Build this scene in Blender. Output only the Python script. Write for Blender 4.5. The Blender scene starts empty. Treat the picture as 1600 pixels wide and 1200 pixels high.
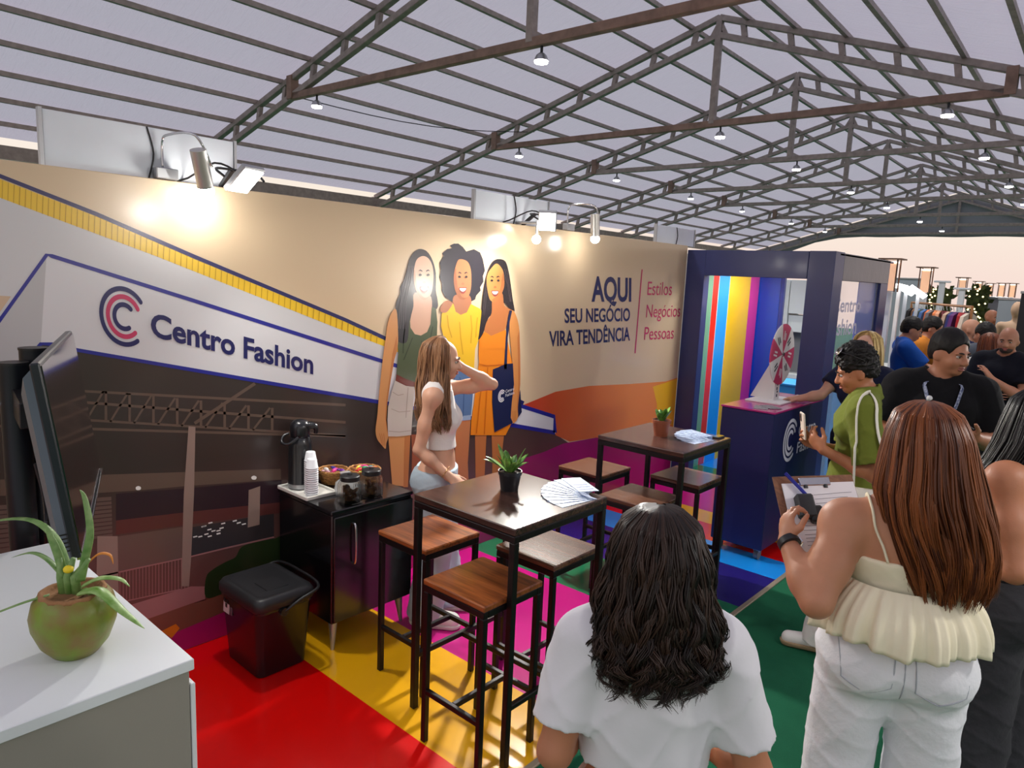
import bpy, math, random
import numpy as np
from mathutils import Matrix, Vector

S = bpy.context.scene
COL = S.collection
random.seed(7)
RNG = np.random.default_rng(11)

# ---------------------------------------------------------------- camera
# world: Y runs along the printed wall, X points from the wall to the aisle, Z up, metres
cam_d = bpy.data.cameras.new('camera')
cam_d.sensor_width = 36.0
cam_d.lens = 1100.0 * 36.0 / 1600.0
cam_d.clip_start = 0.05
cam_d.clip_end = 500
cam = bpy.data.objects.new('camera', cam_d)
COL.objects.link(cam)
cam.matrix_world = Matrix(((0.74419348, -0.13355723, 0.65447576, 0.0),
                           (0.66655318, 0.08483404, -0.74061464, 0.0),
                           (0.04339262, 0.98740349, 0.15215594, 2.0),
                           (0, 0, 0, 1)))
S.camera = cam

# ---------------------------------------------------------------- view
S.view_settings.view_transform = 'Standard'
S.view_settings.look = 'None'
S.view_settings.gamma = 1.0
S.view_settings.use_curve_mapping = False
S.view_settings.exposure = 0.0
S.cycles.use_denoising = True
S.cycles.max_bounces = 8
S.cycles.diffuse_bounces = 4
S.cycles.glossy_bounces = 4
S.cycles.transmission_bounces = 6
S.cycles.transparent_max_bounces = 12
S.cycles.caustics_reflective = False
S.cycles.caustics_refractive = False
S.cycles.sample_clamp_indirect = 6.0


def C(r, g, b):
    f = lambda v: ((v / 255.0 + 0.055) / 1.055) ** 2.4 if v > 10 else v / 255.0 / 12.92
    return (f(r), f(g), f(b), 1.0)


# ---------------------------------------------------------------- sky (dusk, even in every direction)
world = bpy.data.worlds.new('dusk_sky')
S.world = world
world.use_nodes = True
nt = world.node_tree
bg = nt.nodes['Background']
tc = nt.nodes.new('ShaderNodeTexCoord')
sep = nt.nodes.new('ShaderNodeSeparateXYZ')
ramp = nt.nodes.new('ShaderNodeValToRGB')
nt.links.new(tc.outputs['Generated'], sep.inputs[0])
nt.links.new(sep.outputs['Z'], ramp.inputs[0])
nt.links.new(ramp.outputs[0], bg.inputs[0])
ramp.color_ramp.elements[0].position = 0.0
ramp.color_ramp.elements[0].color = C(248, 222, 212)
e = ramp.color_ramp.elements.new(0.10)
e.color = C(252, 238, 222)
e = ramp.color_ramp.elements.new(0.3)
e.color = (0.95, 0.9, 0.98, 1)
ramp.color_ramp.elements[-1].position = 1.0
ramp.color_ramp.elements[-1].color = (1.5, 1.47, 1.62, 1)
bg.inputs[1].default_value = 1.0


# ---------------------------------------------------------------- materials
MATS = {}


def mat(name, col, rough=0.5, metal=0.0, noise=0.0, nscale=20.0, bump=0.0, bscale=60.0, coat=0.0, spec=0.5,
        emit=None, estr=0.0, stretch=None, col2=None, alpha=1.0, trans=0.0, sss=0.0, sheen=0.0):
    if name in MATS:
        return MATS[name]
    m = bpy.data.materials.new(name)
    m.use_nodes = True
    t = m.node_tree
    p = t.nodes['Principled BSDF']
    p.inputs['Base Color'].default_value = col
    p.inputs['Roughness'].default_value = rough
    p.inputs['Metallic'].default_value = metal
    p.inputs['Specular IOR Level'].default_value = spec
    p.inputs['Coat Weight'].default_value = coat
    p.inputs['Coat Roughness'].default_value = 0.12
    p.inputs['Alpha'].default_value = alpha
    p.inputs['Transmission Weight'].default_value = trans
    p.inputs['Sheen Weight'].default_value = sheen
    if sss:
        p.inputs['Subsurface Weight'].default_value = sss
        p.inputs['Subsurface Radius'].default_value = (0.02, 0.008, 0.004)
    if emit:
        p.inputs['Emission Color'].default_value = emit
        p.inputs['Emission Strength'].default_value = estr
    if noise or bump:
        co = t.nodes.new('ShaderNodeTexCoord')
        mp = t.nodes.new('ShaderNodeMapping')
        t.links.new(co.outputs['Object'], mp.inputs[0])
        if stretch:
            mp.inputs['Scale'].default_value = stretch
    if noise:
        n = t.nodes.new('ShaderNodeTexNoise')
        n.inputs['Scale'].default_value = nscale
        n.inputs['Detail'].default_value = 5
        t.links.new(mp.outputs[0], n.inputs[0])
        mx = t.nodes.new('ShaderNodeMix')
        mx.data_type = 'RGBA'
        c2 = col2 if col2 else tuple(c * (1 - noise) for c in col[:3]) + (1,)
        mx.inputs[6].default_value = col
        mx.inputs[7].default_value = c2
        mr = t.nodes.new('ShaderNodeMapRange')
        mr.inputs[1].default_value = 0.35
        mr.inputs[2].default_value = 0.65
        t.links.new(n.outputs[0], mr.inputs[0])
        t.links.new(mr.outputs[0], mx.inputs[0])
        t.links.new(mx.outputs[2], p.inputs['Base Color'])
    if bump:
        n2 = t.nodes.new('ShaderNodeTexNoise')
        n2.inputs['Scale'].default_value = bscale
        n2.inputs['Detail'].default_value = 3
        t.links.new(mp.outputs[0], n2.inputs[0])
        b = t.nodes.new('ShaderNodeBump')
        b.inputs['Strength'].default_value = bump
        b.inputs['Distance'].default_value = 0.01
        t.links.new(n2.outputs[0], b.inputs['Height'])
        t.links.new(b.outputs[0], p.inputs['Normal'])
    MATS[name] = m
    return m


def wood_mat(name, c1, c2, scale=9.0, rough=0.35, axis=0):
    if name in MATS:
        return MATS[name]
    m = mat(name, c1, rough, coat=0.25)
    t = m.node_tree
    p = t.nodes['Principled BSDF']
    co = t.nodes.new('ShaderNodeTexCoord')
    mp = t.nodes.new('ShaderNodeMapping')
    sc = [scale * 4] * 3
    sc[axis] = scale * 0.35
    mp.inputs['Scale'].default_value = sc
    n = t.nodes.new('ShaderNodeTexNoise')
    n.inputs['Scale'].default_value = 1.0
    n.inputs['Detail'].default_value = 6
    n.inputs['Distortion'].default_value = 1.2
    r = t.nodes.new('ShaderNodeValToRGB')
    r.color_ramp.elements[0].position = 0.3
    r.color_ramp.elements[0].color = c2
    r.color_ramp.elements[1].position = 0.68
    r.color_ramp.elements[1].color = c1
    t.links.new(co.outputs['Object'], mp.inputs[0])
    t.links.new(mp.outputs[0], n.inputs[0])
    t.links.new(n.outputs[0], r.inputs[0])
    t.links.new(r.outputs[0], p.inputs['Base Color'])
    b = t.nodes.new('ShaderNodeBump')
    b.inputs['Strength'].default_value = 0.08
    t.links.new(n.outputs[0], b.inputs['Height'])
    t.links.new(b.outputs[0], p.inputs['Normal'])
    return m


# ---------------------------------------------------------------- mesh helpers
def V3(*a):
    return np.array(a, float)


def frame(d):
    d = np.array(d, float)
    d /= np.linalg.norm(d)
    a = V3(0, 0, 1) if abs(d[2]) < 0.95 else V3(1, 0, 0)
    x = np.cross(a, d)
    x /= np.linalg.norm(x)
    return x, np.cross(d, x), d


class MB:
    def __init__(s):
        s.v = []
        s.f = []

    def add(s, vs, fs):
        o = len(s.v)
        s.v += [tuple(map(float, p)) for p in vs]
        s.f += [tuple(i + o for i in f) for f in fs]
        return s

    def box(s, c, d, b=0.0, R=None):
        """chamfered box, centre c, size d"""
        h = [x / 2 for x in d]
        b = min(b, *(x * 0.49 for x in h)) if b else 0
        vs, fs = [], []
        if not b:
            for sx in (-1, 1):
                for sy in (-1, 1):
                    for sz in (-1, 1):
                        vs.append((sx * h[0], sy * h[1], sz * h[2]))
            fs = [(0, 1, 3, 2), (4, 6, 7, 5), (0, 4, 5, 1), (2, 3, 7, 6), (0, 2, 6, 4), (1, 5, 7, 3)]
        else:
            idx = {}
            for sx in (-1, 1):
                for sy in (-1, 1):
                    for sz in (-1, 1):
                        for ax in range(3):
                            q = [sx * (h[0] - b), sy * (h[1] - b), sz * (h[2] - b)]
                            q[ax] = (sx, sy, sz)[ax] * h[ax]
                            idx[sx, sy, sz, ax] = len(vs)
                            vs.append(tuple(q))
            for ax in range(3):
                for sg in (-1, 1):
                    o = [(a, c2) for a, c2 in ((-1, -1), (1, -1), (1, 1), (-1, 1))]
                    fc = []
                    for a, c2 in o:
                        k = [0, 0, 0]
                        k[ax] = sg
                        k[(ax + 1) % 3] = a
                        k[(ax + 2) % 3] = c2
                        fc.append(idx[k[0], k[1], k[2], ax])
                    fs.append(tuple(fc if sg > 0 else fc[::-1]))
            for ax in range(3):
                u, w = (ax + 1) % 3, (ax + 2) % 3
                for a in (-1, 1):
                    for c2 in (-1, 1):
                        k0 = [0, 0, 0]
                        k1 = [0, 0, 0]
                        k0[ax], k1[ax] = -1, 1
                        k0[u] = k1[u] = a
                        k0[w] = k1[w] = c2
                        fc = [idx[(*k0, u)], idx[(*k1, u)], idx[(*k1, w)], idx[(*k0, w)]]
                        fs.append(tuple(fc if a * c2 < 0 else fc[::-1]))
            for sx in (-1, 1):
                for sy in (-1, 1):
                    for sz in (-1, 1):
                        fc = [idx[sx, sy, sz, 0], idx[sx, sy, sz, 1], idx[sx, sy, sz, 2]]
                        fs.append(tuple(fc if sx * sy * sz > 0 else fc[::-1]))
        vs = np.array(vs)
        if R is not None:
            vs = vs @ np.array(R).T
        return s.add(vs + np.array(c, float), fs)

    def bar(s, a, b, w, h=None, ch=0.0):
        """square bar from a to b"""
        a, b = np.array(a, float), np.array(b, float)
        x, y, d = frame(b - a)
        return s.box((a + b) / 2, (w, h or w, np.linalg.norm(b - a)), ch, np.array([x, y, d]).T)

    def tube(s, path, r, n=10, cap=True, flat=1.0):
        P = [np.array(p, float) for p in path]
        rs = r if hasattr(r, '__len__') else [r] * len(P)
        vs, fs = [], []
        px = None
        for i, p in enumerate(P):
            d = P[min(i + 1, len(P) - 1)] - P[max(i - 1, 0)]
            x, y, d = frame(d)
            if px is not None:
                x = px - d * px.dot(d)
                l = np.linalg.norm(x)
                x = x / l if l > 1e-6 else frame(d)[0]
                y = np.cross(d, x)
            px = x
            for k in range(n):
                a = 2 * math.pi * k / n
                vs.append(p + rs[i] * (math.cos(a) * x + flat * math.sin(a) * y))
        for i in range(len(P) - 1):
            for k in range(n):
                k2 = (k + 1) % n
                fs.append((i * n + k, i * n + k2, (i + 1) * n + k2, (i + 1) * n + k))
        if cap:
            fs.append(tuple(range(n))[::-1])
            fs.append(tuple((len(P) - 1) * n + k for k in range(n)))
        return s.add(vs, fs)

    def lathe(s, prof, c=(0, 0, 0), n=24, sx=1.0, sy=1.0, fn=None):
        vs, fs = [], []
        for r, z in prof:
            for k in range(n):
                a = 2 * math.pi * k / n
                q = fn(a, z) if fn else 1.0
                vs.append((c[0] + r * q * sx * math.cos(a), c[1] + r * q * sy * math.sin(a), c[2] + z))
        for i in range(len(prof) - 1):
            for k in range(n):
                k2 = (k + 1) % n
                fs.append((i * n + k, i * n + k2, (i + 1) * n + k2, (i + 1) * n + k))
        fs.append(tuple(range(n))[::-1])
        fs.append(tuple((len(prof) - 1) * n + k for k in range(n)))
        return s.add(vs, fs)

    def prism(s, poly, o, ex, ey, ez, t):
        """polygon in the plane o + x ex + y ey, thickened by t along ez"""
        o, ex, ey, ez = (np.array(q, float) for q in (o, ex, ey, ez))
        n = len(poly)
        a = [o + x * ex + y * ey for x, y in poly]
        if t == 0:
            return s.add(a, [tuple(range(n))])
        b = [p + ez * t for p in a]
        fs = [tuple(range(n))[::-1], tuple(n + i for i in range(n))]
        fs += [(i, (i + 1) % n, n + (i + 1) % n, n + i) for i in range(n)]
        return s.add(a + b, fs)

    def ell(s, c, r, n=16, m=10, R=None):
        vs, fs = [], []
        for i in range(1, m):
            t = math.pi * i / m
            for k in range(n):
                a = 2 * math.pi * k / n
                vs.append((r[0] * math.sin(t) * math.cos(a), r[1] * math.sin(t) * math.sin(a), r[2] * math.cos(t)))
        vs.append((0, 0, r[2]))
        vs.append((0, 0, -r[2]))
        top, bot = len(vs) - 2, len(vs) - 1
        for i in range(m - 2):
            for k in range(n):
                k2 = (k + 1) % n
                fs.append((i * n + k, (i + 1) * n + k, (i + 1) * n + k2, i * n + k2))
        for k in range(n):
            k2 = (k + 1) % n
            fs.append((top, k, k2))
            fs.append((bot, (m - 2) * n + k2, (m - 2) * n + k))
        vs = np.array(vs)
        if R is not None:
            vs = vs @ np.array(R).T
        return s.add(vs + np.array(c, float), fs)

    def grid(s, nu, nv, fn, close_u=False):
        vs = [fn(i / (nu - (0 if close_u else 1)), j / (nv - 1)) for i in range(nu) for j in range(nv)]
        fs = []
        for i in range(nu if close_u else nu - 1):
            for j in range(nv - 1):
                i2 = (i + 1) % nu
                fs.append((i * nv + j, i2 * nv + j, i2 * nv + j + 1, i * nv + j + 1))
        return s.add(vs, fs)

    def build(s, name, m, parent=None, smooth=False, local=False, kind=None):
        me = bpy.data.meshes.new(name)
        me.from_pydata(s.v, [], s.f)
        me.materials.append(m)
        if smooth:
            me.polygons.foreach_set('use_smooth', [True] * len(me.polygons))
            if smooth == 'auto':
                me.set_sharp_from_angle(angle=math.radians(40))
        me.update()
        return link(name, me, parent, local, kind)


def wm(o):
    m = o.matrix_basis.copy()
    if o.parent:
        m = wm(o.parent) @ o.matrix_parent_inverse @ m
    return m


def link(name, me, parent=None, local=False, kind=None):
    o = bpy.data.objects.new(name, me)
    COL.objects.link(o)
    if parent is not None:
        o.parent = parent
        if not local:
            o.matrix_parent_inverse = wm(parent).inverted()
    if kind:
        o['kind'] = kind
    return o


def tag(o, label, cat, group=None):
    o['label'] = label
    o['category'] = cat
    if group:
        o['group'] = group
    return o


def thing(name, label, cat, loc=(0, 0, 0), rz=0.0, group=None):
    o = bpy.data.objects.new(name, None)
    o.empty_display_size = 0.1
    COL.objects.link(o)
    o.location = loc
    o.rotation_euler = (0, 0, rz)
    o.matrix_basis = Matrix.Translation(loc) @ Matrix.Rotation(rz, 4, 'Z')
    return tag(o, label, cat, group)


def copy_tree(o, parent=None):
    c = o.copy()
    COL.objects.link(c)
    c.parent = parent
    for ch in [x for x in o.children]:
        copy_tree(ch, c)
    return c


def structure(o):
    o['kind'] = 'structure'
    return o


def place(o, loc, rz=0.0, label=None):
    o.matrix_basis = Matrix.Translation(loc) @ Matrix.Rotation(rz, 4, 'Z')
    if label:
        o['label'] = label
    return o


def catmull(pts, n=4, closed=True):
    P = [np.array(p, float) for p in pts]
    out = []
    N = len(P)
    for i in range(N if closed else N - 1):
        g = lambda k: P[k % N] if closed else P[min(max(k, 0), N - 1)]
        p0, p1, p2, p3 = g(i - 1), g(i), g(i + 1), g(i + 2)
        for j in range(n):
            t = j / n
            out.append(0.5 * ((2 * p1) + (-p0 + p2) * t + (2 * p0 - 5 * p1 + 4 * p2 - p3) * t * t +
                              (-p0 + 3 * p1 - 3 * p2 + p3) * t ** 3))
    if not closed:
        out.append(P[-1])
    return out


TEXT_CACHE = {}


def text_mesh(txt, bold=0.0):
    """flat letter meshes: list of (verts 2d, faces) per letter in units of cap height, and the full width"""
    if (txt, bold) in TEXT_CACHE:
        return TEXT_CACHE[txt, bold]
    res = []
    cu = bpy.data.curves.new('txt', 'FONT')
    cu.size = 1.0
    cu.offset = bold
    cu.resolution_u = 4
    ob = bpy.data.objects.new('txt', cu)
    COL.objects.link(ob)

    def ext(body):
        cu.body = body
        bpy.context.view_layer.update()
        dg = bpy.context.evaluated_depsgraph_get()
        me = bpy.data.meshes.new_from_object(ob.evaluated_get(dg))
        v = np.zeros(len(me.vertices) * 3)
        me.vertices.foreach_get('co', v)
        f = [tuple(p.vertices) for p in me.polygons]
        bpy.data.meshes.remove(me)
        return v.reshape(-1, 3)[:, :2], f
    cap = ext('H')[0][:, 1].max()
    hx = ext('H')[0][:, 0].max()
    for i, ch in enumerate(txt):
        if ch == ' ':
            continue
        whole, f = ext(ch)
        # pen position of letter i: right edge of the H that follows the prefix, less the H itself
        b = ext(txt[:i] + 'H')[0][:, 0].max() - hx
        v = whole.copy()
        v[:, 0] += b
        res.append((ch, v / cap, f))
    x0 = min(v[:, 0].min() for _, v, _ in res)
    x1 = max(v[:, 0].max() for _, v, _ in res)
    for _, v, _ in res:
        v[:, 0] = (v[:, 0] - x0) / (x1 - x0)
    bpy.data.objects.remove(ob)
    bpy.data.curves.remove(cu)
    TEXT_CACHE[txt, bold] = res
    return res


def put_text(txt, m, parent, o, u, v, nrm, bold=0.0, one=False, name='letter'):
    """letters laid on a plane: o origin, u whole width vector, v cap-height vector, nrm offset"""
    o, u, v, nrm = (np.array(q, float) for q in (o, u, v, nrm))
    acc = MB()
    for ch, vv, f in text_mesh(txt, bold):
        b = acc if one else MB()
        b.add([o + u * p[0] + v * p[1] + nrm for p in vv], f)
        if not one:
            b.build(name, m, parent)
    if one:
        acc.build(name, m, parent)


def logo(m1, m2, parent, o, u, v, nrm, name='logo_arc'):
    o, u, v, nrm = (np.array(q, float) for q in (o, u, v, nrm))
    for r, w, mm, a0, a1 in ((0.92, 0.16, m1, 42, 308), (0.66, 0.16, m2, 32, 315), (0.40, 0.16, m1, 48, 302)):
        b = MB()
        n = 40
        pts = []
        for k in range(n + 1):
            a = math.radians(a0 + (a1 - a0) * k / n)
            pts.append((a, r + w / 2))
        end = [(math.radians(a1), r + w / 2 * math.cos(t), w / 2 * math.sin(t)) for t in np.linspace(0, math.pi, 7)]
        beg = [(math.radians(a0), r - w / 2 * math.cos(t), -w / 2 * math.sin(t)) for t in np.linspace(0, math.pi, 7)]
        q = [(R * math.cos(a), R * math.sin(a)) for a, R in pts]
        q += [(R * math.cos(a) - t * math.sin(a), R * math.sin(a) + t * math.cos(a)) for a, R, t in end]
        q += [(R * math.cos(a), R * math.sin(a)) for a, R in [(a, r - w / 2) for a, _ in pts[::-1]]]
        q += [(R * math.cos(a) - t * math.sin(a), R * math.sin(a) + t * math.cos(a)) for a, R, t in beg]
        b.prism(q, o + nrm, u, v, nrm, 0)
        b.build(name, mm, parent)


# letters are made first, while the scene is still empty
for q in (('Centro Fashion', 0.028), ('AQUI', 0.03), ('SEU NEGÓCIO', 0.022), ('VIRA TENDÊNCIA', 0.022), ('Estilos', 0), ('Negócios', 0), ('Pessoas', 0), ('Centro', 0.0), ('Fashion', 0.0),
          ('Centro', 0.02), ('Fashion', 0.02), ('Centro', 0.015), ('Fashion', 0.015)):
    text_mesh(*q)
MURAL = [
('building_print','facade','white',1,0,[(0.705,2.252),(0.787,2.219),(1.38,2.018),(2.441,1.632),(2.725,1.532),(4.084,1.008),(2.442,1.526),(0.957,1.997),(0.938,2.004),(0.759,1.729),(0.666,1.587)]),
('building_print','sky_patch','beige2',2,0,[(0.68,1.833),(0.802,1.826),(0.761,1.761),(0.668,1.615)]),
('building_print','roof_stripe','yellow',2,0,[(0.709,2.32),(0.791,2.292),(1.134,2.177),(1.562,2.011),(2.44,1.689),(2.724,1.576),(4.082,1.028),(4.084,1.008),(2.725,1.532),(2.441,1.632),(1.38,2.018),(0.787,2.219),(0.705,2.249)]),
('building_print','roof_line','navy',3,0,[(0.71,2.328),(0.789,2.297),(1.131,2.18),(1.559,2.015),(2.435,1.69),(2.718,1.574),(4.074,1.015),(4.091,1.041),(2.73,1.595),(2.445,1.71),(1.567,2.032),(1.138,2.196),(0.794,2.312),(0.713,2.342)]),
('building_print','fascia','white2',1,0,[(0.938,2.004),(0.957,1.997),(2.442,1.526),(4.478,0.874),(4.498,0.737),(2.444,1.246),(1.035,1.592),(0.898,1.626)]),
('building_print','fascia_return','grey',1,0,[(0.938,2.004),(0.898,1.626),(0.743,1.441),(0.651,1.328),(0.666,1.587),(0.759,1.729)]),
('building_print','fascia_line','blue',3,0,[(0.671,1.582),(0.764,1.725),(0.943,1.997),(0.954,1.989),(1.542,1.804),(2.438,1.516),(4.469,0.86),(4.472,0.74),(4.523,0.734),(4.486,0.888),(2.446,1.537),(1.548,1.822),(0.959,2.005),(0.933,2.006),(0.754,1.734),(0.666,1.591)]),
('building_print','fascia_line','blue',3,0,[(0.655,1.323),(0.748,1.436),(0.903,1.62),(0.937,1.614),(1.034,1.584),(2.442,1.235),(4.495,0.721),(4.501,0.753),(2.446,1.257),(1.037,1.6),(0.94,1.63),(0.894,1.632),(0.739,1.447),(0.651,1.334)]),
('building_print','hall_interior','brown',1,0,[(0.651,1.328),(0.743,1.441),(0.898,1.626),(1.035,1.592),(2.444,1.246),(4.49,0.733),(4.805,0.559),(4.346,0.004),(2.456,0.004),(1.475,0.004),(1.183,0.004),(0.57,0.004)]),
('building_print','rib_line','yellow_dark',4,0,[(0.798,2.289),(0.792,2.216),(0.794,2.216),(0.8,2.289)]),
('building_print','rib_line','yellow_dark',4,0,[(0.817,2.283),(0.811,2.209),(0.813,2.21),(0.819,2.283)]),
('building_print','rib_line','yellow_dark',4,0,[(0.836,2.276),(0.83,2.203),(0.832,2.203),(0.839,2.276)]),
('building_print','rib_line','yellow_dark',4,0,[(0.855,2.27),(0.849,2.196),(0.852,2.197),(0.858,2.27)]),
('building_print','rib_line','yellow_dark',4,0,[(0.875,2.263),(0.869,2.19),(0.872,2.19),(0.878,2.263)]),
('building_print','rib_line','yellow_dark',4,0,[(0.895,2.257),(0.889,2.183),(0.891,2.183),(0.897,2.257)]),
('building_print','rib_line','yellow_dark',4,0,[(0.915,2.25),(0.909,2.176),(0.911,2.176),(0.917,2.25)]),
('building_print','rib_line','yellow_dark',4,0,[(0.935,2.243),(0.929,2.169),(0.932,2.169),(0.938,2.243)]),
('building_print','rib_line','yellow_dark',4,0,[(0.955,2.236),(0.949,2.162),(0.952,2.162),(0.958,2.237)]),
('building_print','rib_line','yellow_dark',4,0,[(0.976,2.229),(0.97,2.155),(0.973,2.155),(0.979,2.23)]),
('building_print','rib_line','yellow_dark',4,0,[(0.997,2.222),(0.991,2.148),(0.994,2.148),(1.0,2.223)]),
('building_print','rib_line','yellow_dark',4,0,[(1.018,2.215),(1.012,2.141),(1.015,2.141),(1.021,2.216)]),
('building_print','rib_line','yellow_dark',4,0,[(1.04,2.208),(1.034,2.134),(1.037,2.134),(1.042,2.208)]),
('building_print','rib_line','yellow_dark',4,0,[(1.061,2.201),(1.055,2.126),(1.058,2.126),(1.064,2.201)]),
('building_print','rib_line','yellow_dark',4,0,[(1.083,2.194),(1.077,2.119),(1.08,2.119),(1.086,2.194)]),
('building_print','rib_line','yellow_dark',4,0,[(1.105,2.186),(1.099,2.111),(1.102,2.111),(1.108,2.187)]),
('building_print','rib_line','yellow_dark',4,0,[(1.128,2.179),(1.122,2.104),(1.125,2.104),(1.131,2.179)]),
('building_print','rib_line','yellow_dark',4,0,[(1.15,2.17),(1.144,2.096),(1.148,2.096),(1.153,2.171)]),
('building_print','rib_line','yellow_dark',4,0,[(1.173,2.162),(1.167,2.088),(1.171,2.088),(1.176,2.162)]),
('building_print','rib_line','yellow_dark',4,0,[(1.196,2.153),(1.191,2.08),(1.194,2.08),(1.199,2.153)]),
('building_print','rib_line','yellow_dark',4,0,[(1.219,2.144),(1.214,2.072),(1.217,2.072),(1.223,2.144)]),
('building_print','rib_line','yellow_dark',4,0,[(1.243,2.134),(1.238,2.064),(1.241,2.064),(1.246,2.134)]),
('building_print','rib_line','yellow_dark',4,0,[(1.267,2.125),(1.262,2.056),(1.265,2.056),(1.27,2.125)]),
('building_print','rib_line','yellow_dark',4,0,[(1.291,2.116),(1.286,2.048),(1.29,2.048),(1.295,2.116)]),
('building_print','rib_line','yellow_dark',4,0,[(1.316,2.106),(1.311,2.04),(1.314,2.04),(1.319,2.106)]),
('building_print','rib_line','yellow_dark',4,0,[(1.341,2.097),(1.336,2.031),(1.339,2.031),(1.344,2.097)]),
('building_print','rib_line','yellow_dark',4,0,[(1.366,2.087),(1.361,2.022),(1.364,2.022),(1.369,2.087)]),
('building_print','rib_line','yellow_dark',4,0,[(1.391,2.077),(1.387,2.014),(1.39,2.014),(1.395,2.077)]),
('building_print','rib_line','yellow_dark',4,0,[(1.417,2.067),(1.412,2.004),(1.416,2.004),(1.421,2.067)]),
('building_print','rib_line','yellow_dark',4,0,[(1.443,2.057),(1.439,1.995),(1.442,1.995),(1.447,2.057)]),
('building_print','rib_line','yellow_dark',4,0,[(1.47,2.047),(1.465,1.985),(1.469,1.985),(1.473,2.047)]),
('building_print','rib_line','yellow_dark',4,0,[(1.497,2.036),(1.492,1.975),(1.496,1.975),(1.5,2.036)]),
('building_print','rib_line','yellow_dark',4,0,[(1.524,2.026),(1.519,1.965),(1.523,1.965),(1.527,2.026)]),
('building_print','rib_line','yellow_dark',4,0,[(1.551,2.015),(1.547,1.955),(1.55,1.955),(1.555,2.015)]),
('building_print','rib_line','yellow_dark',4,0,[(1.579,2.005),(1.574,1.945),(1.578,1.945),(1.583,2.005)]),
('building_print','rib_line','yellow_dark',4,0,[(1.607,1.994),(1.603,1.935),(1.607,1.935),(1.611,1.994)]),
('building_print','rib_line','yellow_dark',4,0,[(1.636,1.984),(1.631,1.924),(1.635,1.924),(1.64,1.984)]),
('building_print','rib_line','yellow_dark',4,0,[(1.665,1.973),(1.66,1.914),(1.664,1.914),(1.669,1.973)]),
('building_print','rib_line','yellow_dark',4,0,[(1.694,1.962),(1.69,1.903),(1.694,1.903),(1.698,1.962)]),
('building_print','rib_line','yellow_dark',4,0,[(1.724,1.951),(1.719,1.892),(1.723,1.892),(1.728,1.951)]),
('building_print','rib_line','yellow_dark',4,0,[(1.754,1.94),(1.75,1.881),(1.754,1.881),(1.758,1.94)]),
('building_print','rib_line','yellow_dark',4,0,[(1.785,1.929),(1.78,1.87),(1.784,1.87),(1.789,1.929)]),
('building_print','rib_line','yellow_dark',4,0,[(1.816,1.918),(1.811,1.859),(1.815,1.859),(1.82,1.917)]),
('building_print','rib_line','yellow_dark',4,0,[(1.847,1.906),(1.843,1.848),(1.847,1.847),(1.851,1.906)]),
('building_print','rib_line','yellow_dark',4,0,[(1.879,1.894),(1.874,1.836),(1.879,1.836),(1.883,1.894)]),
('building_print','rib_line','yellow_dark',4,0,[(1.911,1.882),(1.907,1.824),(1.911,1.824),(1.915,1.882)]),
('building_print','rib_line','yellow_dark',4,0,[(1.944,1.87),(1.94,1.812),(1.944,1.812),(1.948,1.87)]),
('building_print','rib_line','yellow_dark',4,0,[(1.977,1.858),(1.973,1.8),(1.977,1.8),(1.981,1.858)]),
('building_print','rib_line','yellow_dark',4,0,[(2.011,1.846),(2.006,1.788),(2.011,1.788),(2.015,1.846)]),
('building_print','rib_line','yellow_dark',4,0,[(2.045,1.833),(2.041,1.776),(2.045,1.775),(2.049,1.833)]),
('building_print','rib_line','yellow_dark',4,0,[(2.079,1.821),(2.075,1.763),(2.08,1.763),(2.084,1.82)]),
('building_print','rib_line','yellow_dark',4,0,[(2.115,1.808),(2.11,1.75),(2.115,1.75),(2.119,1.807)]),
('building_print','rib_line','yellow_dark',4,0,[(2.15,1.795),(2.146,1.737),(2.151,1.737),(2.155,1.794)]),
('building_print','rib_line','yellow_dark',4,0,[(2.186,1.781),(2.182,1.724),(2.187,1.724),(2.191,1.781)]),
('building_print','rib_line','yellow_dark',4,0,[(2.223,1.768),(2.219,1.711),(2.224,1.71),(2.228,1.767)]),
('building_print','rib_line','yellow_dark',4,0,[(2.26,1.754),(2.256,1.697),(2.261,1.697),(2.265,1.754)]),
('building_print','rib_line','yellow_dark',4,0,[(2.298,1.74),(2.294,1.683),(2.299,1.683),(2.303,1.74)]),
('building_print','rib_line','yellow_dark',4,0,[(2.337,1.726),(2.333,1.669),(2.338,1.669),(2.342,1.726)]),
('building_print','rib_line','yellow_dark',4,0,[(2.376,1.712),(2.372,1.655),(2.377,1.655),(2.381,1.711)]),
('building_print','rib_line','yellow_dark',4,0,[(2.415,1.697),(2.411,1.641),(2.417,1.64),(2.421,1.697)]),
('building_print','rib_line','yellow_dark',4,0,[(2.456,1.682),(2.452,1.626),(2.457,1.626),(2.461,1.681)]),
('building_print','rib_line','yellow_dark',4,0,[(2.496,1.666),(2.492,1.612),(2.498,1.611),(2.502,1.665)]),
('building_print','rib_line','yellow_dark',4,0,[(2.538,1.649),(2.534,1.597),(2.54,1.597),(2.544,1.649)]),
('building_print','rib_line','yellow_dark',4,0,[(2.58,1.632),(2.576,1.582),(2.582,1.582),(2.586,1.632)]),
('building_print','rib_line','yellow_dark',4,0,[(2.623,1.615),(2.619,1.567),(2.625,1.567),(2.629,1.615)]),
('building_print','rib_line','yellow_dark',4,0,[(2.667,1.598),(2.663,1.552),(2.668,1.551),(2.672,1.597)]),
('building_print','beam','brown_l',2,0,[(0.722,1.061),(1.054,1.018),(1.491,0.953),(2.016,0.875),(2.016,0.813),(1.489,0.88),(1.264,0.903),(1.051,0.932),(0.718,0.991)]),
('building_print','signboard','plum',2,0,[(1.165,0.907),(1.484,0.869),(2.021,0.81),(2.02,0.68),(1.481,0.744),(1.16,0.777)]),
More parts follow.
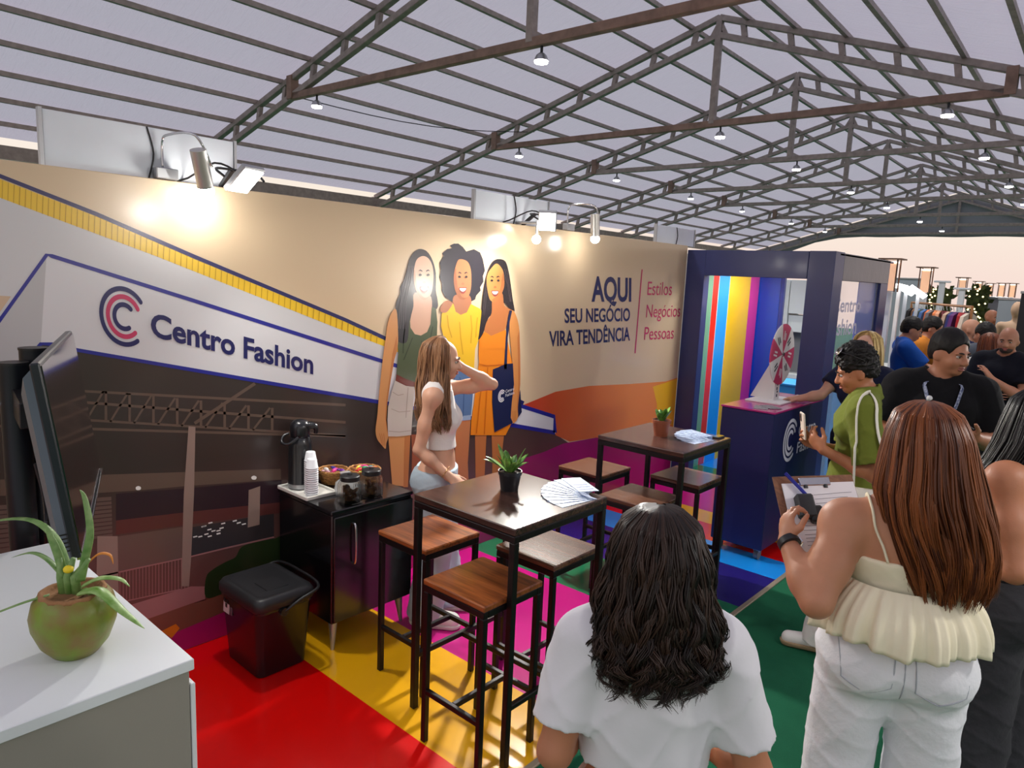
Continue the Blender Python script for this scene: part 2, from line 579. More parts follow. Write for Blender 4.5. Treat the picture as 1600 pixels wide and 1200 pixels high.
('building_print','signboard_base','rust',2,0,[(1.16,0.777),(1.481,0.744),(2.02,0.68),(2.02,0.618),(1.52,0.672),(1.157,0.708)]),
('building_print','shutter_panel','brown_p',2,0,[(1.157,0.698),(1.469,0.67),(1.459,0.501),(1.204,0.522),(1.15,0.523)]),
('building_print','shop_window','dark',2,0,[(1.519,0.657),(1.972,0.625),(1.971,0.477),(1.505,0.505)]),
('building_print','low_wall','pink',2,0,[(1.021,0.342),(1.197,0.337),(1.501,0.34),(1.575,0.317),(1.573,0.239),(1.498,0.246),(1.288,0.237),(1.156,0.215)]),
('building_print','ground_print','earth',2,0,[(1.174,0.219),(1.288,0.237),(1.498,0.246),(1.655,0.246),(1.822,0.245),(1.821,0.15),(1.653,0.127),(1.381,0.082),(1.282,0.06)]),
('building_print','column_print','column',4,0,[(1.511,1.186),(1.545,1.178),(1.529,0.83),(1.505,0.488),(1.491,0.344),(1.452,0.356),(1.478,0.84)]),
('building_print','column_print','column',3,0,[(1.078,0.721),(1.164,0.699),(1.154,0.219),(1.05,0.258)]),
('building_print','hedge_print','hedge',4,1,[(1.581,0.366),(1.62,0.399),(1.687,0.42),(1.743,0.432),(1.779,0.48),(1.873,0.485),(1.971,0.477),(2.047,0.469),(2.045,0.262),(1.822,0.257),(1.672,0.246),(1.578,0.254)]),
('building_print','sign_print','column',4,0,[(1.824,0.791),(1.891,0.8),(1.884,0.581),(1.815,0.581)]),
('building_print','shutter_panel','brown_p',2,0,[(0.647,0.959),(1.145,0.897),(1.142,0.705),(0.634,0.746)]),
('building_print','louver_line','brown',3,0,[(0.646,0.935),(1.149,0.874),(1.149,0.879),(0.646,0.94)]),
('building_print','louver_line','brown',3,0,[(0.644,0.915),(1.148,0.855),(1.148,0.86),(0.644,0.919)]),
('building_print','louver_line','brown',3,0,[(0.643,0.894),(1.148,0.835),(1.147,0.84),(0.643,0.898)]),
('building_print','louver_line','brown',3,0,[(0.642,0.873),(1.147,0.816),(1.147,0.821),(0.642,0.877)]),
('building_print','louver_line','brown',3,0,[(0.641,0.852),(1.146,0.796),(1.146,0.801),(0.641,0.857)]),
('building_print','louver_line','brown',3,0,[(0.64,0.831),(1.145,0.776),(1.145,0.781),(0.639,0.836)]),
('building_print','louver_line','brown',3,0,[(0.638,0.81),(1.144,0.756),(1.144,0.762),(0.638,0.815)]),
('building_print','louver_line','brown',3,0,[(0.637,0.79),(1.144,0.737),(1.143,0.742),(0.637,0.794)]),
('building_print','louver_line','brown',3,0,[(0.636,0.769),(1.143,0.717),(1.143,0.722),(0.636,0.773)]),
('building_print','truss_line','brown_l',2,0,[(0.669,1.424),(2.445,1.078),(2.446,1.094),(0.67,1.435)]),
('building_print','truss_line','brown_l',2,0,[(0.671,1.46),(2.444,1.184),(2.445,1.2),(0.672,1.47)]),
('building_print','truss_line','brown_l',2,0,[(1.065,1.267),(2.446,0.996),(2.447,1.011),(1.066,1.278)]),
('building_print','truss_line','brown_l',2,0,[(0.705,1.285),(1.066,1.267),(1.065,1.278),(0.705,1.296)]),
('building_print','truss_line','brown_l',2,0,[(1.055,1.228),(2.446,0.992),(2.447,1.007),(1.055,1.24)]),
('building_print','truss_line','brown_l',2,0,[(1.137,1.4),(1.131,1.264),(1.142,1.262),(1.147,1.399)]),
('building_print','truss_line','brown_l',2,0,[(1.129,1.403),(1.053,1.276),(1.06,1.27),(1.137,1.398)]),
('building_print','truss_line','brown_l',2,0,[(1.237,1.379),(1.232,1.244),(1.243,1.243),(1.248,1.378)]),
('building_print','truss_line','brown_l',2,0,[(1.23,1.383),(1.151,1.257),(1.158,1.251),(1.237,1.377)]),
('building_print','truss_line','brown_l',2,0,[(1.343,1.357),(1.338,1.224),(1.35,1.222),(1.354,1.356)]),
('building_print','truss_line','brown_l',2,0,[(1.335,1.361),(1.253,1.238),(1.26,1.231),(1.342,1.355)]),
('building_print','truss_line','brown_l',2,0,[(1.453,1.334),(1.45,1.203),(1.462,1.201),(1.466,1.333)]),
('building_print','truss_line','brown_l',2,0,[(1.445,1.338),(1.36,1.217),(1.368,1.21),(1.453,1.332)]),
('building_print','truss_line','brown_l',2,0,[(1.57,1.31),(1.567,1.18),(1.58,1.178),(1.583,1.309)]),
('building_print','truss_line','brown_l',2,0,[(1.561,1.314),(1.473,1.195),(1.481,1.188),(1.57,1.307)]),
('building_print','truss_line','brown_l',2,0,[(1.693,1.285),(1.69,1.156),(1.704,1.155),(1.706,1.283)]),
('building_print','truss_line','brown_l',2,0,[(1.684,1.289),(1.591,1.173),(1.599,1.165),(1.693,1.281)]),
('building_print','truss_line','brown_l',2,0,[(1.822,1.258),(1.821,1.131),(1.835,1.129),(1.837,1.256)]),
('building_print','truss_line','brown_l',2,0,[(1.813,1.262),(1.716,1.149),(1.725,1.141),(1.822,1.254)]),
('building_print','truss_line','brown_l',2,0,[(1.959,1.229),(1.958,1.105),(1.973,1.103),(1.975,1.227)]),
('building_print','truss_line','brown_l',2,0,[(1.949,1.234),(1.848,1.123),(1.857,1.115),(1.959,1.226)]),
('building_print','truss_line','brown_l',3,0,[(1.545,1.189),(1.873,1.364),(1.863,1.379),(1.537,1.204)]),
('building_print','rail_line','pink',3,0,[(1.029,0.521),(1.204,0.513),(1.475,0.499),(1.711,0.492),(1.972,0.482),(1.97,0.491),(1.71,0.501),(1.474,0.506),(1.203,0.521),(1.028,0.528)]),
('building_print','rail_line','pink',3,0,[(1.023,0.373),(1.199,0.36),(1.45,0.337),(1.449,0.344),(1.198,0.366),(1.022,0.38)]),
('building_print','rail_line','pink',3,0,[(1.166,0.519),(1.161,0.366),(1.163,0.365),(1.169,0.518)]),
('building_print','rail_line','pink',3,0,[(1.181,0.518),(1.175,0.365),(1.178,0.364),(1.183,0.518)]),
('building_print','rail_line','pink',3,0,[(1.195,0.518),(1.19,0.364),(1.192,0.363),(1.198,0.517)]),
('building_print','rail_line','pink',3,0,[(1.21,0.517),(1.204,0.363),(1.207,0.362),(1.212,0.516)]),
('building_print','rail_line','pink',3,0,[(1.225,0.516),(1.219,0.361),(1.222,0.361),(1.227,0.515)]),
('building_print','rail_line','pink',3,0,[(1.239,0.515),(1.234,0.36),(1.236,0.359),(1.242,0.515)]),
('building_print','rail_line','pink',3,0,[(1.254,0.515),(1.249,0.359),(1.251,0.358),(1.257,0.514)]),
('building_print','rail_line','pink',3,0,[(1.269,0.514),(1.264,0.357),(1.266,0.357),(1.272,0.513)]),
('building_print','rail_line','pink',3,0,[(1.284,0.513),(1.279,0.356),(1.281,0.355),(1.287,0.512)]),
('building_print','rail_line','pink',3,0,[(1.299,0.512),(1.294,0.355),(1.297,0.354),(1.302,0.511)]),
('building_print','rail_line','pink',3,0,[(1.315,0.511),(1.309,0.353),(1.312,0.352),(1.317,0.511)]),
('building_print','rail_line','pink',3,0,[(1.33,0.511),(1.325,0.352),(1.327,0.351),(1.333,0.51)]),
('building_print','rail_line','pink',3,0,[(1.345,0.51),(1.34,0.35),(1.343,0.35),(1.348,0.509)]),
('building_print','rail_line','pink',3,0,[(1.361,0.509),(1.356,0.349),(1.359,0.348),(1.364,0.508)]),
('building_print','rail_line','pink',3,0,[(1.377,0.508),(1.372,0.348),(1.374,0.347),(1.379,0.507)]),
('building_print','rail_line','pink',3,0,[(1.392,0.507),(1.387,0.346),(1.39,0.345),(1.395,0.506)]),
('building_print','rail_line','pink',3,0,[(1.408,0.506),(1.403,0.345),(1.406,0.344),(1.411,0.506)]),
('building_print','rail_line','pink',3,0,[(1.424,0.506),(1.419,0.343),(1.422,0.342),(1.427,0.505)]),
('building_print','rail_line','pink',3,0,[(1.44,0.505),(1.436,0.342),(1.439,0.341),(1.443,0.504)]),
('building_print','rail_line','pink',3,0,[(1.456,0.504),(1.452,0.341),(1.455,0.34),(1.459,0.503)]),
('building_print','rail_line','pink',3,0,[(1.473,0.503),(1.468,0.34),(1.471,0.339),(1.476,0.502)]),
('building_print','rail_line','pink',3,0,[(1.489,0.503),(1.485,0.339),(1.488,0.338),(1.492,0.502)]),
('building_print','light_print','lamp_white',4,0,[(1.563,0.643),(1.584,0.643),(1.583,0.65),(1.561,0.65)]),
('building_print','light_print','lamp_white',4,0,[(1.594,0.619),(1.616,0.619),(1.614,0.626),(1.593,0.626)]),
('building_print','light_print','lamp_white',4,0,[(1.615,0.606),(1.637,0.606),(1.636,0.613),(1.614,0.613)]),
('building_print','light_print','lamp_white',4,0,[(1.578,0.598),(1.599,0.598),(1.598,0.605),(1.576,0.605)]),
('building_print','light_print','lamp_white',4,0,[(1.52,0.599),(1.541,0.599),(1.539,0.606),(1.518,0.606)]),
('building_print','light_print','lamp_white',4,0,[(1.546,0.593),(1.567,0.593),(1.565,0.6),(1.544,0.6)]),
('building_print','light_print','lamp_white',4,0,[(1.595,0.582),(1.617,0.582),(1.615,0.589),(1.594,0.589)]),
('building_print','light_print','lamp_white',4,0,[(1.642,0.584),(1.664,0.584),(1.662,0.592),(1.641,0.592)]),
('building_print','light_print','lamp_white',4,0,[(1.659,0.61),(1.681,0.611),(1.68,0.618),(1.657,0.618)]),
('building_print','light_print','lamp_white',4,0,[(1.668,0.634),(1.69,0.634),(1.689,0.641),(1.667,0.641)]),
('building_print','light_print','lamp_white',4,0,[(1.6,0.654),(1.622,0.654),(1.62,0.661),(1.599,0.661)]),
('building_print','light_print','lamp_white',4,0,[(1.568,0.644),(1.589,0.644),(1.588,0.651),(1.567,0.651)]),
('building_print','light_print','lamp_white',4,0,[(1.732,0.633),(1.755,0.633),(1.753,0.641),(1.73,0.64)]),
('building_print','light_print','lamp_white',4,0,[(1.754,0.616),(1.777,0.617),(1.776,0.624),(1.753,0.624)]),
('building_print','light_print','lamp_white',4,0,[(1.783,0.603),(1.806,0.603),(1.804,0.61),(1.781,0.61)]),
('building_print','light_print','lamp_white',4,0,[(1.642,0.601),(1.664,0.601),(1.663,0.608),(1.641,0.608)]),
('building_print','light_print','lamp_white',4,1,[(1.253,0.921),(1.265,0.925),(1.276,0.916),(1.272,0.905),(1.256,0.908)]),
('building_print','light_print','lamp_white',4,1,[(1.84,0.861),(1.855,0.866),(1.87,0.856),(1.865,0.843),(1.845,0.847)]),
('swoosh_print','red_swoosh','swoosh',2,0,[(4.076,1.014),(4.477,1.081),(4.939,1.088),(5.606,1.048),(6.262,1.017),(6.497,1.037),(6.497,0.317),(5.853,0.459),(5.085,0.609),(4.708,0.63),(4.508,0.714),(4.478,0.868)]),
('swoosh_print','yellow_swoosh','yellow2',3,0,[(6.018,0.987),(6.264,1.004),(6.497,1.028),(6.497,0.46),(6.465,0.544),(6.175,0.582),(6.117,0.811)]),
('swoosh_print','magenta_swoosh','magenta',4,0,[(1.042,0.004),(1.387,0.114),(1.667,0.139),(2.14,0.143),(2.75,0.238),(3.436,0.418),(3.978,0.576),(4.367,0.595),(4.619,0.627),(5.085,0.609),(5.846,0.518),(6.497,0.441),(6.497,0.288),(6.497,0.004),(4.35,0.004),(2.456,0.004),(1.475,0.004),(1.184,0.004)]),
('swoosh_print','orange_patch','orange',5,0,[(1.348,0.15),(1.419,0.163),(1.438,0.133),(1.396,0.093)]),
('woman_green_print','hair','hair1',6,1,[(2.994,2.141),(2.944,2.116),(2.909,2.066),(2.892,2.01),(2.867,1.94),(2.843,1.898),(2.84,1.856),(2.812,1.8),(2.807,1.737),(2.818,1.667),(2.808,1.611),(2.827,1.561),(2.876,1.559),(2.913,1.579),(2.938,1.65),(3.059,1.72),(3.155,1.763),(3.158,1.822),(3.141,1.881),(3.137,1.99),(3.105,2.075),(3.055,2.129)]),
('woman_green_print','leg','skin_o',6,0,[(2.766,0.967),(2.78,0.854),(2.807,0.626),(2.939,0.585),(2.944,0.752),(2.951,0.941)]),
('woman_green_print','leg','skin_od',5,0,[(2.958,0.939),(2.969,0.824),(2.969,0.571),(3.057,0.553),(3.049,0.811),(3.026,0.93)]),
('woman_green_print','neck','skin1d',7,1,[(2.96,1.864),(2.952,1.779),(2.932,1.708),(2.928,1.643),(2.968,1.592),(3.025,1.579),(3.082,1.61),(3.105,1.661),(3.111,1.764),(3.089,1.851)]),
('woman_green_print','face','skin1',8,1,[(3.019,2.098),(2.973,2.076),(2.953,2.026),(2.948,1.97),(2.956,1.914),(2.979,1.864),(3.018,1.825),(3.056,1.822),(3.094,1.851),(3.111,1.909),(3.116,1.982),(3.101,2.046),(3.066,2.087)]),
('woman_green_print','top','olive',9,0,[(2.825,1.618),(2.909,1.708),(2.923,1.722),(2.931,1.643),(2.968,1.6),(3.02,1.589),(3.072,1.61),(3.1,1.661),(3.108,1.775),(3.146,1.763),(3.161,1.675),(3.16,1.496),(2.977,1.281),(2.901,1.302),(2.823,1.344),(2.83,1.43),(2.835,1.476)]),
('woman_green_print','hair_lock','hair1',10,1,[(2.906,1.821),(2.935,1.779),(2.919,1.679),(2.913,1.579),(2.886,1.545),(2.827,1.561),(2.808,1.611),(2.817,1.723),(2.844,1.793)]),
('woman_green_print','belt','belt',11,0,[(2.823,1.35),(2.817,1.309),(2.902,1.269),(2.978,1.255),(2.977,1.287),(2.901,1.313)]),
('woman_green_print','shorts','shorts1',10,0,[(2.819,1.327),(2.785,1.233),(2.762,1.149),(2.758,1.062),(2.766,0.955),(2.837,0.943),(2.956,0.936),(2.963,1.052),(2.978,1.266),(2.902,1.284)]),
('woman_green_print','arm','skin_o',11,1,[(2.813,1.758),(2.77,1.731),(2.745,1.662),(2.732,1.572),(2.724,1.534),(2.703,1.368),(2.687,1.214),(2.678,1.101),(2.666,1.009),(2.68,0.95),(2.716,0.905),(2.746,0.876),(2.752,0.91),(2.766,0.959),(2.748,1.063),(2.755,1.178),(2.779,1.319),(2.805,1.446),(2.828,1.511),(2.83,1.611)]),
('woman_yellow_print','hair','hair2',6,0,[(3.29,2.193),(3.255,2.178),(3.276,2.163),(3.231,2.153),(3.187,2.122),(3.202,2.108),(3.169,2.063),(3.181,2.013),(3.17,1.969),(3.194,1.926),(3.193,1.881),(3.228,1.837),(3.254,1.826),(3.306,1.8),(3.466,1.808),(3.509,1.824),(3.519,1.851),(3.561,1.886),(3.555,1.91),(3.586,1.949),(3.579,1.988),(3.597,2.027),(3.572,2.103),(3.542,2.148),(3.481,2.167),(3.407,2.148),(3.374,2.176),(3.331,2.196)]),
('woman_yellow_print','leg','skin2',5,0,[(3.345,1.005),(3.37,0.679),(3.395,0.485),(3.514,0.461),(3.493,0.657),(3.508,0.985)]),
('woman_yellow_print','neck','skin2d',7,1,[(3.315,1.853),(3.296,1.793),(3.319,1.74),(3.373,1.716),(3.431,1.735),(3.472,1.785),(3.447,1.854)]),
('woman_yellow_print','face','skin2',8,1,[(3.346,2.093),(3.316,2.055),(3.298,1.987),(3.303,1.92),(3.324,1.868),(3.357,1.831),(3.4,1.823),(3.437,1.839),(3.462,1.893),(3.464,1.962),(3.455,2.03),(3.42,2.081)]),
('woman_yellow_print','shirt','shirt_yellow',9,0,[(3.301,1.797),(3.246,1.774),(3.197,1.726),(3.195,1.644),(3.223,1.568),(3.309,1.488),(3.345,1.398),(3.445,1.329),(3.522,1.343),(3.526,1.478),(3.572,1.571),(3.587,1.73),(3.557,1.761),(3.467,1.793),(3.431,1.735),(3.373,1.719),(3.325,1.741)]),
('woman_yellow_print','hand','skin2d',10,1,[(3.224,1.811),(3.185,1.771),(3.188,1.742),(3.242,1.739),(3.291,1.793),(3.265,1.814)]),
('woman_yellow_print','shorts','denim',8,0,[(3.328,1.298),(3.378,1.357),(3.522,1.347),(3.522,1.227),(3.517,1.098),(3.506,0.973),(3.373,0.977),(3.335,1.117)]),
('woman_yellow_print','cuff','denim_l',9,0,[(3.372,1.009),(3.508,1.005),(3.506,0.97),(3.376,0.975)]),
('woman_orange_print','hair','hair3',10,1,[(3.732,2.112),(3.675,2.093),(3.633,2.036),(3.603,1.949),(3.586,1.855),(3.575,1.73),(3.56,1.596),(3.555,1.54),(3.6,1.586),(3.641,1.681),(3.685,1.721),(3.799,1.801),(3.868,1.76),(3.926,1.739),(3.901,1.825),(3.877,1.915),(3.846,2.02),(3.804,2.098)]),
('woman_orange_print','leg','skin3d',5,0,[(3.557,0.863),(3.584,0.447),(3.673,0.429),(3.677,0.846)]),
('woman_orange_print','leg','skin3d',5,0,[(3.732,0.839),(3.754,0.613),(3.759,0.412),(3.834,0.397),(3.871,0.819)]),
('woman_orange_print','neck','skin3d',11,1,[(3.684,1.84),(3.679,1.729),(3.63,1.665),(3.611,1.586),(3.671,1.56),(3.824,1.596),(3.859,1.719),(3.903,1.743),(3.812,1.784),(3.78,1.873)]),
('woman_orange_print','face','skin3',12,1,[(3.717,2.079),(3.666,2.053),(3.623,2.005),(3.615,1.95),(3.629,1.887),(3.656,1.824),(3.703,1.809),(3.749,1.833),(3.793,1.897),(3.801,1.954),(3.779,2.033)]),
('woman_orange_print','dress','dress',9,0,[(3.611,1.594),(3.562,1.556),(3.562,1.436),(3.571,1.384),(3.558,1.304),(3.534,1.096),(3.512,0.968),(3.51,0.857),(3.885,0.802),(3.944,0.879),(3.956,1.275),(3.887,1.461),(3.835,1.604),(3.682,1.564),(3.646,1.585)]),
('woman_orange_print','dress_front','dress',12,0,[(3.617,1.594),(3.646,1.583),(3.682,1.564),(3.835,1.604),(3.863,1.545),(3.856,1.462),(3.583,1.475),(3.568,1.54)]),
('woman_orange_print','arm','skin3',13,1,[(3.9,1.747),(3.954,1.693),(3.988,1.6),(4.002,1.489),(4.012,1.4),(4.027,1.183),(4.012,1.011),(4.018,0.922),(3.969,0.885),(3.934,0.933),(3.939,1.053),(3.955,1.189),(3.916,1.405),(3.888,1.544),(3.875,1.661)]),
('woman_orange_print','tote_bag','navy_bag',14,0,[(3.851,1.35),(3.714,1.318),(3.721,1.076),(3.759,0.843),(3.962,0.89),(3.934,0.933),(3.939,1.053),(3.955,1.189),(3.932,1.349)]),
('woman_orange_print','tote_bag','navy_bag',12,0,[(4.03,1.14),(4.062,0.961),(3.97,0.876),(3.953,0.93)]),
('woman_orange_print','bag_strap','navy_bag',14,0,[(3.869,1.747),(3.85,1.661),(3.839,1.546),(3.835,1.313),(3.866,1.311),(3.863,1.545),(3.875,1.661),(3.898,1.743)]),
('woman_green_print','cheek_tone','skin1s',9,1,[(2.956,1.914),(2.948,1.97),(2.953,2.012),(2.966,1.97),(2.978,1.907),(3.017,1.85),(3.056,1.833),(3.094,1.851),(3.056,1.822),(3.018,1.825),(2.979,1.864)]),
('woman_yellow_print','cheek_tone','skin2s',9,1,[(3.303,1.92),(3.298,1.987),(3.313,2.032),(3.322,1.973),(3.339,1.898),(3.373,1.846),(3.41,1.835),(3.437,1.839),(3.4,1.823),(3.357,1.83),(3.324,1.868)]),
('woman_orange_print','cheek_tone','skin3s',13,1,[(3.793,1.897),(3.801,1.954),(3.783,2.018),(3.771,1.969),(3.759,1.905),(3.724,1.849),(3.679,1.824),(3.703,1.809),(3.749,1.833)]),
('woman_green_print','hair_line','hair1l',11,0,[(2.904,2.032),(2.86,1.912),(2.841,1.793),(2.831,1.639),(2.835,1.639),(2.846,1.793),(2.864,1.911),(2.908,2.031)]),
('woman_green_print','hair_line','hair1l',11,0,[(2.915,2.032),(2.876,1.912),(2.855,1.793),(2.847,1.638),(2.851,1.638),(2.859,1.793),(2.881,1.912),(2.919,2.031)]),
('woman_green_print','hair_line','hair1l',11,0,[(2.929,2.033),(2.898,1.913),(2.873,1.793),(2.869,1.638),(2.873,1.638),(2.877,1.793),(2.902,1.912),(2.934,2.032)]),
('woman_green_print','hair_line','hair1l',11,0,[(2.94,2.033),(2.914,1.913),(2.886,1.793),(2.885,1.637),(2.89,1.637),(2.891,1.793),(2.919,1.913),(2.945,2.032)]),
('woman_orange_print','hair_line','hair3l',11,0,[(3.817,2.042),(3.855,1.931),(3.883,1.809),(3.889,1.809),(3.86,1.931),(3.823,2.043)]),
('woman_orange_print','hair_line','hair3l',11,0,[(3.796,2.042),(3.844,1.93),(3.874,1.809),(3.88,1.809),(3.849,1.931),(3.801,2.043)]),
('woman_orange_print','hair_line','hair3l',11,0,[(3.774,2.041),(3.833,1.93),(3.866,1.809),(3.871,1.809),(3.838,1.931),(3.779,2.042)]),
('woman_orange_print','hair_line','hair3l',11,0,[(3.622,1.981),(3.6,1.856),(3.588,1.714),(3.593,1.714),(3.605,1.855),(3.627,1.981)]),
('woman_orange_print','hair_line','hair3l',11,0,[(3.638,1.982),(3.616,1.856),(3.604,1.714),(3.609,1.713),(3.621,1.855),(3.643,1.981)]),
('woman_green_print','fold_line','olive_d',10,0,[(2.887,1.68),(2.872,1.581),(2.87,1.481),(2.878,1.48),(2.88,1.58),(2.896,1.679)]),
('woman_green_print','fold_line','olive_d',10,0,[(3.022,1.553),(3.043,1.501),(3.04,1.428),(3.049,1.427),(3.051,1.501),(3.03,1.554)]),
('woman_green_print','fold_line','olive_d',10,0,[(3.116,1.647),(3.099,1.573),(3.111,1.498),(3.12,1.498),(3.108,1.572),(3.125,1.645)]),
('woman_green_print','fold_line','olive_d',10,0,[(2.946,1.579),(2.911,1.509),(2.876,1.439),(2.884,1.436),(2.919,1.506),(2.954,1.577)]),
('woman_yellow_print','fold_line','yellow_s',10,0,[(3.243,1.718),(3.257,1.642),(3.291,1.565),(3.3,1.566),(3.266,1.643),(3.253,1.718)]),
('woman_yellow_print','fold_line','yellow_s',10,0,[(3.465,1.715),(3.481,1.622),(3.475,1.52),(3.485,1.519),(3.491,1.621),(3.475,1.715)]),
('woman_yellow_print','fold_line','yellow_s',10,0,[(3.36,1.67),(3.375,1.562),(3.402,1.444),(3.412,1.445),(3.385,1.563),(3.369,1.671)]),
('woman_yellow_print','fold_line','yellow_s',10,0,[(3.532,1.699),(3.524,1.636),(3.523,1.557),(3.533,1.557),(3.535,1.636),(3.543,1.698)]),
('woman_orange_print','fold_line','dress_s',13,0,[(3.61,1.301),(3.59,1.14),(3.564,0.863),(3.574,0.861),(3.6,1.138),(3.62,1.299)]),
('woman_orange_print','fold_line','dress_s',13,0,[(3.654,1.338),(3.654,1.133),(3.646,0.843),(3.656,0.841),(3.664,1.132),(3.665,1.337)]),
('woman_orange_print','fold_line','dress_s',13,0,[(3.57,1.365),(3.647,1.347),(3.839,1.343),(3.838,1.35),(3.647,1.354),(3.572,1.371)]),
('woman_green_print','fold_line','shorts_s',11,0,[(2.792,1.237),(2.839,1.21),(2.886,1.213),(2.885,1.218),(2.84,1.215),(2.795,1.241)]),
('woman_green_print','fold_line','shorts_s',11,0,[(2.786,1.129),(2.851,1.1),(2.945,1.096),(2.944,1.101),(2.852,1.104),(2.788,1.133)]),
('woman_green_print','fold_line','shorts_s',11,0,[(2.918,1.257),(2.911,1.162),(2.905,1.059),(2.911,1.058),(2.918,1.161),(2.925,1.256)]),
('woman_green_print','fold_line','shorts_s',11,0,[(2.768,0.986),(2.855,0.968),(2.954,0.964),(2.953,0.969),(2.854,0.973),(2.768,0.991)]),
('woman_yellow_print','fold_line','denim_s',9,0,[(3.378,1.285),(3.415,1.218),(3.506,1.193),(3.507,1.198),(3.419,1.222),(3.385,1.287)]),
('woman_yellow_print','fold_line','denim_s',9,0,[(3.425,1.195),(3.425,1.075),(3.423,1.003),(3.431,1.002),(3.433,1.074),(3.433,1.194)]),
('woman_green_print','arm_tone','skin_os',12,0,[(2.828,1.511),(2.82,1.597),(2.788,1.482),(2.769,1.341),(2.746,1.193),(2.74,1.079),(2.754,0.99),(2.766,0.959),(2.748,1.063),(2.755,1.178),(2.779,1.319),(2.805,1.446)]),
('woman_green_print','leg_tone','skin_os',7,0,[(2.902,0.932),(2.9,0.835),(2.901,0.592),(2.939,0.585),(2.944,0.752),(2.951,0.941)]),
('woman_orange_print','arm_tone','skin3s',14,0,[(3.988,1.6),(4.002,1.489),(4.012,1.4),(4.027,1.183),(4.012,1.011),(4.018,0.922),(4.002,1.012),(4.006,1.185),(3.986,1.401),(3.97,1.541)]),
('woman_green_print','finger_line','skin_os',12,0,[(2.695,0.983),(2.709,0.938),(2.72,0.9),(2.724,0.9),(2.713,0.938),(2.699,0.984)]),
('woman_green_print','finger_line','skin_os',12,0,[(2.711,0.981),(2.722,0.936),(2.729,0.899),(2.733,0.899),(2.725,0.936),(2.715,0.981)]),
('woman_green_print','finger_line','skin_os',12,0,[(2.727,0.979),(2.734,0.935),(2.738,0.898),(2.742,0.897),(2.738,0.934),(2.731,0.979)]),
('woman_orange_print','finger_line','skin3s',14,0,[(3.949,0.983),(3.955,0.939),(3.962,0.903),(3.968,0.902),(3.961,0.938),(3.955,0.982)]),
('woman_orange_print','finger_line','skin3s',14,0,[(3.967,0.981),(3.97,0.937),(3.973,0.902),(3.979,0.901),(3.976,0.936),(3.973,0.98)]),
('woman_orange_print','finger_line','skin3s',14,0,[(3.986,0.979),(3.986,0.935),(3.983,0.9),(3.989,0.899),(3.992,0.934),(3.992,0.978)]),
('woman_green_print','brow','hair2',13,0,[(2.983,2.002),(3.0,2.013),(3.019,2.005),(3.017,1.999),(3.001,2.005)]),
('woman_green_print','eye','eye_dark',13,1,[(2.987,1.977),(2.999,1.987),(3.016,1.978),(3.002,1.97)]),
('woman_green_print','brow','hair2',13,0,[(3.086,2.005),(3.067,2.015),(3.049,2.006),(3.051,2.0),(3.067,2.007)]),
('woman_green_print','eye','eye_dark',13,1,[(3.083,1.98),(3.07,1.989),(3.053,1.979),(3.068,1.972)]),
('woman_green_print','nose','skin1d',13,1,[(3.021,1.931),(3.032,1.939),(3.04,1.939),(3.051,1.931),(3.043,1.924),(3.03,1.924)]),
('woman_green_print','lips','lip',13,1,[(3.0,1.902),(3.02,1.906),(3.054,1.906),(3.075,1.904),(3.063,1.875),(3.038,1.861),(3.013,1.875)]),
('woman_green_print','teeth','lamp_white',14,1,[(3.006,1.898),(3.037,1.9),(3.068,1.899),(3.058,1.884),(3.038,1.878),(3.018,1.883)]),
('woman_yellow_print','brow','hair2',13,0,[(3.33,1.999),(3.347,2.01),(3.365,2.002),(3.364,1.996),(3.347,2.002)]),
('woman_yellow_print','eye','eye_dark',13,1,[(3.334,1.975),(3.347,1.984),(3.363,1.975),(3.349,1.968)]),
('woman_yellow_print','brow','hair2',13,0,[(3.43,2.002),(3.411,2.012),(3.394,2.003),(3.396,1.997),(3.412,2.004)]),
('woman_yellow_print','eye','eye_dark',13,1,[(3.427,1.977),(3.414,1.986),(3.398,1.976),(3.413,1.97)]),
('woman_yellow_print','nose','skin2d',13,1,[(3.368,1.929),(3.378,1.938),(3.386,1.938),(3.397,1.93),(3.389,1.923),(3.376,1.923)]),
('woman_yellow_print','lips','lip',13,1,[(3.348,1.902),(3.368,1.905),(3.4,1.905),(3.42,1.903),(3.409,1.875),(3.386,1.862),(3.361,1.875)]),
('woman_yellow_print','teeth','lamp_white',14,1,[(3.354,1.898),(3.384,1.9),(3.414,1.899),(3.404,1.884),(3.385,1.878),(3.365,1.883)]),
('woman_orange_print','brow','hair2',15,0,[(3.648,1.981),(3.665,1.992),(3.684,1.985),(3.683,1.978),(3.666,1.984)]),
('woman_orange_print','eye','eye_dark',15,1,[(3.652,1.957),(3.665,1.967),(3.682,1.958),(3.667,1.951)]),
('woman_orange_print','brow','hair2',15,0,[(3.751,1.984),(3.732,1.994),(3.714,1.986),(3.716,1.979),(3.733,1.986)]),
('woman_orange_print','eye','eye_dark',15,1,[(3.749,1.959),(3.735,1.969),(3.719,1.959),(3.735,1.952)]),
('woman_orange_print','nose','skin3d',15,1,[(3.688,1.912),(3.698,1.921),(3.707,1.921),(3.718,1.913),(3.71,1.906),(3.697,1.906)]),
('woman_orange_print','lips','lip',15,1,[(3.667,1.885),(3.688,1.888),(3.721,1.888),(3.743,1.886),(3.732,1.859),(3.707,1.845),(3.681,1.858)]),
('woman_orange_print','teeth','lamp_white',16,1,[(3.674,1.881),(3.705,1.883),(3.736,1.882),(3.726,1.867),(3.706,1.861),(3.686,1.866)]),
('text','divider_line','magenta_t',6,0,[(5.658,2.107),(5.638,1.335),(5.656,1.333),(5.675,2.107)]),
]
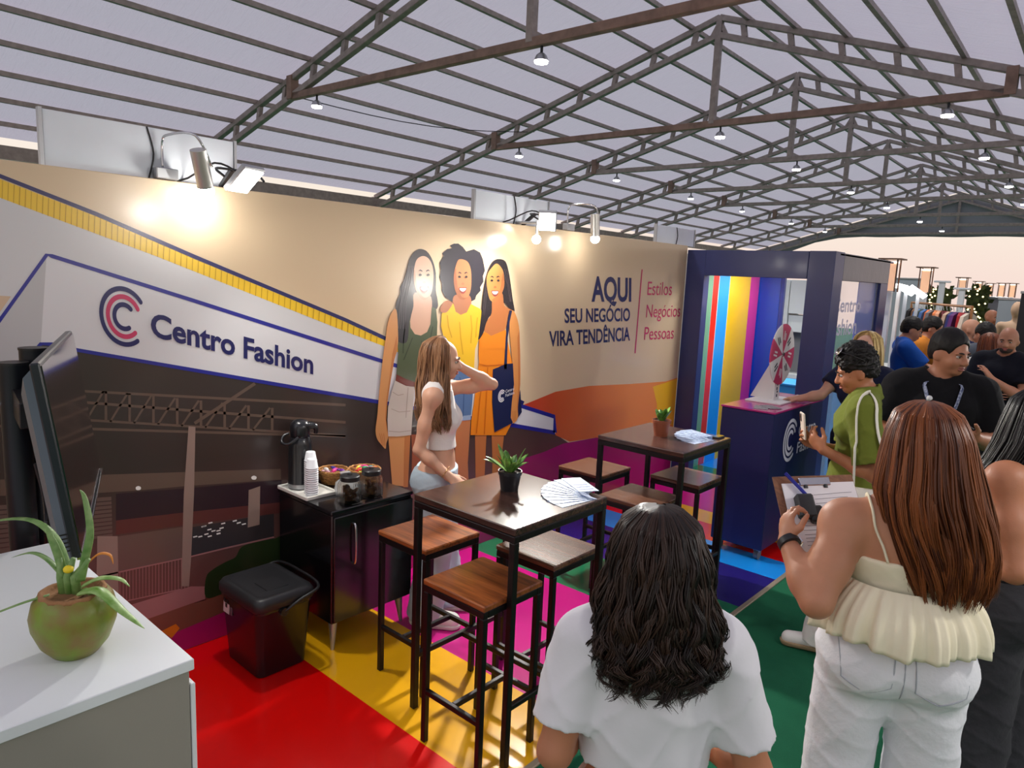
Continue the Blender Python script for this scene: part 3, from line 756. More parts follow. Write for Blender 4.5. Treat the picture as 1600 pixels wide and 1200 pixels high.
WALL_TEXT = [
('Centro Fashion', 'navy', 0.028, (1.347, 1.646), (0.875, -0.248), (0.002, 0.11)),
('AQUI', 'navy_t', 0.03, (4.901, 1.819), (0.618, 0.001), (-0.023, 0.205)),
('SEU NEGÓCIO', 'navy_t', 0.022, (4.546, 1.642), (0.974, -0.002), (-0.012, 0.114)),
('VIRA TENDÊNCIA', 'navy_t', 0.022, (4.363, 1.458), (1.18, 0.003), (-0.013, 0.12)),
('Estilos', 'magenta_t', 0, (5.788, 1.875), (0.455, 0.003), (0.0, 0.124)),
('Negócios', 'magenta_t', 0, (5.794, 1.665), (0.651, 0.0), (0.001, 0.12)),
('Pessoas', 'magenta_t', 0, (5.789, 1.454), (0.56, -0.008), (0.0, 0.121)),
('Centro', 'bag_white', 0.0, (3.862, 1.131), (0.096, 0.013), (-0.001, 0.022)),
('Fashion', 'bag_white', 0.0, (3.864, 1.1), (0.096, 0.013), (-0.001, 0.023)),
]
WALL_LOGO = [(1.232, 1.736), (0.103, -0.026), (0.006, 0.137)]
BAG_LOGO = [(3.822, 1.112), (0.04, 0.005), (-0.002, 0.047)]

# ================================================================ floor
carpet = mat('green_carpet', C(36, 104, 74), 0.95, noise=0.25, nscale=3.0, bump=0.5, bscale=400, spec=0.1)
floor = structure(MB().box((4, 10, -0.034), (44, 60, 0.06)).build('floor', carpet))
vinyl = {}
for k, c in dict(red=(222, 6, 4), yellow=(240, 176, 18), magenta=(196, 22, 128), green=(26, 112, 74), navy=(32, 22, 108),
                 sky=(22, 140, 232), orange=(238, 130, 60)).items():
    vinyl[k] = mat('vinyl_' + k, C(*c), 0.22, coat=0.3, bump=0.04, bscale=7, spec=0.5)
stage = structure(MB().box((-2.57, 2.2, -0.006), (1.86, 12.4, 0.008)).build('floor_stage', mat('stage_board', C(90, 80, 70), 0.6)))
for k, y0, y1 in (('red', -4, 1.85), ('yellow', 1.85, 2.44), ('magenta', 2.44, 3.55), ('green', 3.55, 4.12),
                  ('navy', 4.12, 4.71), ('sky', 4.71, 5.06), ('red', 5.06, 5.42), ('yellow', 5.42, 5.72),
                  ('magenta', 5.72, 6.75), ('green', 6.75, 7.15), ('sky', 7.15, 8.4)):
    MB().box((-2.565, (y0 + y1) / 2, -0.001), (1.83, y1 - y0, 0.004)).build('vinyl_strip', vinyl[k], stage)
structure(MB().box((-1.635, 2.2, -0.001), (0.032, 12.4, 0.012), 0.003).build('trim_1', mat('edge_strip', C(150, 138, 118), 0.5, 0.3)))

# ================================================================ printed wall
WX = -3.48
wall_m = mat('banner_vinyl', C(214, 190, 156), 0.24, coat=0.2, bump=0.03, bscale=5)
wall = structure(MB().box((WX - 0.04, 1.75, 1.185), (0.08, 9.5, 2.37), 0.003).build('wall_left', wall_m))

PCOL = dict(white=(206, 206, 208), white2=(214, 214, 217), grey=(186, 186, 188), beige2=(205, 178, 150), yellow=(238, 196, 42),
            yellow_dark=(188, 146, 22), navy=(34, 34, 92), navy_t=(38, 40, 86), blue=(40, 42, 140), brown_l=(98, 80, 70),
            plum=(50, 34, 42), rust=(92, 50, 48), brown_p=(102, 82, 76), dark=(54, 50, 53), pink=(158, 112, 112),
            earth=(120, 76, 62), column=(146, 124, 114), hedge=(38, 56, 30), brown=(62, 50, 46), lamp_white=(238, 236, 232),
            yellow2=(240, 186, 40), magenta=(160, 26, 104), orange=(210, 124, 32), hair1=(52, 46, 52), skin_o=(206, 146, 92),
            skin_od=(150, 86, 62), skin1=(214, 172, 146), skin1d=(204, 160, 134), olive=(76, 84, 60), belt=(104, 42, 34),
            shorts1=(194, 184, 174), hair2=(40, 36, 46), skin2=(186, 118, 76), skin2d=(170, 108, 74), shirt_yellow=(224, 178, 40),
            denim=(86, 112, 152), denim_l=(142, 162, 190), hair3=(34, 28, 34), skin3=(204, 136, 74), skin3d=(178, 108, 60),
            dress=(222, 128, 28), navy_bag=(28, 34, 68), eye_dark=(48, 36, 34), lip=(150, 66, 58), magenta_t=(196, 56, 100),
            skin1s=(196, 150, 124), skin2s=(160, 96, 62), skin3s=(184, 112, 60), skin_os=(184, 118, 70), hair1l=(92, 82, 88), hair3l=(70, 58, 62), olive_d=(56, 64, 46), yellow_s=(198, 150, 28), dress_s=(196, 100, 20), shorts_s=(166, 154, 144), denim_s=(62, 86, 126), bag_white=(222, 222, 228), swoosh=(200, 70, 44))


def pm(k):
    m = mat('print_' + k, C(*PCOL[k]), 0.24, coat=0.2, bump=0.03, bscale=5)
    return m


# the print of the hall goes from dark brown at the top to reddish brown at the foot
def ramp_mat(name, c1, c2, axis, a, b):
    m = mat(name, C(*c1), 0.24, coat=0.2)
    t = m.node_tree
    co = t.nodes.new('ShaderNodeTexCoord')
    sp = t.nodes.new('ShaderNodeSeparateXYZ')
    mr = t.nodes.new('ShaderNodeMapRange')
    mr.inputs[1].default_value = a
    mr.inputs[2].default_value = b
    mx = t.nodes.new('ShaderNodeMix')
    mx.data_type = 'RGBA'
    mx.inputs[6].default_value = C(*c1)
    mx.inputs[7].default_value = C(*c2)
    t.links.new(co.outputs['Object'], sp.inputs[0])
    t.links.new(sp.outputs[axis], mr.inputs[0])
    t.links.new(mr.outputs[0], mx.inputs[0])
    t.links.new(mx.outputs[2], t.nodes['Principled BSDF'].inputs['Base Color'])


ramp_mat('print_brown', (112, 74, 70), (58, 48, 45), 2, 0.2, 1.0)
ramp_mat('print_swoosh', (190, 48, 36), (232, 140, 66), 1, 4.0, 5.6)
PRINT = {}
EXT = {'facade', 'fascia_return', 'hall_interior'}


def print_group(name):
    if name not in PRINT:
        o = bpy.data.objects.new(name, None)
        COL.objects.link(o)
        o.parent = wall
        PRINT[name] = o
    return PRINT[name]


for grp, nm, col, layer, sm, pts in MURAL:
    q = catmull(pts, 4) if sm else pts
    MB().prism([(p[0], p[1]) for p in q], (WX + 0.0004 * layer, 0, 0), (0, 1, 0), (0, 0, 1), (1, 0, 0), 0).build(
        nm, pm(col), print_group(grp), local=True)
for txt, col, bold, o, u, v in WALL_TEXT:
    bag = col == 'bag_white'
    put_text(txt, pm(col), print_group('woman_orange_print' if bag else 'lettering_print'), (WX, *o), (0, *u), (0, *v),
             (0.0064 if bag else 0.0022, 0, 0), bold, one=bag)
logo(pm('navy'), pm('magenta_t'), print_group('logo_print'), (WX, *WALL_LOGO[0]), (0, *WALL_LOGO[1]), (0, *WALL_LOGO[2]), (0.002, 0, 0))
logo(pm('bag_white'), pm('bag_white'), PRINT['woman_orange_print'], (WX, *BAG_LOGO[0]), (0, *BAG_LOGO[1]), (0, *BAG_LOGO[2]), (0.0064, 0, 0))

# ================================================================ tent roof
TX, TZ, SL, SR, TH = -4.05, 5.2, 0.29, 0.34, 0.03
TRUSS_Y = [-1.6, 1.6, 4.8, 8.4, 11.2, 14.2, 17.0, 20.5, 23.6, 26.8]


def TW(lat, ax, z):
    c, s = math.cos(TH), math.sin(TH)
    return V3(TX + lat * c - ax * s, lat * s + ax * c, z)


def roof_z(lat):
    return TZ + (SL * lat if lat < 0 else -SR * lat)


steel = mat('galvanised_steel', C(172, 158, 152), 0.5, 0.2, noise=0.25, nscale=14)
rust = mat('rusty_steel', C(158, 128, 114), 0.6, 0.15, noise=0.35, nscale=9)
sheet = bpy.data.materials.new('roof_sheet')
sheet.use_nodes = True
t = sheet.node_tree
t.nodes.remove(t.nodes['Principled BSDF'])
out = t.nodes['Material Output']
dif, trl, gl = (t.nodes.new(x) for x in ('ShaderNodeBsdfDiffuse', 'ShaderNodeBsdfTranslucent', 'ShaderNodeBsdfGlossy'))
dif.inputs[0].default_value = C(204, 202, 210)
trl.inputs[0].default_value = C(216, 212, 224)
gl.inputs['Roughness'].default_value = 0.22
m1, m2 = t.nodes.new('ShaderNodeMixShader'), t.nodes.new('ShaderNodeMixShader')
m1.inputs[0].default_value = 0.5
m2.inputs[0].default_value = 0.1
co = t.nodes.new('ShaderNodeTexCoord')
mp = t.nodes.new('ShaderNodeMapping')
mp.inputs['Scale'].default_value = (3.0, 26.0, 3.0)
mp.inputs['Rotation'].default_value = (0, 0, 0.5)
nz = t.nodes.new('ShaderNodeTexNoise')
nz.inputs['Scale'].default_value = 1.0
nz.inputs['Detail'].default_value = 4
bp = t.nodes.new('ShaderNodeBump')
bp.inputs['Strength'].default_value = 0.55
bp.inputs['Distance'].default_value = 0.05
t.links.new(co.outputs['Object'], mp.inputs[0])
t.links.new(mp.outputs[0], nz.inputs[0])
t.links.new(nz.outputs[0], bp.inputs['Height'])
for n in (dif, trl, gl):
    t.links.new(bp.outputs[0], n.inputs['Normal'])
t.links.new(dif.outputs[0], m1.inputs[1])
t.links.new(trl.outputs[0], m1.inputs[2])
t.links.new(m1.outputs[0], m2.inputs[1])
t.links.new(gl.outputs[0], m2.inputs[2])
t.links.new(m2.outputs[0], out.inputs[0])

ceiling = bpy.data.objects.new('ceiling', None)
COL.objects.link(ceiling)
structure(ceiling)
LATL, LATR = -6.5, 5.7
for i in range(len(TRUSS_Y) - 1):
    a, b = TRUSS_Y[i], TRUSS_Y[i + 1]
    for l0, l1 in ((LATL, 0), (0, LATR)):
        g = MB().grid(17, 7, lambda u, v: TW(l0 + (l1 - l0) * u, a + (b - a) * v,
                                             roof_z(l0 + (l1 - l0) * u) + 0.075 + 0.012 * math.sin(u * 34) * math.sin(math.pi * v)))
        g.build('roof_sheet', sheet, ceiling, smooth=True, local=True)
PUR = [0.36 + 0.57 * k for k in range(11)]
for d in PUR:
    for lat in ([-d] if d < -LATL else []) + ([d] if d < LATR else []):
        z = roof_z(lat) + 0.045
        MB().bar(TW(lat, TRUSS_Y[0], z), TW(lat, TRUSS_Y[-1], z), 0.045, 0.05).build('purlin', steel, ceiling, local=True)
TIE_Z = 3.96
for i, y in enumerate(TRUSS_Y):
    tr = bpy.data.objects.new('roof_truss', None)
    COL.objects.link(tr)
    tr.parent = ceiling
    for side, lim in ((-1, LATL), (1, LATR)):
        for nm, off in (('upper_chord', 0.0), ('lower_chord', -0.2)):
            MB().bar(TW(0, y, TZ + off), TW(lim, y, roof_z(lim) + off), 0.07, 0.07, 0.006).build(nm, steel, tr, local=True)
        d = 0.3
        while d < abs(lim) - 0.1:
            lat = side * d
            z = roof_z(lat)
            MB().bar(TW(lat, y, z - 0.03), TW(lat + side * 0.03, y, roof_z(lat + side * 0.03) - 0.17), 0.05, 0.06).build(
                'web_post', steel, tr, local=True)
            d += 0.57
    MB().bar(TW(0, y, TZ), TW(0, y, TIE_Z), 0.075, 0.075, 0.005).build('king_post', steel, tr, local=True)
    for s_ in (-1, 1):
        MB().bar(TW(0, y, TZ - 0.04), TW(s_ * 0.12, y, TZ - 0.26), 0.04).build('ridge_brace', steel, tr, local=True)
    tl = (TZ - 0.2 - TIE_Z) / SL
    trr = (TZ - 0.2 - TIE_Z) / SR
    MB().bar(TW(-tl, y, TIE_Z), TW(trr, y, TIE_Z), 0.07, 0.08, 0.006).build('tie_beam', rust if i < 4 else steel, tr, local=True)
    for lat in (-tl, trr):
        MB().box(TW(lat, y, TIE_Z + 0.1), (0.1, 0.1, 0.26)).build('end_plate', rust, tr, local=True)
# eave beams and uprights behind the wall
for lat in (LATL, LATR):
    MB().bar(TW(lat, TRUSS_Y[0], roof_z(lat) - 0.1), TW(lat, TRUSS_Y[-1], roof_z(lat) - 0.1), 0.1, 0.16).build('eave_beam', steel, ceiling, local=True)
    for y in TRUSS_Y:
        MB().bar(TW(lat, y, 0), TW(lat, y, roof_z(lat)), 0.1).build('tent_post', steel, ceiling, local=True)
# far gable cloth with a scalloped lower edge
gp = [(LATL, roof_z(LATL)), (0, TZ), (LATR, roof_z(LATR))]
low = [(LATR, 3.0), (5.2, 3.35), (4.6, 3.7), (3.8, 3.84)] + [(x, 3.86 - 0.012 * math.cos(x * 3)) for x in np.linspace(3.2, -2.8, 14)] + [(-3.6, 3.82), (-4.4, 3.66), (-5.2, 3.35), (-5.9, 3.0), (LATL, 2.7)]
g = MB()
poly = gp + low
g.add([TW(x, 26.9, z) for x, z in poly] + [TW(x, 26.915, z) for x, z in poly],
      [tuple(range(len(poly))), tuple(range(len(poly), 2 * len(poly)))[::-1]] +
      [(i, len(poly) + i, len(poly) + (i + 1) % len(poly), (i + 1) % len(poly)) for i in range(len(poly))])
g.build('gable_cloth', mat('gable_cloth', C(150, 150, 158), 0.8), ceiling, local=True)
# a sagging cable under the near roof sheets
for a, b in (((-5.6, 0.2, 4.62), (-4.9, 4.9, 4.80)), ((-7.9, 4.9, 4.0), (-7.2, 8.4, 4.15))):
    a, b = V3(*a), V3(*b)
    MB().tube([a + (b - a) * k / 8 - V3(0, 0, 0.12 * math.sin(math.pi * k / 8)) for k in range(9)], 0.006, 6).build(
        'cable', mat('black_cable', C(30, 30, 32), 0.6), ceiling, local=True)

# ================================================================ lamps on the tie beams
chrome = mat('chrome', C(200, 200, 204), 0.18, 1.0)
glow = mat('lamp_glow', (1, 1, 1, 1), 0.4, emit=(1.0, 0.97, 0.9, 1), estr=30)
black_plastic = mat('black_plastic', C(22, 22, 25), 0.4)
aluminium = mat('aluminium', C(176, 178, 182), 0.35, 0.8)


def add_light(kind, loc, power, parent, col=(1, 0.96, 0.9), size=0.05, tgt=None, spot=2.4, blend=0.6):
    l = bpy.data.lights.new('light', kind)
    l.energy = power
    l.color = col
    if kind == 'SPOT':
        l.spot_size = spot
        l.spot_blend = blend
        l.shadow_soft_size = size
    elif kind == 'POINT':
        l.shadow_soft_size = size
    else:
        l.size = size
    o = bpy.data.objects.new('light', l)
    COL.objects.link(o)
    m = Matrix.Translation(loc)
    if tgt is not None:
        m = m @ (Vector(tgt) - Vector(loc)).to_track_quat('-Z', 'Y').to_matrix().to_4x4()
    o.parent = parent
    o.matrix_parent_inverse = wm(parent).inverted()
    o.matrix_basis = m
    return o


ordn = ['nearest', 'second', 'third', 'fourth', 'fifth', 'sixth', 'seventh']
LAMP_P = 110
for ti, y in enumerate(TRUSS_Y[2:9]):
    for nm, lat in (('left end', -3.1), ('king post', 0.12), ('right end', 2.55)):
        if ti == 0 and lat > 1:
            continue
        p = TW(lat, y, TIE_Z - 0.035)
        t = thing('tie_beam_lamp', 'small white floodlight under the %s tie beam, at its %s' % (ordn[ti], nm), 'lamp', tuple(p - V3(0, 0, 0.14)),
                  group='floodlights under the tie beams')
        MB().tube([p, p - V3(0, 0, 0.06)], 0.012, 8).build('stem', black_plastic, t)
        q = p - V3(0, 0, 0.06)
        MB().lathe([(0.02, 0), (0.045, -0.02), (0.062, -0.06), (0.066, -0.066)], q, 16).build('housing', aluminium, t, smooth='auto')
        MB().lathe([(0.06, -0.067), (0.056, -0.082), (0.02, -0.09)], q, 16).build('lens', glow, t, smooth=True)
        add_light('SPOT', tuple(q - V3(0, 0, 0.1)), LAMP_P, t, size=0.06, tgt=tuple(q - V3(0, 0, 2)), spot=2.5, blend=0.7)

# ================================================================ lamps and boards on top of the wall
white_board = mat('white_board', C(236, 242, 250), 0.5, noise=0.06, nscale=3)
for y0, y1, h, lab in ((0.96, 1.79, 0.232, 'large white board on top of the printed wall behind the chrome spotlight'),
                       (3.52, 4.31, 0.20, 'white board on top of the printed wall above the three printed women'),
                       (5.95, 6.69, 0.165, 'small white board on the wall top beside the navy booth')):
    t = thing('white_board', lab, 'board', (WX - 0.05, (y0 + y1) / 2, 2.37))
    MB().box((WX - 0.05, (y0 + y1) / 2, 2.37 + h / 2), (0.018, y1 - y0, h), 0.002).build('panel', white_board, t)
    MB().box((WX - 0.05, y0 - 0.008, 2.37 + h / 2), (0.03, 0.014, h + 0.01)).build('edge_strip', aluminium, t)
    MB().box((WX - 0.05, y1 + 0.008, 2.37 + h / 2), (0.03, 0.014, h + 0.01)).build('edge_strip', aluminium, t)
    MB().tube(catmull([(WX - 0.038, y0 + (y1 - y0) * 0.5, 2.37 + h), (WX - 0.035, y0 + (y1 - y0) * 0.53, 2.37 + h * 0.5),
                       (WX - 0.034, y0 + (y1 - y0) * 0.5, 2.372)], 5, False), 0.004, 6).build('wire', black_plastic, t)


def chrome_spot(y, lab, aim, power):
    top = V3(WX + 0.2, y - 0.06, 2.50)
    d = V3(*aim)
    d /= np.linalg.norm(d)
    t = thing('chrome_spotlight', lab, 'lamp', (WX, y, 2.37), group='chrome spotlights on the wall')
    MB().tube([top, top + d * 0.165], 0.036, 20).build('cylinder', mat('brushed_chrome', C(214, 212, 208), 0.38, 0.8), t, smooth='auto')
    MB().tube([top + d * 0.165, top + d * 0.17], 0.038, 20).build('rim', chrome, t, smooth='auto')
    b = top + d * 0.19
    MB().ell(b, (0.036, 0.036, 0.034)).build('bulb', glow, t, smooth=True)
    m = top + d * 0.07
    MB().tube(catmull([(WX - 0.01, y - 0.13, 2.42), (WX - 0.01, y - 0.13, 2.54), (WX + 0.04, y - 0.12, 2.57), (top[0], top[1] - 0.01, 2.56), m + V3(0, 0.05, 0)], 5, False),
              0.006, 8).build('bracket_arm', chrome, t, smooth=True)
    MB().box((WX - 0.005, y - 0.12, 2.398), (0.05, 0.1, 0.05), 0.004).build('clamp', aluminium, t)
    add_light('POINT', tuple(b + d * 0.05), power, t, size=0.04)
    return t


chrome_spot(1.56, 'chrome cylinder spotlight glowing over the wide beige patch of the wall', (-0.32, 0.35, -1), 3.4)
chrome_spot(4.66, 'chrome cylinder spotlight on the wall near the AQUI lettering', (0, 0.1, -1), 2.0)


def flood(y, lab, tgt, power):
    t = thing('led_floodlight', lab, 'lamp', (WX, y, 2.37), group='flat led floodlights on the wall')
    c = V3(WX + 0.2, y, 2.40)
    d = V3(*tgt) - c
    d /= np.linalg.norm(d)
    x, yy, d = frame(d)
    R = np.array([x, yy, d]).T
    MB().box(c, (0.13, 0.17, 0.03), 0.006, R).build('housing', aluminium, t)
    MB().box(c + d * 0.017, (0.11, 0.145, 0.004), 0, R).build('lens', glow, t)
    MB().tube(catmull([c + V3(0, -0.1, 0), c + V3(-0.08, -0.1, 0.04), c + V3(-0.12, 0, 0.05), c + V3(-0.08, 0.1, 0.04), c + V3(0, 0.1, 0)], 4, False), 0.006, 6).build('yoke', black_plastic, t)
    MB().bar((WX - 0.04, y, 2.372), c + V3(-0.12, 0, 0.05), 0.02).build('arm', black_plastic, t)
    MB().tube(catmull([c - d * 0.02, c + V3(-0.05, -0.12, 0.06), (WX - 0.04, y - 0.2, 2.38), (WX - 0.05, y - 0.42, 2.376)], 5, False), 0.005, 6).build('power_cord', black_plastic, t)
    add_light('SPOT', tuple(c + d * 0.03), power, t, size=0.06, tgt=tgt, spot=2.3, blend=0.5)
    return t


flood(1.72, 'flat led floodlight right of the chrome spotlight over the beige patch', (-1.4, 2.2, 0), 70)
flood(4.02, 'flat led floodlight on the wall top near the three printed women', (-1.8, 2.2, 0.3), 330)
lamp = thing('globe_bulb', 'round glowing bulb on the wall top above the printed women', 'lamp', (WX, 4.05, 2.37))
MB().ell((WX + 0.17, 3.94, 2.262), (0.032, 0.032, 0.032)).build('bulb', glow, lamp, smooth=True)
MB().tube([(WX + 0.17, 3.94, 2.29), (WX + 0.17, 3.94, 2.38), (WX - 0.03, 3.94, 2.385)], 0.01, 8).build('arm', aluminium, lamp)
add_light('POINT', (WX + 0.24, 3.94, 2.25), 3.0, lamp, size=0.035)

# ================================================================ tables and stools
wood_dark = wood_mat('dark_stained_wood', C(84, 56, 48), C(44, 28, 25), 8, 0.22)
wood_warm = wood_mat('warm_stained_wood', C(176, 100, 48), C(96, 46, 22), 8, 0.3)
wood_mid = wood_mat('brown_stained_wood', C(112, 76, 58), C(66, 42, 34), 8, 0.25)
iron = mat('black_iron', C(24, 18, 20), 0.38, 0.4)


def make_table(name, label):
    t = thing(name, label, 'table', group='tall bar tables')
    w, d, h = 0.60, 0.63, 1.03
    MB().box((0, 0, h - 0.015), (w, d, 0.03), 0.004).build('tabletop', wood_dark, t, local=True)
    for s in (-1, 1):
        MB().box((0, s * (d / 2 - 0.016), h - 0.046), (w, 0.03, 0.03), 0.003).build('apron', iron, t, local=True)
        MB().box((s * (w / 2 - 0.016), 0, h - 0.046), (0.03, d - 0.06, 0.03), 0.003).build('apron', iron, t, local=True)
        MB().box((s * (w / 2 - 0.016), 0, 0.26), (0.024, d - 0.06, 0.024), 0.003).build('footrest', iron, t, local=True)
        for s2 in (-1, 1):
            MB().box((s * (w / 2 - 0.016), s2 * (d / 2 - 0.016), (h - 0.06) / 2), (0.03, 0.03, h - 0.06), 0.003).build('leg', iron, t, local=True)
    MB().box((0, 0.0, 0.26), (w - 0.05, 0.024, 0.024), 0.003).build('footrest', iron, t, local=True)
    return t


def make_stool(name, label, m):
    t = thing(name, label, 'stool', group='square bar stools')
    w, h = 0.355, 0.74
    MB().box((0, 0, h - 0.013), (w, w, 0.026), 0.005).build('seat', m, t, local=True)
    k = w / 2 - 0.016
    for s in (-1, 1):
        MB().box((0, s * k, h - 0.041), (w - 0.006, 0.026, 0.03), 0.003).build('seat_frame', iron, t, local=True)
        MB().box((s * k, 0, h - 0.041), (0.026, w - 0.06, 0.03), 0.003).build('seat_frame', iron, t, local=True)
        MB().box((0, s * k, 0.235), (w - 0.05, 0.022, 0.024), 0.003).build('stretcher', iron, t, local=True)
        for s2 in (-1, 1):
            MB().box((s * k, s2 * k, (h - 0.056) / 2), (0.026, 0.026, h - 0.056), 0.003).build('leg', iron, t, local=True)
    MB().box((0, 0, 0.235), (0.022, w - 0.05, 0.024), 0.003).build('stretcher', iron, t, local=True)
    return t


tb = make_table('bar_table', 'dark wood bar table in front with the black plant pot on it')
tb2 = copy_tree(tb)
place(tb, (-1.995, 2.29, 0))
place(tb2, (-2.165, 3.945, 0), 0, 'dark wood bar table farther back with the brown plant pot on it')
st = make_stool('bar_stool', 'warm brown square stool in front, half pushed under the front table', wood_warm)
s2 = copy_tree(st)
place(st, (-1.905, 2.03, 0))
place(s2, (-2.475, 2.235, 0), 0, 'warm brown square stool between the front table and the black cabinet')
st3 = make_stool('bar_stool', 'dark square stool half under the right side of the front table', wood_mid)
place(st3, (-1.96, 2.53, 0))
for x, y, l in ((-2.648, 3.885, 'dark square stool between the printed wall and the farther table'),
                (-2.09, 3.565, 'brown square stool on the near side of the farther table'),
                (-2.115, 4.19, 'dark square stool between the farther table and the navy counter')):
    place(copy_tree(st3), (x, y, 0), 0, l)

# ---- plants on the tables
leaf_m = mat('striped_leaf', C(70, 128, 44), 0.4, noise=0.5, nscale=26, col2=C(150, 186, 90))
leaf_d = mat('dark_leaf', C(44, 92, 34), 0.35, noise=0.4, nscale=30, col2=C(96, 140, 50))
soil = mat('potting_soil', C(48, 34, 26), 0.95, bump=0.8, bscale=150)


def leaf(base, d, length, w, droop, m, parent, fold=0.25, n=9, lift=0.0):
    base, d = V3(*base), V3(*d)
    d /= np.linalg.norm(d)
    side = np.cross(d, V3(0, 0, 1))
    side = side / (np.linalg.norm(side) + 1e-9) if np.linalg.norm(side) > 1e-3 else V3(1, 0, 0)
    mb = MB()
    rows = []
    for i in range(n):
        t = i / (n - 1)
        c = base + d * length * t + V3(0, 0, -droop * length * t * t + lift * t)
        ww = w * math.sin(math.pi * min(1, 0.12 + 0.88 * t)) ** 0.8 + 0.0006
        up = V3(0, 0, 1)
        rows += [c - side * ww + up * fold * ww, c - up * 0.001, c + side * ww + up * fold * ww, c - up * 0.0022]
    fs = []
    for i in range(n - 1):
        for k in range(4):
            fs.append((i * 4 + k, i * 4 + (k + 1) % 4, i * 4 + 4 + (k + 1) % 4, i * 4 + 4 + k))
    fs += [(3, 2, 1, 0), tuple((n - 1) * 4 + k for k in range(4))]
    mb.add(rows, fs)
    return mb.build('leaf', m, parent, smooth=True)


def pot_plant(name, lab, c, pot_m, leaves, r=0.05, h=0.09):
    t = thing(name, lab, 'potted plant', c)
    c = V3(*c)
    MB().lathe([(r * 0.76, 0), (r * 0.98, h * 0.82), (r * 1.06, h * 0.83), (r * 1.07, h), (r * 0.98, h), (r * 0.95, h * 0.86)], c, 28).build('pot', pot_m, t, smooth='auto')
    MB().lathe([(r * 0.94, h * 0.84), (r * 0.94, h * 0.9), (r * 0.4, h * 0.94)], c, 20).build('soil', soil, t)
    for d, L, w, dr, m in leaves:
        leaf(c + V3(d[0] * 0.012, d[1] * 0.012, h * 0.88), d, L, w, dr, m, t)
    return t


rd = random.Random(4)
lv = [((-0.62, -0.62, 0.75), 0.15, 0.02, 0.25, leaf_m)]
for k in range(13):
    a = k * 2.4
    e = rd.uniform(0.8, 2.6)
    lv.append(((math.cos(a), math.sin(a), e), rd.uniform(0.1, 0.165), rd.uniform(0.013, 0.019), rd.uniform(0.05, 0.3), leaf_m if k % 3 else leaf_d))
pot_plant('potted_plant', 'leafy green plant in a black pot on the front table', (-2.056, 2.34, 1.03), mat('black_pot', C(24, 24, 28), 0.35), lv, 0.052, 0.092)
lv = []
for k in range(11):
    a = k * 2.4 + 0.5
    lv.append(((math.cos(a) * 0.6, math.sin(a) * 0.6, rd.uniform(0.8, 1.6)), rd.uniform(0.08, 0.125), rd.uniform(0.02, 0.028), 0.12, leaf_d if k % 4 else leaf_m))
pot_plant('potted_plant', 'broad leaved green plant in a brown pot on the farther table', (-2.195, 3.94, 1.03), mat('brown_pot', C(128, 66, 42), 0.5), lv, 0.056, 0.105)

# ---- leaflets fanned out on the tables
paper_m = mat('leaflet_print', C(196, 210, 228), 0.35, noise=0.6, nscale=38, col2=C(120, 140, 178), stretch=(1, 3, 1))
ink = mat('leaflet_ink', C(84, 104, 150), 0.5)


def fan(pivot, a0, a1, n, lab, grp, L=0.2, W=0.098):
    for k in range(n):
        a = math.radians(a0 + (a1 - a0) * k / (n - 1))
        u = V3(math.cos(a), math.sin(a), 0)
        v = V3(-math.sin(a), math.cos(a), 0)
        c = V3(*pivot) + u * (L * 0.5) + V3(0, 0, 0.0012 + 0.0024 * k)
        where = ' the lowest' if k == 0 else (' the topmost' if k == n - 1 else ' number %s from the bottom' % ('one two three four five six seven eight nine ten'.split()[k]))
        t = thing('leaflet', 'pale blue leaflet in the fan on the %s,%s' % (lab, where), 'leaflet', tuple(c), group=grp)
        R = np.array([u, v, V3(0, 0, 1)]).T
        MB().box(c, (L, W, 0.0016), 0, R).build('sheet', paper_m, t)
        for q in range(3):
            MB().box(c + u * (0.035 * q - 0.075) + V3(0, 0, 0.001), (0.008, W * 0.7, 0.0004), 0, R).build('print_line', ink, t)


fan((-1.755, 2.545, 1.03), 262, 150, 10, 'front table', 'leaflets on the front table', 0.215)
fan((-1.955, 4.10, 1.03), 262, 160, 7, 'farther table', 'leaflets on the farther table')
ph = thing('phone', 'small black phone beside the leaflets on the farther table', 'phone', (-1.93, 4.19, 1.03))
MB().box((-1.925, 4.2, 1.036), (0.045, 0.09, 0.01), 0.004).build('body', black_plastic, ph)
MB().box((-1.925, 4.2, 1.0415), (0.04, 0.082, 0.001)).build('screen', mat('dark_glass', C(12, 12, 16), 0.1), ph)

# ================================================================ black cabinet with the coffee things
cab_m = mat('black_gloss', C(14, 13, 17), 0.18, coat=0.4, noise=0.2, nscale=4)
t = thing('cabinet', 'black glossy cabinet on metal legs beside the cooler', 'cabinet', (-3.2, 2.25, 0))
x0, x1, y0, y1 = -3.455, -2.945, 1.99, 2.52
body = MB().box(((x0 + x1) / 2, (y0 + y1) / 2, 0.45), (x1 - x0, y1 - y0, 0.6), 0.006).build('body', cab_m, t)
MB().box(((x0 + x1) / 2, (y0 + y1) / 2, 0.76), (x1 - x0 + 0.01, y1 - y0 + 0.012, 0.022), 0.005).build('top', cab_m, t)
door = MB().box((x1 + 0.008, (y0 + y1) / 2, 0.45), (0.018, y1 - y0 - 0.01, 0.575), 0.004).build('door', cab_m, t)
MB().tube(catmull([(x1 + 0.016, 2.112, 0.465), (x1 + 0.036, 2.112, 0.48), (x1 + 0.042, 2.112, 0.575), (x1 + 0.036, 2.112, 0.67), (x1 + 0.016, 2.112, 0.686)], 5, False), 0.006, 8).build('handle', chrome, door, smooth=True)
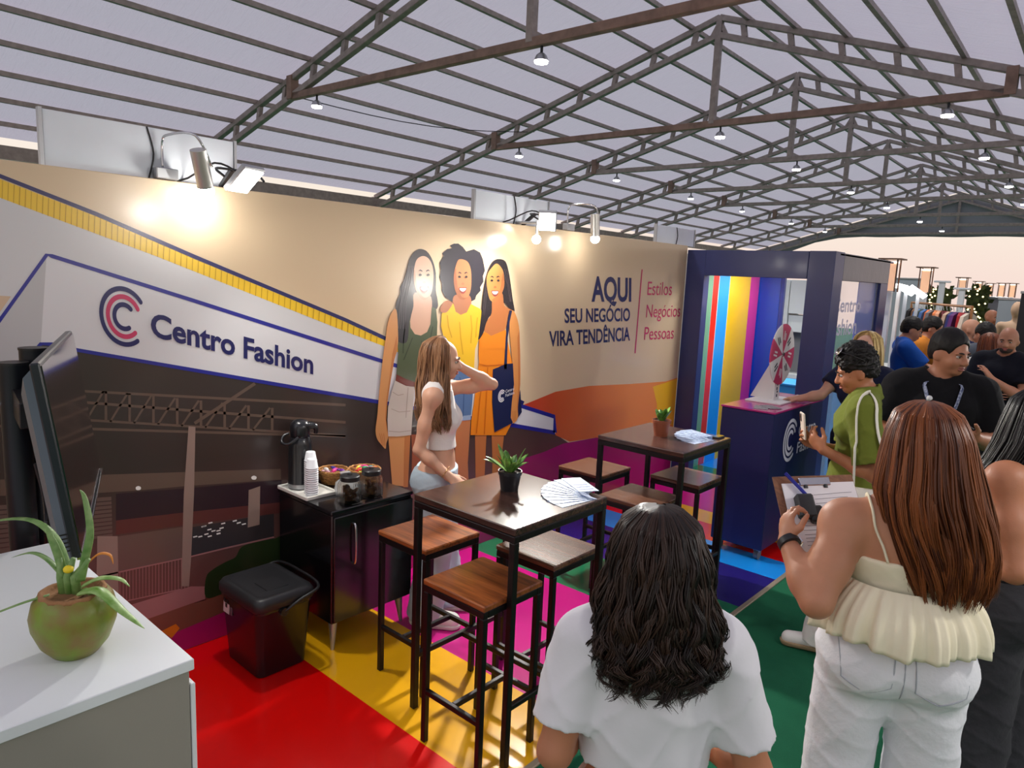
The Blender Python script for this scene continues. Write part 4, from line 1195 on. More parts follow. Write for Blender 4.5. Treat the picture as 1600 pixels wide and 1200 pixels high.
for x, y in ((x0 + 0.05, y0 + 0.05), (x1 - 0.03, y0 + 0.03), (x0 + 0.05, y1 - 0.05), (x1 - 0.03, y1 - 0.06)):
    o = V3(x, y, 0.15)
    MB().tube([o, o + V3(0.012 if x > -3.2 else -0.008, 0.01 if y > 2.2 else -0.01, -0.15)], [0.024, 0.009], 12).build('leg', aluminium, t, smooth='auto')

TZ0 = 0.771
white_p = mat('white_plastic', C(226, 224, 216), 0.4)
t = thing('tray', 'white rectangular tray under the thermos and paper cups', 'tray', (-3.32, 2.1, TZ0))
tr_c = (-3.315, 2.082)
MB().box((tr_c[0], tr_c[1], TZ0 + 0.004), (0.285, 0.185, 0.008), 0.003).build('base', white_p, t)
for s in (-1, 1):
    MB().box((tr_c[0] + s * 0.1425, tr_c[1], TZ0 + 0.01), (0.012, 0.195, 0.02), 0.005).build('rim', white_p, t)
    MB().box((tr_c[0], tr_c[1] + s * 0.093, TZ0 + 0.01), (0.285, 0.012, 0.02), 0.005).build('rim', white_p, t)

zt = TZ0 + 0.0085
t = thing('thermos', 'black pump thermos standing on the white tray', 'thermos', (-3.39, 2.075, zt))
c = (-3.385, 2.08, zt)
th_m = mat('thermos_black', C(20, 22, 27), 0.28, coat=0.3)
MB().lathe([(0.062, 0), (0.066, 0.004), (0.066, 0.03), (0.064, 0.034), (0.063, 0.25), (0.055, 0.285), (0.052, 0.29)], c, 32).build('body', th_m, t, smooth='auto')
MB().lathe([(0.0665, 0.006), (0.0672, 0.03)], c, 32).build('base_ring', aluminium, t, smooth='auto')
hd = MB().lathe([(0.05, 0.285), (0.053, 0.3), (0.054, 0.345), (0.05, 0.365), (0.036, 0.38), (0.012, 0.387)], c, 32).build('pump_head', th_m, t, smooth=True)
MB().tube(catmull([(c[0] + 0.03, c[1] + 0.03, zt + 0.355), (c[0] + 0.055, c[1] + 0.055, zt + 0.352), (c[0] + 0.062, c[1] + 0.062, zt + 0.33), (c[0] + 0.06, c[1] + 0.06, zt + 0.31)], 4, False), [0.02, 0.02, 0.019, 0.018, 0.017, 0.016, 0.015, 0.014, 0.013, 0.012, 0.012, 0.011, 0.01], 10).build('spout', th_m, hd, smooth=True)
MB().tube(catmull([(c[0] - 0.02, c[1] - 0.055, zt + 0.31), (c[0] - 0.028, c[1] - 0.085, zt + 0.3), (c[0] - 0.01, c[1] - 0.105, zt + 0.27), (c[0] + 0.03, c[1] - 0.09, zt + 0.265), (c[0] + 0.05, c[1] - 0.04, zt + 0.3)], 5, False), 0.008, 8).build('handle', th_m, t, smooth=True)

cup_m = mat('paper_cup', C(232, 234, 238), 0.5)


def cup_stack(c, n, lab, grp):
    for k in range(n):
        z = c[2] + k * 0.0118
        where = 'lowest cup' if k == 0 else ('topmost cup' if k == n - 1 else '%s cup from the bottom' % ('first second third fourth fifth sixth seventh eighth ninth tenth eleventh twelfth thirteenth fourteenth fifteenth sixteenth'.split()[k]))
        o = MB().lathe([(0.032, 0.0), (0.034, 0.002), (0.0345, 0.006), (0.0325, 0.008), (0.0245, 0.052), (0.023, 0.0535), (0.015, 0.0525)],
                       (c[0], c[1], z), 20).build('paper_cup', cup_m, smooth='auto')
        tag(o, 'white paper cup upside down in the %s, %s' % (lab, where), 'cup', grp)


cup_stack((-3.205, 2.04, zt + 0.0), 14, 'front stack', 'paper cups in the front stack')
cup_stack((-3.262, 2.068, zt + 0.0), 16, 'rear stack', 'paper cups in the rear stack')

wick = mat('wicker', C(196, 142, 78), 0.7, noise=0.5, nscale=60, col2=C(140, 92, 44), bump=0.6, bscale=160)
candy_c = [mat('wrapper_%d' % i, C(*q), 0.3) for i, q in enumerate(((232, 60, 150), (60, 60, 160), (238, 210, 70), (226, 60, 60), (60, 170, 110), (240, 130, 60), (244, 200, 214), (120, 60, 160), (236, 236, 236), (150, 200, 60), (40, 150, 160), (130, 80, 50), (214, 170, 60), (200, 50, 110)))]
CN = ['pink', 'blue', 'yellow', 'red', 'green', 'orange', 'pale pink', 'purple', 'white', 'lime', 'teal', 'brown', 'gold', 'crimson']
for c, r, lab, ks in (((-3.365, 2.282, TZ0), 0.084, 'round wicker basket just behind the paper cups', (0, 1, 6, 7, 8)),
                      ((-3.265, 2.428, TZ0), 0.09, 'round wicker basket full of candy at the cabinet end', (4, 0, 3, 5, 2, 9, 10, 11, 12, 13))):
    t = thing('basket', lab, 'basket', c)
    h = 0.075
    for k in range(7):
        rr = r * (0.72 + 0.28 * k / 6)
        MB().tube([(c[0] + rr * math.cos(a), c[1] + rr * math.sin(a), c[2] + 0.008 + h * k / 6.5 + 0.0015 * math.sin(a * 14 + k * math.pi)) for a in np.linspace(0, 2 * math.pi, 43)], 0.0072, 6).build('weave_ring', wick, t, smooth=True)
    MB().lathe([(r * 0.7, 0.0), (r * 0.74, 0.006), (r * 0.74, 0.008)], c, 24).build('base', wick, t)
    MB().lathe([(r * 0.8, 0.03), (r * 0.88, 0.05), (r * 0.6, 0.055)], c, 20).build('lining', wick, t)
    rc = random.Random(int(r * 1000))
    for i, k in enumerate(ks):
        a = i * 2.4
        q = r * (0.12 + 0.62 * math.sqrt(i / len(ks)))
        p = V3(c[0] + q * math.cos(a), c[1] + q * math.sin(a), c[2] + 0.066 + 0.006 * (len(ks) - i) / 3)
        an = rc.uniform(0, 3.1)
        u = V3(math.cos(an), math.sin(an), 0)
        o = thing('wrapped_candy', 'small %s wrapped sweet in the %s' % (CN[k], 'basket behind the cups' if r < 0.087 else 'basket at the cabinet end'), 'candy', tuple(p),
                  group='wrapped sweets in the baskets')
        x, y, d = frame(u)
        MB().ell(p, (0.012, 0.011, 0.024), 12, 8, np.array([x, y, d]).T).build('sweet', candy_c[k], o, smooth=True)
        for s in (-1, 1):
            MB().tube([p + u * s * 0.02, p + u * s * 0.036], [0.004, 0.012], 8, flat=0.5).build('wrapper_end', candy_c[k], o)

glass = mat('clear_glass', (1, 1, 1, 1), 0.05, trans=1.0)
glass.node_tree.nodes['Principled BSDF'].inputs['IOR'].default_value = 1.2
cookie = mat('biscuit', C(188, 120, 60), 0.8, noise=0.4, nscale=40, col2=C(120, 66, 30))
for c, lab, n in (((-3.01, 2.145, TZ0), 'ribbed glass jar with black lid nearest the cabinet corner', 9), ((-3.03, 2.30, TZ0), 'ribbed glass jar with black lid and orange biscuits, farther from the corner', 12)):
    t = thing('glass_jar', lab, 'jar', c)
    rib = lambda a, z: (1 / max(abs(math.cos(a)), abs(math.sin(a)))) ** 0.55 * (1 + 0.02 * math.cos(a * 28))
    MB().lathe([(0.046, 0), (0.054, 0.006), (0.055, 0.1), (0.046, 0.118), (0.043, 0.13), (0.04, 0.13), (0.043, 0.115), (0.051, 0.098), (0.05, 0.01), (0.01, 0.008)], c, 84, fn=rib).build('glass', glass, t, smooth='auto')
    MB().lathe([(0.05, 0.122), (0.052, 0.124), (0.052, 0.146), (0.048, 0.15), (0.014, 0.152), (0.012, 0.16), (0.004, 0.162)], c, 28).build('lid', black_plastic, t, smooth='auto')
    rc = random.Random(n)
    for k in range(n):
        p = V3(c[0] + rc.uniform(-0.026, 0.026), c[1] + rc.uniform(-0.026, 0.026), c[2] + 0.02 + 0.06 * k / n)
        R = np.array(frame((rc.uniform(-1, 1), rc.uniform(-1, 1), rc.uniform(0.3, 1)))).T
        MB().ell(p, (0.02, 0.02, 0.007), 12, 6, R).build('biscuit', cookie, t, smooth=True)
t = thing('snack_bag', 'clear plastic bag of pale snacks beside the paper cups', 'bag', (-3.2, 2.16, TZ0))
film = mat('clear_film', C(236, 238, 240), 0.12, alpha=0.35)
MB().lathe([(0.02, 0), (0.05, 0.008), (0.056, 0.04), (0.048, 0.075), (0.022, 0.095), (0.01, 0.1), (0.026, 0.125), (0.03, 0.13)], (-3.13, 2.2, TZ0), 36, fn=lambda a, z: 1 + 0.09 * math.sin(a * 7 + z * 60)).build('film', film, t, smooth=True)
pale = mat('pale_snack', C(222, 202, 166), 0.8)
rc = random.Random(2)
for k in range(16):
    a = rc.uniform(0, 6.28)
    q = rc.uniform(0, 0.032)
    MB().ell((-3.13 + q * math.cos(a), 2.2 + q * math.sin(a), TZ0 + 0.016 + 0.056 * k / 16), (0.014, 0.014, 0.012), 10, 6).build('snack', pale, t, smooth=True)

# ================================================================ cooler
t = thing('cooler', 'black cooler box with lid and handle on the red floor', 'cooler', (-3.13, 1.72, 0))
cool_m = mat('cooler_black', C(17, 17, 20), 0.25, coat=0.25)


def rrect(hx, hy, r, n=5):
    out = []
    for sx, sy, a0 in ((1, 1, 0), (-1, 1, 90), (-1, -1, 180), (1, -1, 270)):
        for k in range(n + 1):
            a = math.radians(a0 + 90 * k / n)
            out.append((sx * (hx - r) + r * math.cos(a), sy * (hy - r) + r * math.sin(a)))
    return out


def stack(c, secs, name, m, parent, sm='auto'):
    """rounded-rectangle sections (z, hx, hy, r) lofted"""
    mb = MB()
    vs, fs = [], []
    n = None
    for z, hx, hy, r in secs:
        p = rrect(hx, hy, r)
        n = len(p)
        vs += [(c[0] + x, c[1] + y, c[2] + z) for x, y in p]
    for i in range(len(secs) - 1):
        for k in range(n):
            k2 = (k + 1) % n
            fs.append((i * n + k, i * n + k2, (i + 1) * n + k2, (i + 1) * n + k))
    fs += [tuple(range(n))[::-1], tuple((len(secs) - 1) * n + k for k in range(n))]
    mb.add(vs, fs)
    return mb.build(name, m, parent, smooth=sm)


cc = (-3.125, 1.725, 0)
stack(cc, [(0, 0.155, 0.125, 0.03), (0.006, 0.162, 0.132, 0.035), (0.34, 0.192, 0.15, 0.04), (0.345, 0.197, 0.155, 0.04), (0.36, 0.197, 0.155, 0.04)], 'body', cool_m, t)
lid = stack(cc, [(0.358, 0.2, 0.158, 0.04), (0.366, 0.206, 0.163, 0.045), (0.40, 0.206, 0.163, 0.045), (0.418, 0.196, 0.153, 0.045), (0.424, 0.18, 0.138, 0.04), (0.419, 0.165, 0.124, 0.035), (0.421, 0.15, 0.11, 0.03)], 'lid', mat('cooler_lid', C(34, 35, 38), 0.45), t)
stack((cc[0] + 0.05, cc[1] + 0.0, 0.42), [(0, 0.07, 0.06, 0.012), (0.006, 0.068, 0.058, 0.012)], 'cup_recess', mat('cooler_lid', C(34, 35, 38)), lid)
MB().tube(catmull([(cc[0] + 0.205, cc[1] - 0.02, 0.335), (cc[0] + 0.215, cc[1] + 0.06, 0.375), (cc[0] + 0.2, cc[1] + 0.175, 0.41), (cc[0], cc[1] + 0.185, 0.425), (cc[0] - 0.2, cc[1] + 0.175, 0.41), (cc[0] - 0.215, cc[1] + 0.06, 0.375), (cc[0] - 0.205, cc[1] - 0.02, 0.335)], 6, False), 0.008, 8).build('handle', black_plastic, t, smooth=True)
for s in (-1, 1):
    MB().tube([(cc[0] + s * 0.19, cc[1] - 0.02, 0.335), (cc[0] + s * 0.212, cc[1] - 0.02, 0.335)], 0.02, 14).build('handle_pivot', black_plastic, t)
stick = MB().box((cc[0] - 0.125, cc[1] - 0.1475, 0.30), (0.06, 0.002, 0.09), 0, np.array(Matrix.Rotation(-0.053, 3, 'X'))).build('sticker', mat('sticker_white', C(208, 200, 204), 0.5), t)
for dx, dz, w, h in ((-0.014, 0.022, 0.012, 0.014), (0.014, 0.022, 0.012, 0.014), (0.0, -0.008, 0.02, 0.026)):
    MB().box((cc[0] - 0.125 + dx, cc[1] - 0.149 - dz * 0.05, 0.30 + dz), (w, 0.0016, h)).build('sticker_mark', black_plastic, stick)
MB().box((cc[0] - 0.075, cc[1] - 0.147, 0.295), (0.02, 0.002, 0.075), 0, np.array(Matrix.Rotation(-0.053, 3, 'X'))).build('sticker', mat('sticker_grey', C(92, 88, 100), 0.5), t)

# ================================================================ white counter with the coconut planter
t = thing('white_counter', 'white counter with shade-coloured side in the left foreground', 'counter', (-2.2, -0.4, 0))
lam = mat('white_laminate', C(226, 232, 234), 0.35)
lam2 = mat('shaded_laminate', C(150, 146, 136), 0.5)  # white counter body, with its shade put into the colour as grey
MB().box((-2.222, -0.53, 0.985), (1.075, 2.52, 0.03), 0.002).build('worktop', lam, t)
MB().box((-2.222, -0.53, 0.485), (1.06, 2.5, 0.97), 0.002).build('body', lam2, t)
MB().box((-2.19, 0.728, 0.47), (1.0, 0.012, 0.92), 0.002).build('side_panel', lam, t)
coc = (-1.925, 0.535, 1.0)
t = thing('coconut_planter', 'green coconut shell planter with a spiky plant on the white counter', 'planter', coc)
coc_m = mat('coconut_husk', C(112, 136, 36), 0.42, noise=0.8, nscale=15, col2=C(122, 104, 46), bump=0.15, bscale=40)
cut_m = mat('cut_husk', C(150, 108, 70), 0.9, bump=0.5, bscale=90)
MB().lathe([(0.045, 0), (0.056, 0.003), (0.078, 0.03), (0.095, 0.075), (0.098, 0.105), (0.09, 0.14), (0.074, 0.162), (0.066, 0.164), (0.062, 0.15), (0.055, 0.145)], coc, 40,
           fn=lambda a, z: 1 + 0.03 * math.cos(3 * a + 0.6)).build('shell', coc_m, t, smooth=True)
MB().lathe([(0.076, 0.158), (0.0735, 0.166), (0.064, 0.1665), (0.058, 0.15)], coc, 36, fn=lambda a, z: 1 + 0.03 * math.cos(3 * a + 0.6) + 0.015 * math.sin(11 * a)).build('cut_rim', cut_m, t, smooth=True)
MB().lathe([(0.06, 0.146), (0.06, 0.15), (0.02, 0.156)], coc, 24).build('soil', soil, t)
rc = random.Random(8)
for k in range(12):
    a = rc.uniform(0, 6.28)
    q = rc.uniform(0.02, 0.05)
    MB().ell((coc[0] + q * math.cos(a), coc[1] + q * math.sin(a), coc[2] + 0.154), (0.006, 0.005, 0.004), 8, 5).build('pebble', mat('pebble', C(150, 140, 130), 0.8), t)
brom = mat('bromeliad_leaf', C(128, 158, 96), 0.45, noise=0.5, nscale=30, col2=C(84, 128, 56))
brom2 = mat('aloe_leaf', C(104, 148, 58), 0.4, noise=0.5, nscale=30, col2=C(160, 190, 120))


def long_leaf(pts, w, m, nm='leaf'):
    P = catmull([V3(*coc) + V3(*p) for p in pts], 5, False)
    n = len(P)
    rs = [w * (1.0 - 0.2 * i / n) * (1 - (i / (n - 1)) ** 3) + 0.0006 for i in range(n)]
    MB().tube(P, rs, 8, flat=0.3).build(nm, m, t, smooth=True)


# image right is about (+0.75,+0.66), image depth is (-0.66,+0.75)
def LP(r, dep, up):
    return (0.745 * r - 0.66 * dep, 0.666 * r + 0.745 * dep, up)


for k, dr in enumerate((-0.022, -0.006, 0.012)):
    MB().tube([V3(*coc) + V3(*LP(dr, 0, 0.145)), V3(*coc) + V3(*LP(dr - 0.006, 0, 0.2)), V3(*coc) + V3(*LP(dr - 0.008 + 0.02 * k, 0, 0.25))], [0.012, 0.011, 0.006], 10).build('leaf_sheath', brom, t, smooth=True)
long_leaf([LP(0.02, 0, 0.19), LP(0.035, 0, 0.25), LP(0.045, 0.01, 0.32), LP(0.03, 0.02, 0.4), LP(0.012, 0.03, 0.42)], 0.011, brom)
long_leaf([LP(-0.02, 0, 0.19), LP(-0.03, 0, 0.25), LP(-0.05, 0, 0.31), LP(-0.055, 0, 0.33)], 0.011, brom)
long_leaf([LP(-0.02, 0, 0.2), LP(-0.06, 0, 0.245), LP(-0.1, 0, 0.26), LP(-0.15, 0, 0.245)], 0.01, brom)
long_leaf([LP(-0.02, 0.02, 0.2), LP(-0.07, 0.05, 0.28), LP(-0.15, 0.08, 0.315), LP(-0.26, 0.1, 0.3), LP(-0.34, 0.1, 0.26)], 0.011, brom)
long_leaf([LP(-0.04, -0.03, 0.165), LP(-0.1, -0.06, 0.15), LP(-0.18, -0.1, 0.12), LP(-0.24, -0.12, 0.085)], 0.006, brom)
long_leaf([LP(0.03, -0.01, 0.165), LP(0.08, -0.02, 0.175), LP(0.14, -0.03, 0.13), LP(0.2, -0.04, 0.09)], 0.02, brom2)
long_leaf([LP(0.03, 0.0, 0.18), LP(0.07, 0, 0.2), LP(0.12, 0.0, 0.2), LP(0.145, 0, 0.18)], 0.013, brom2)
long_leaf([LP(0.03, 0, 0.17), LP(0.06, -0.02, 0.16), LP(0.075, -0.03, 0.13), LP(0.06, -0.04, 0.1)], 0.006, brom2)
orange_f = mat('orange_petal', C(206, 128, 40), 0.6)
long_leaf([LP(0.02, 0.02, 0.22), LP(0.05, 0.03, 0.25), LP(0.08, 0.03, 0.25), LP(0.088, 0.03, 0.225)], 0.007, orange_f, 'dry_leaf')
MB().ell(V3(*coc) + V3(*LP(-0.002, -0.01, 0.225)), (0.012, 0.012, 0.01)).build('yellow_flower', mat('yellow_flower', C(232, 206, 40), 0.6), t, smooth=True)

# ================================================================ television on a pole stand
yaw, tilt = -0.364, 0.128
tvc = V3(-2.56, 0.745, 1.449)
ex = V3(math.cos(yaw), math.sin(yaw), 0)
nn = V3(-math.sin(yaw), math.cos(yaw), 0)
up = V3(0, 0, 1) * math.cos(tilt) - nn * math.sin(tilt)
fn_ = np.cross(ex, up) * -1.0
fn_ = nn * math.cos(tilt) + V3(0, 0, 1) * math.sin(tilt)
RT = np.array([ex, fn_, up]).T
t = thing('television', 'flat television with glossy black screen on the pole stand', 'television', tuple(tvc - V3(0, 0, 0.28)))
tvb = mat('tv_bezel', C(40, 44, 50), 0.3, 0.2)
MB().box(tvc - fn_ * 0.012, (0.95, 0.024, 0.55), 0.004, RT).build('bezel', tvb, t)
MB().box(tvc + fn_ * 0.0015, (0.934, 0.004, 0.53), 0.0, RT).build('screen', mat('tv_screen', C(8, 8, 10), 0.07, spec=0.9, coat=1.0), t)
bk = MB()
vs = []
for dd, a, b_ in ((0.024, 0.47, 0.27), (0.045, 0.46, 0.25), (0.065, 0.4, 0.2), (0.072, 0.3, 0.14)):
    vs += [tvc - fn_ * dd + ex * x * a + up * (z * b_ - 0.012) for x, z in ((-1, -1), (1, -1), (1, 1), (-1, 1))]
bk.add(vs, [(i * 4 + k, i * 4 + (k + 1) % 4, i * 4 + 4 + (k + 1) % 4, i * 4 + 4 + k) for i in range(3) for k in range(4)] + [(3, 2, 1, 0), (12, 13, 14, 15)])
bk.build('back_cover', mat('tv_back', C(84, 94, 104), 0.35), t)
MB().box(tvc - up * 0.278, (0.95, 0.02, 0.006), 0, RT).build('bottom_trim', chrome, t)
for k in range(5):
    MB().box(tvc + ex * 0.477 - fn_ * 0.03 - up * (0.2 + 0.012 * k), (0.002, 0.02, 0.004), 0, RT).build('vent_slot', black_plastic, t)
pole = V3(-2.95, 0.68, 0)
t = thing('tv_stand', 'black double pole stand behind the television', 'stand', (pole[0], pole[1], 0))
pm_ = mat('pole_black', C(24, 28, 34), 0.35, 0.3)
for k, (da, db, top) in enumerate(((0.05, 0.0, 1.62), (-0.045, 0.05, 1.66))):
    p = pole + ex * da + nn * db
    MB().tube([(p[0], p[1], 0.03), (p[0], p[1], top)], 0.045, 20).build('pole', pm_, t, smooth='auto')
    MB().tube([(p[0], p[1], top), (p[0], p[1], top + 0.008)], 0.047, 20).build('pole_cap', black_plastic, t, smooth='auto')
MB().box((pole[0] - 0.05, pole[1], 0.015), (0.28, 0.5, 0.03), 0.005).build('base_plate', pm_, t)
mb_ = MB()
mt = tvc - fn_ * 0.13
MB().box(mt + fn_ * 0.03 + ex * 0.02, (0.035, 0.04, 0.24), 0.003, RT).build('mount_rail', black_plastic, t)
MB().box(mt + fn_ * 0.03 - ex * 0.16, (0.035, 0.04, 0.24), 0.003, RT).build('mount_rail', black_plastic, t)
MB().bar((pole[0] + 0.04, pole[1], 1.5), tuple(mt - ex * 0.1 + up * 0.04), 0.06, 0.09, 0.003).build('mount_arm', black_plastic, t)
for z in (1.6, 1.48):
    p = pole + ex * 0.05 - nn * 0.04
    MB().tube([(p[0], p[1], z), tuple(V3(p[0], p[1], z) - nn * 0.05)], 0.008, 8).build('bolt', chrome, t)
MB().tube(catmull([tuple(mt - up * 0.1), tuple(mt - up * 0.22 - ex * 0.02), tuple(mt - up * 0.3 + ex * 0.05), (pole[0], pole[1] + 0.06, 0.9), (pole[0], pole[1] + 0.05, 0.1)], 5, False), 0.006, 6).build('cable', black_plastic, t)

# ================================================================ navy booth at the end of the wall
navy = mat('navy_panel', C(48, 58, 112), 0.35, coat=0.15, bump=0.12, bscale=6, noise=0.12, nscale=3)
navy_s = mat('navy_side_sheen', C(96, 94, 108), 0.35, coat=0.2, bump=0.3, bscale=9)  # navy greyed: the sheen of reflected light is painted into this colour
BY, BX0, BX1, BH = 6.5, WX, -2.057, 2.33
t = thing('booth', 'navy blue booth with rainbow striped inside at the wall end', 'booth', (-2.77, 7.4, 0))
def B(nm, m, x0, x1, y0, y1, z0, z1, p=None, b=0.003):
    return MB().box(((x0 + x1) / 2, (y0 + y1) / 2, (z0 + z1) / 2), (x1 - x0, y1 - y0, z1 - z0), b).build(nm, m, p or t)


B('pillar', navy, BX0, -3.28, BY + 0.005, BY + 0.12, 0, BH)
B('header', navy, -3.28, -2.288, BY + 0.005, BY + 0.1, 2.085, BH)
B('pillar', navy, -2.284, BX1, BY, BY + 0.245, 0, BH + 0.002)
B('side_header', navy_s, BX1 - 0.1, BX1, BY + 0.25, 8.27, 2.085, BH - 0.005)
B('pillar', navy, BX1 - 0.1, BX1, 8.0, 8.27, 0, 2.085)
B('roof_panel', navy, BX0, BX1, BY + 0.12, 8.4, BH - 0.03, BH - 0.01)
B('side_sill', navy, BX1 - 0.06, BX1, BY + 0.245, 8.0, 0, 0.12)
back = B('striped_wall', mat('stripe_white', C(222, 222, 226), 0.25, coat=0.3), WX - 0.08, WX, 6.6, 8.4, 0, 2.3)
SC = dict(green=(116, 166, 132), red=(232, 40, 22), cyan=(36, 158, 240), yellow=(242, 192, 20), magenta=(228, 62, 152), blue=(16, 66, 172), pale=(168, 190, 206))
for k, y0, y1 in (('pale', 6.62, 6.86), ('green', 6.87, 7.12), ('red', 7.13, 7.255), ('cyan', 7.275, 7.52), ('yellow', 7.535, 8.08), ('magenta', 8.08, 8.33), ('blue', 8.33, 8.395)):
    B('stripe', mat('stripe_' + k, C(*SC[k]), 0.25, coat=0.3), WX, WX + 0.003, y0, y1, 0.0, 2.3, back, 0)
B('back_wall', mat('stripe_blue', C(16, 66, 172)), WX, -3.22, 8.36, 8.40, 0, 2.3)
B('back_wall', mat('deep_blue', C(36, 52, 128), 0.3, coat=0.2), -3.22, -3.18, 8.34, 8.40, 0, 2.3)
film_w = mat('window_film', C(225, 230, 240), 0.06, alpha=0.16, spec=0.6)
win = B('window_film', film_w, BX1 - 0.03, BX1 - 0.027, BY + 0.25, 8.0, 0.12, 2.085, t, 0)
B('blue_curtain', mat('blue_sheet', C(38, 74, 196), 0.25, coat=0.4, bump=0.6, bscale=7), BX1 - 0.05, BX1 - 0.04, 7.42, 8.0, 0.3, 2.085, t, 0)
for y in (6.9, 7.6):  # assumed led strips, added under the roof to brighten the booth inside
    bar = MB().box((-2.75, y, 2.286), (1.1, 0.05, 0.02), 0.003).build('assumed_led_strip', mat('assumed_booth_led', (1, 1, 1, 1), 0.4, emit=(1, 0.98, 0.95, 1), estr=9), t)
    add_light('SPOT', (-2.75, y, 2.26), 55, t, (1, 0.98, 0.95), 0.2, (-3.3, y + 0.2, 0.8), 2.7, 0.5)
lw = mat('film_lettering', C(196, 190, 214), 0.4)
put_text('Centro', lw, win, (BX1 - 0.026, 6.66, 1.8), (0, 0.82, 0.0), (0, 0, 0.13), (0.001, 0, 0), 0.02)
put_text('Fashion', lw, win, (BX1 - 0.026, 6.60, 1.585), (0, 0.82, 0.0), (0, 0, 0.15), (0.001, 0, 0), 0.02)

t = thing('blue_bench', 'bright blue low counter inside the navy booth', 'counter', (-2.4, 7.2, 0))
cy_m = mat('cyan_panel', C(30, 160, 236), 0.4)
B('body', cy_m, -2.72, -2.10, 7.0, 7.4, 0.05, 1.04)
B('top', cy_m, -2.74, -2.095, 6.98, 7.42, 1.04, 1.06)
B('plinth', black_plastic, -2.7, -2.12, 7.02, 7.38, 0, 0.05)
t = thing('white_unit', 'white cabinet unit seen through the booth opening', 'cabinet', (-3.25, 9.1, 0))
wu = mat('white_unit', C(212, 216, 214), 0.4)
gu = mat('grey_unit', C(128, 128, 130), 0.5)
B('side_post', wu, -3.46, -3.36, 9.0, 9.4, 0, 2.1)
B('upper_door', wu, -3.35, -2.9, 9.0, 9.35, 1.68, 2.1)
B('shelf_box', wu, -3.35, -2.9, 9.03, 9.4, 1.45, 1.66)
B('recess', gu, -3.35, -2.9, 9.25, 9.4, 0.9, 1.45)
B('worktop', wu, -3.35, -2.9, 9.0, 9.4, 0.86, 0.92)
B('base', mat('dark_unit', C(40, 42, 48), 0.5), -3.35, -2.9, 9.05, 9.4, 0, 0.86)

# ---- navy counter on castors
t = thing('navy_counter', 'navy blue promotion counter with magenta top on castors', 'counter', (-2.05, 5.42, 0))
nv2 = mat('navy_counter', C(24, 30, 84), 0.4, bump=0.15, bscale=8, noise=0.15, nscale=3)
B('body', nv2, -2.25, -1.85, 4.92, 5.93, 0.085, 1.105, t, 0.006)
B('top', mat('magenta_top', C(176, 44, 116), 0.2, coat=0.3), -2.255, -1.845, 4.915, 5.935, 1.105, 1.12, t, 0.004)
for x, y in ((-2.2, 4.98), (-1.9, 4.98), (-2.2, 5.87), (-1.9, 5.87)):
    w_ = MB().tube([(x - 0.016, y, 0.038), (x + 0.016, y, 0.038)], 0.038, 16).build('castor', mat('castor_grey', C(92, 94, 98), 0.5), t, smooth='auto')
    MB().box((x, y, 0.072), (0.05, 0.04, 0.026), 0.004).build('castor_bracket', aluminium, w_)
cl = mat('counter_lettering', C(206, 206, 222), 0.4)
logo(cl, cl, t, (-1.85, 5.27, 0.87), (0, 0.14, 0), (0, 0, 0.165), (0.003, 0, 0))
put_text('Centro', cl, t, (-1.85, 5.43, 0.88), (0, 0.37, 0), (0, 0, 0.085), (0.003, 0, 0), 0.015)
put_text('Fashion', cl, t, (-1.85, 5.43, 0.745), (0, 0.42, 0), (0, 0, 0.085), (0.003, 0, 0), 0.015)

# ---- prize wheel
t = thing('prize_wheel', 'pink and white prize wheel on a white stand on the navy counter', 'wheel', (-2.07, 5.47, 1.12))
wp = mat('wheel_white', C(216, 214, 216), 0.35)
wk = mat('wheel_pink', C(186, 46, 96), 0.35)
WC = V3(-2.05, 5.43, 1.49)
MB().box((-2.08, 5.45, 1.126), (0.28, 0.40, 0.012), 0.002).build('base', wp, t)
MB().prism([(0, 0), (0.2, 0), (0.02, 0.37), (0, 0.37)], (-2.06, 5.445, 1.132), (-1, 0, 0), (0, 0, 1), (0, 1, 0), 0.012).build('brace', wp, t)
post = MB().box((-2.055, 5.44, 1.31), (0.012, 0.10, 0.36), 0.002).build('post', wp, t)
wink = mat('wheel_ink', C(40, 40, 60), 0.5)
for k, (dz, hh, dy) in enumerate(((0.0, 0.022, 0.0), (0.03, 0.016, 0.006), (0.055, 0.024, -0.004), (0.088, 0.018, 0.004))):
    MB().box((-2.0485, 5.44 + dy, 1.165 + dz), (0.001, 0.022, hh)).build('print_mark', wink, post)
for k in range(8):
    a0 = math.radians(45 * k + 12)
    pts = [(0, 0)] + [(0.235 * math.cos(a0 + math.radians(45) * j / 6), 0.235 * math.sin(a0 + math.radians(45) * j / 6)) for j in range(7)]
    sg = MB().prism(pts, WC + V3(0.012, 0, 0), (0, 1, 0), (0, 0, 1), (1, 0, 0), 0.008).build('segment', wk if k % 2 else wp, t)
    am = a0 + math.radians(22.5)
    u = V3(0, math.cos(am), math.sin(am))
    v = V3(0, -math.sin(am), math.cos(am))
    for q, L in ((0.02, 0.07), (-0.006, 0.055)):
        MB().prism([(0.11, q), (0.11 + L, q), (0.11 + L, q + 0.014), (0.11, q + 0.014)], WC + V3(0.0205, 0, 0), u, v, (1, 0, 0), 0.0006).build('print_line', mat('wheel_ink', C(40, 40, 60)) if not k % 2 else wp, sg)
MB().tube([WC + V3(0.0, 0, 0), WC + V3(0.03, 0, 0)], 0.016, 16).build('hub', chrome, t, smooth='auto')
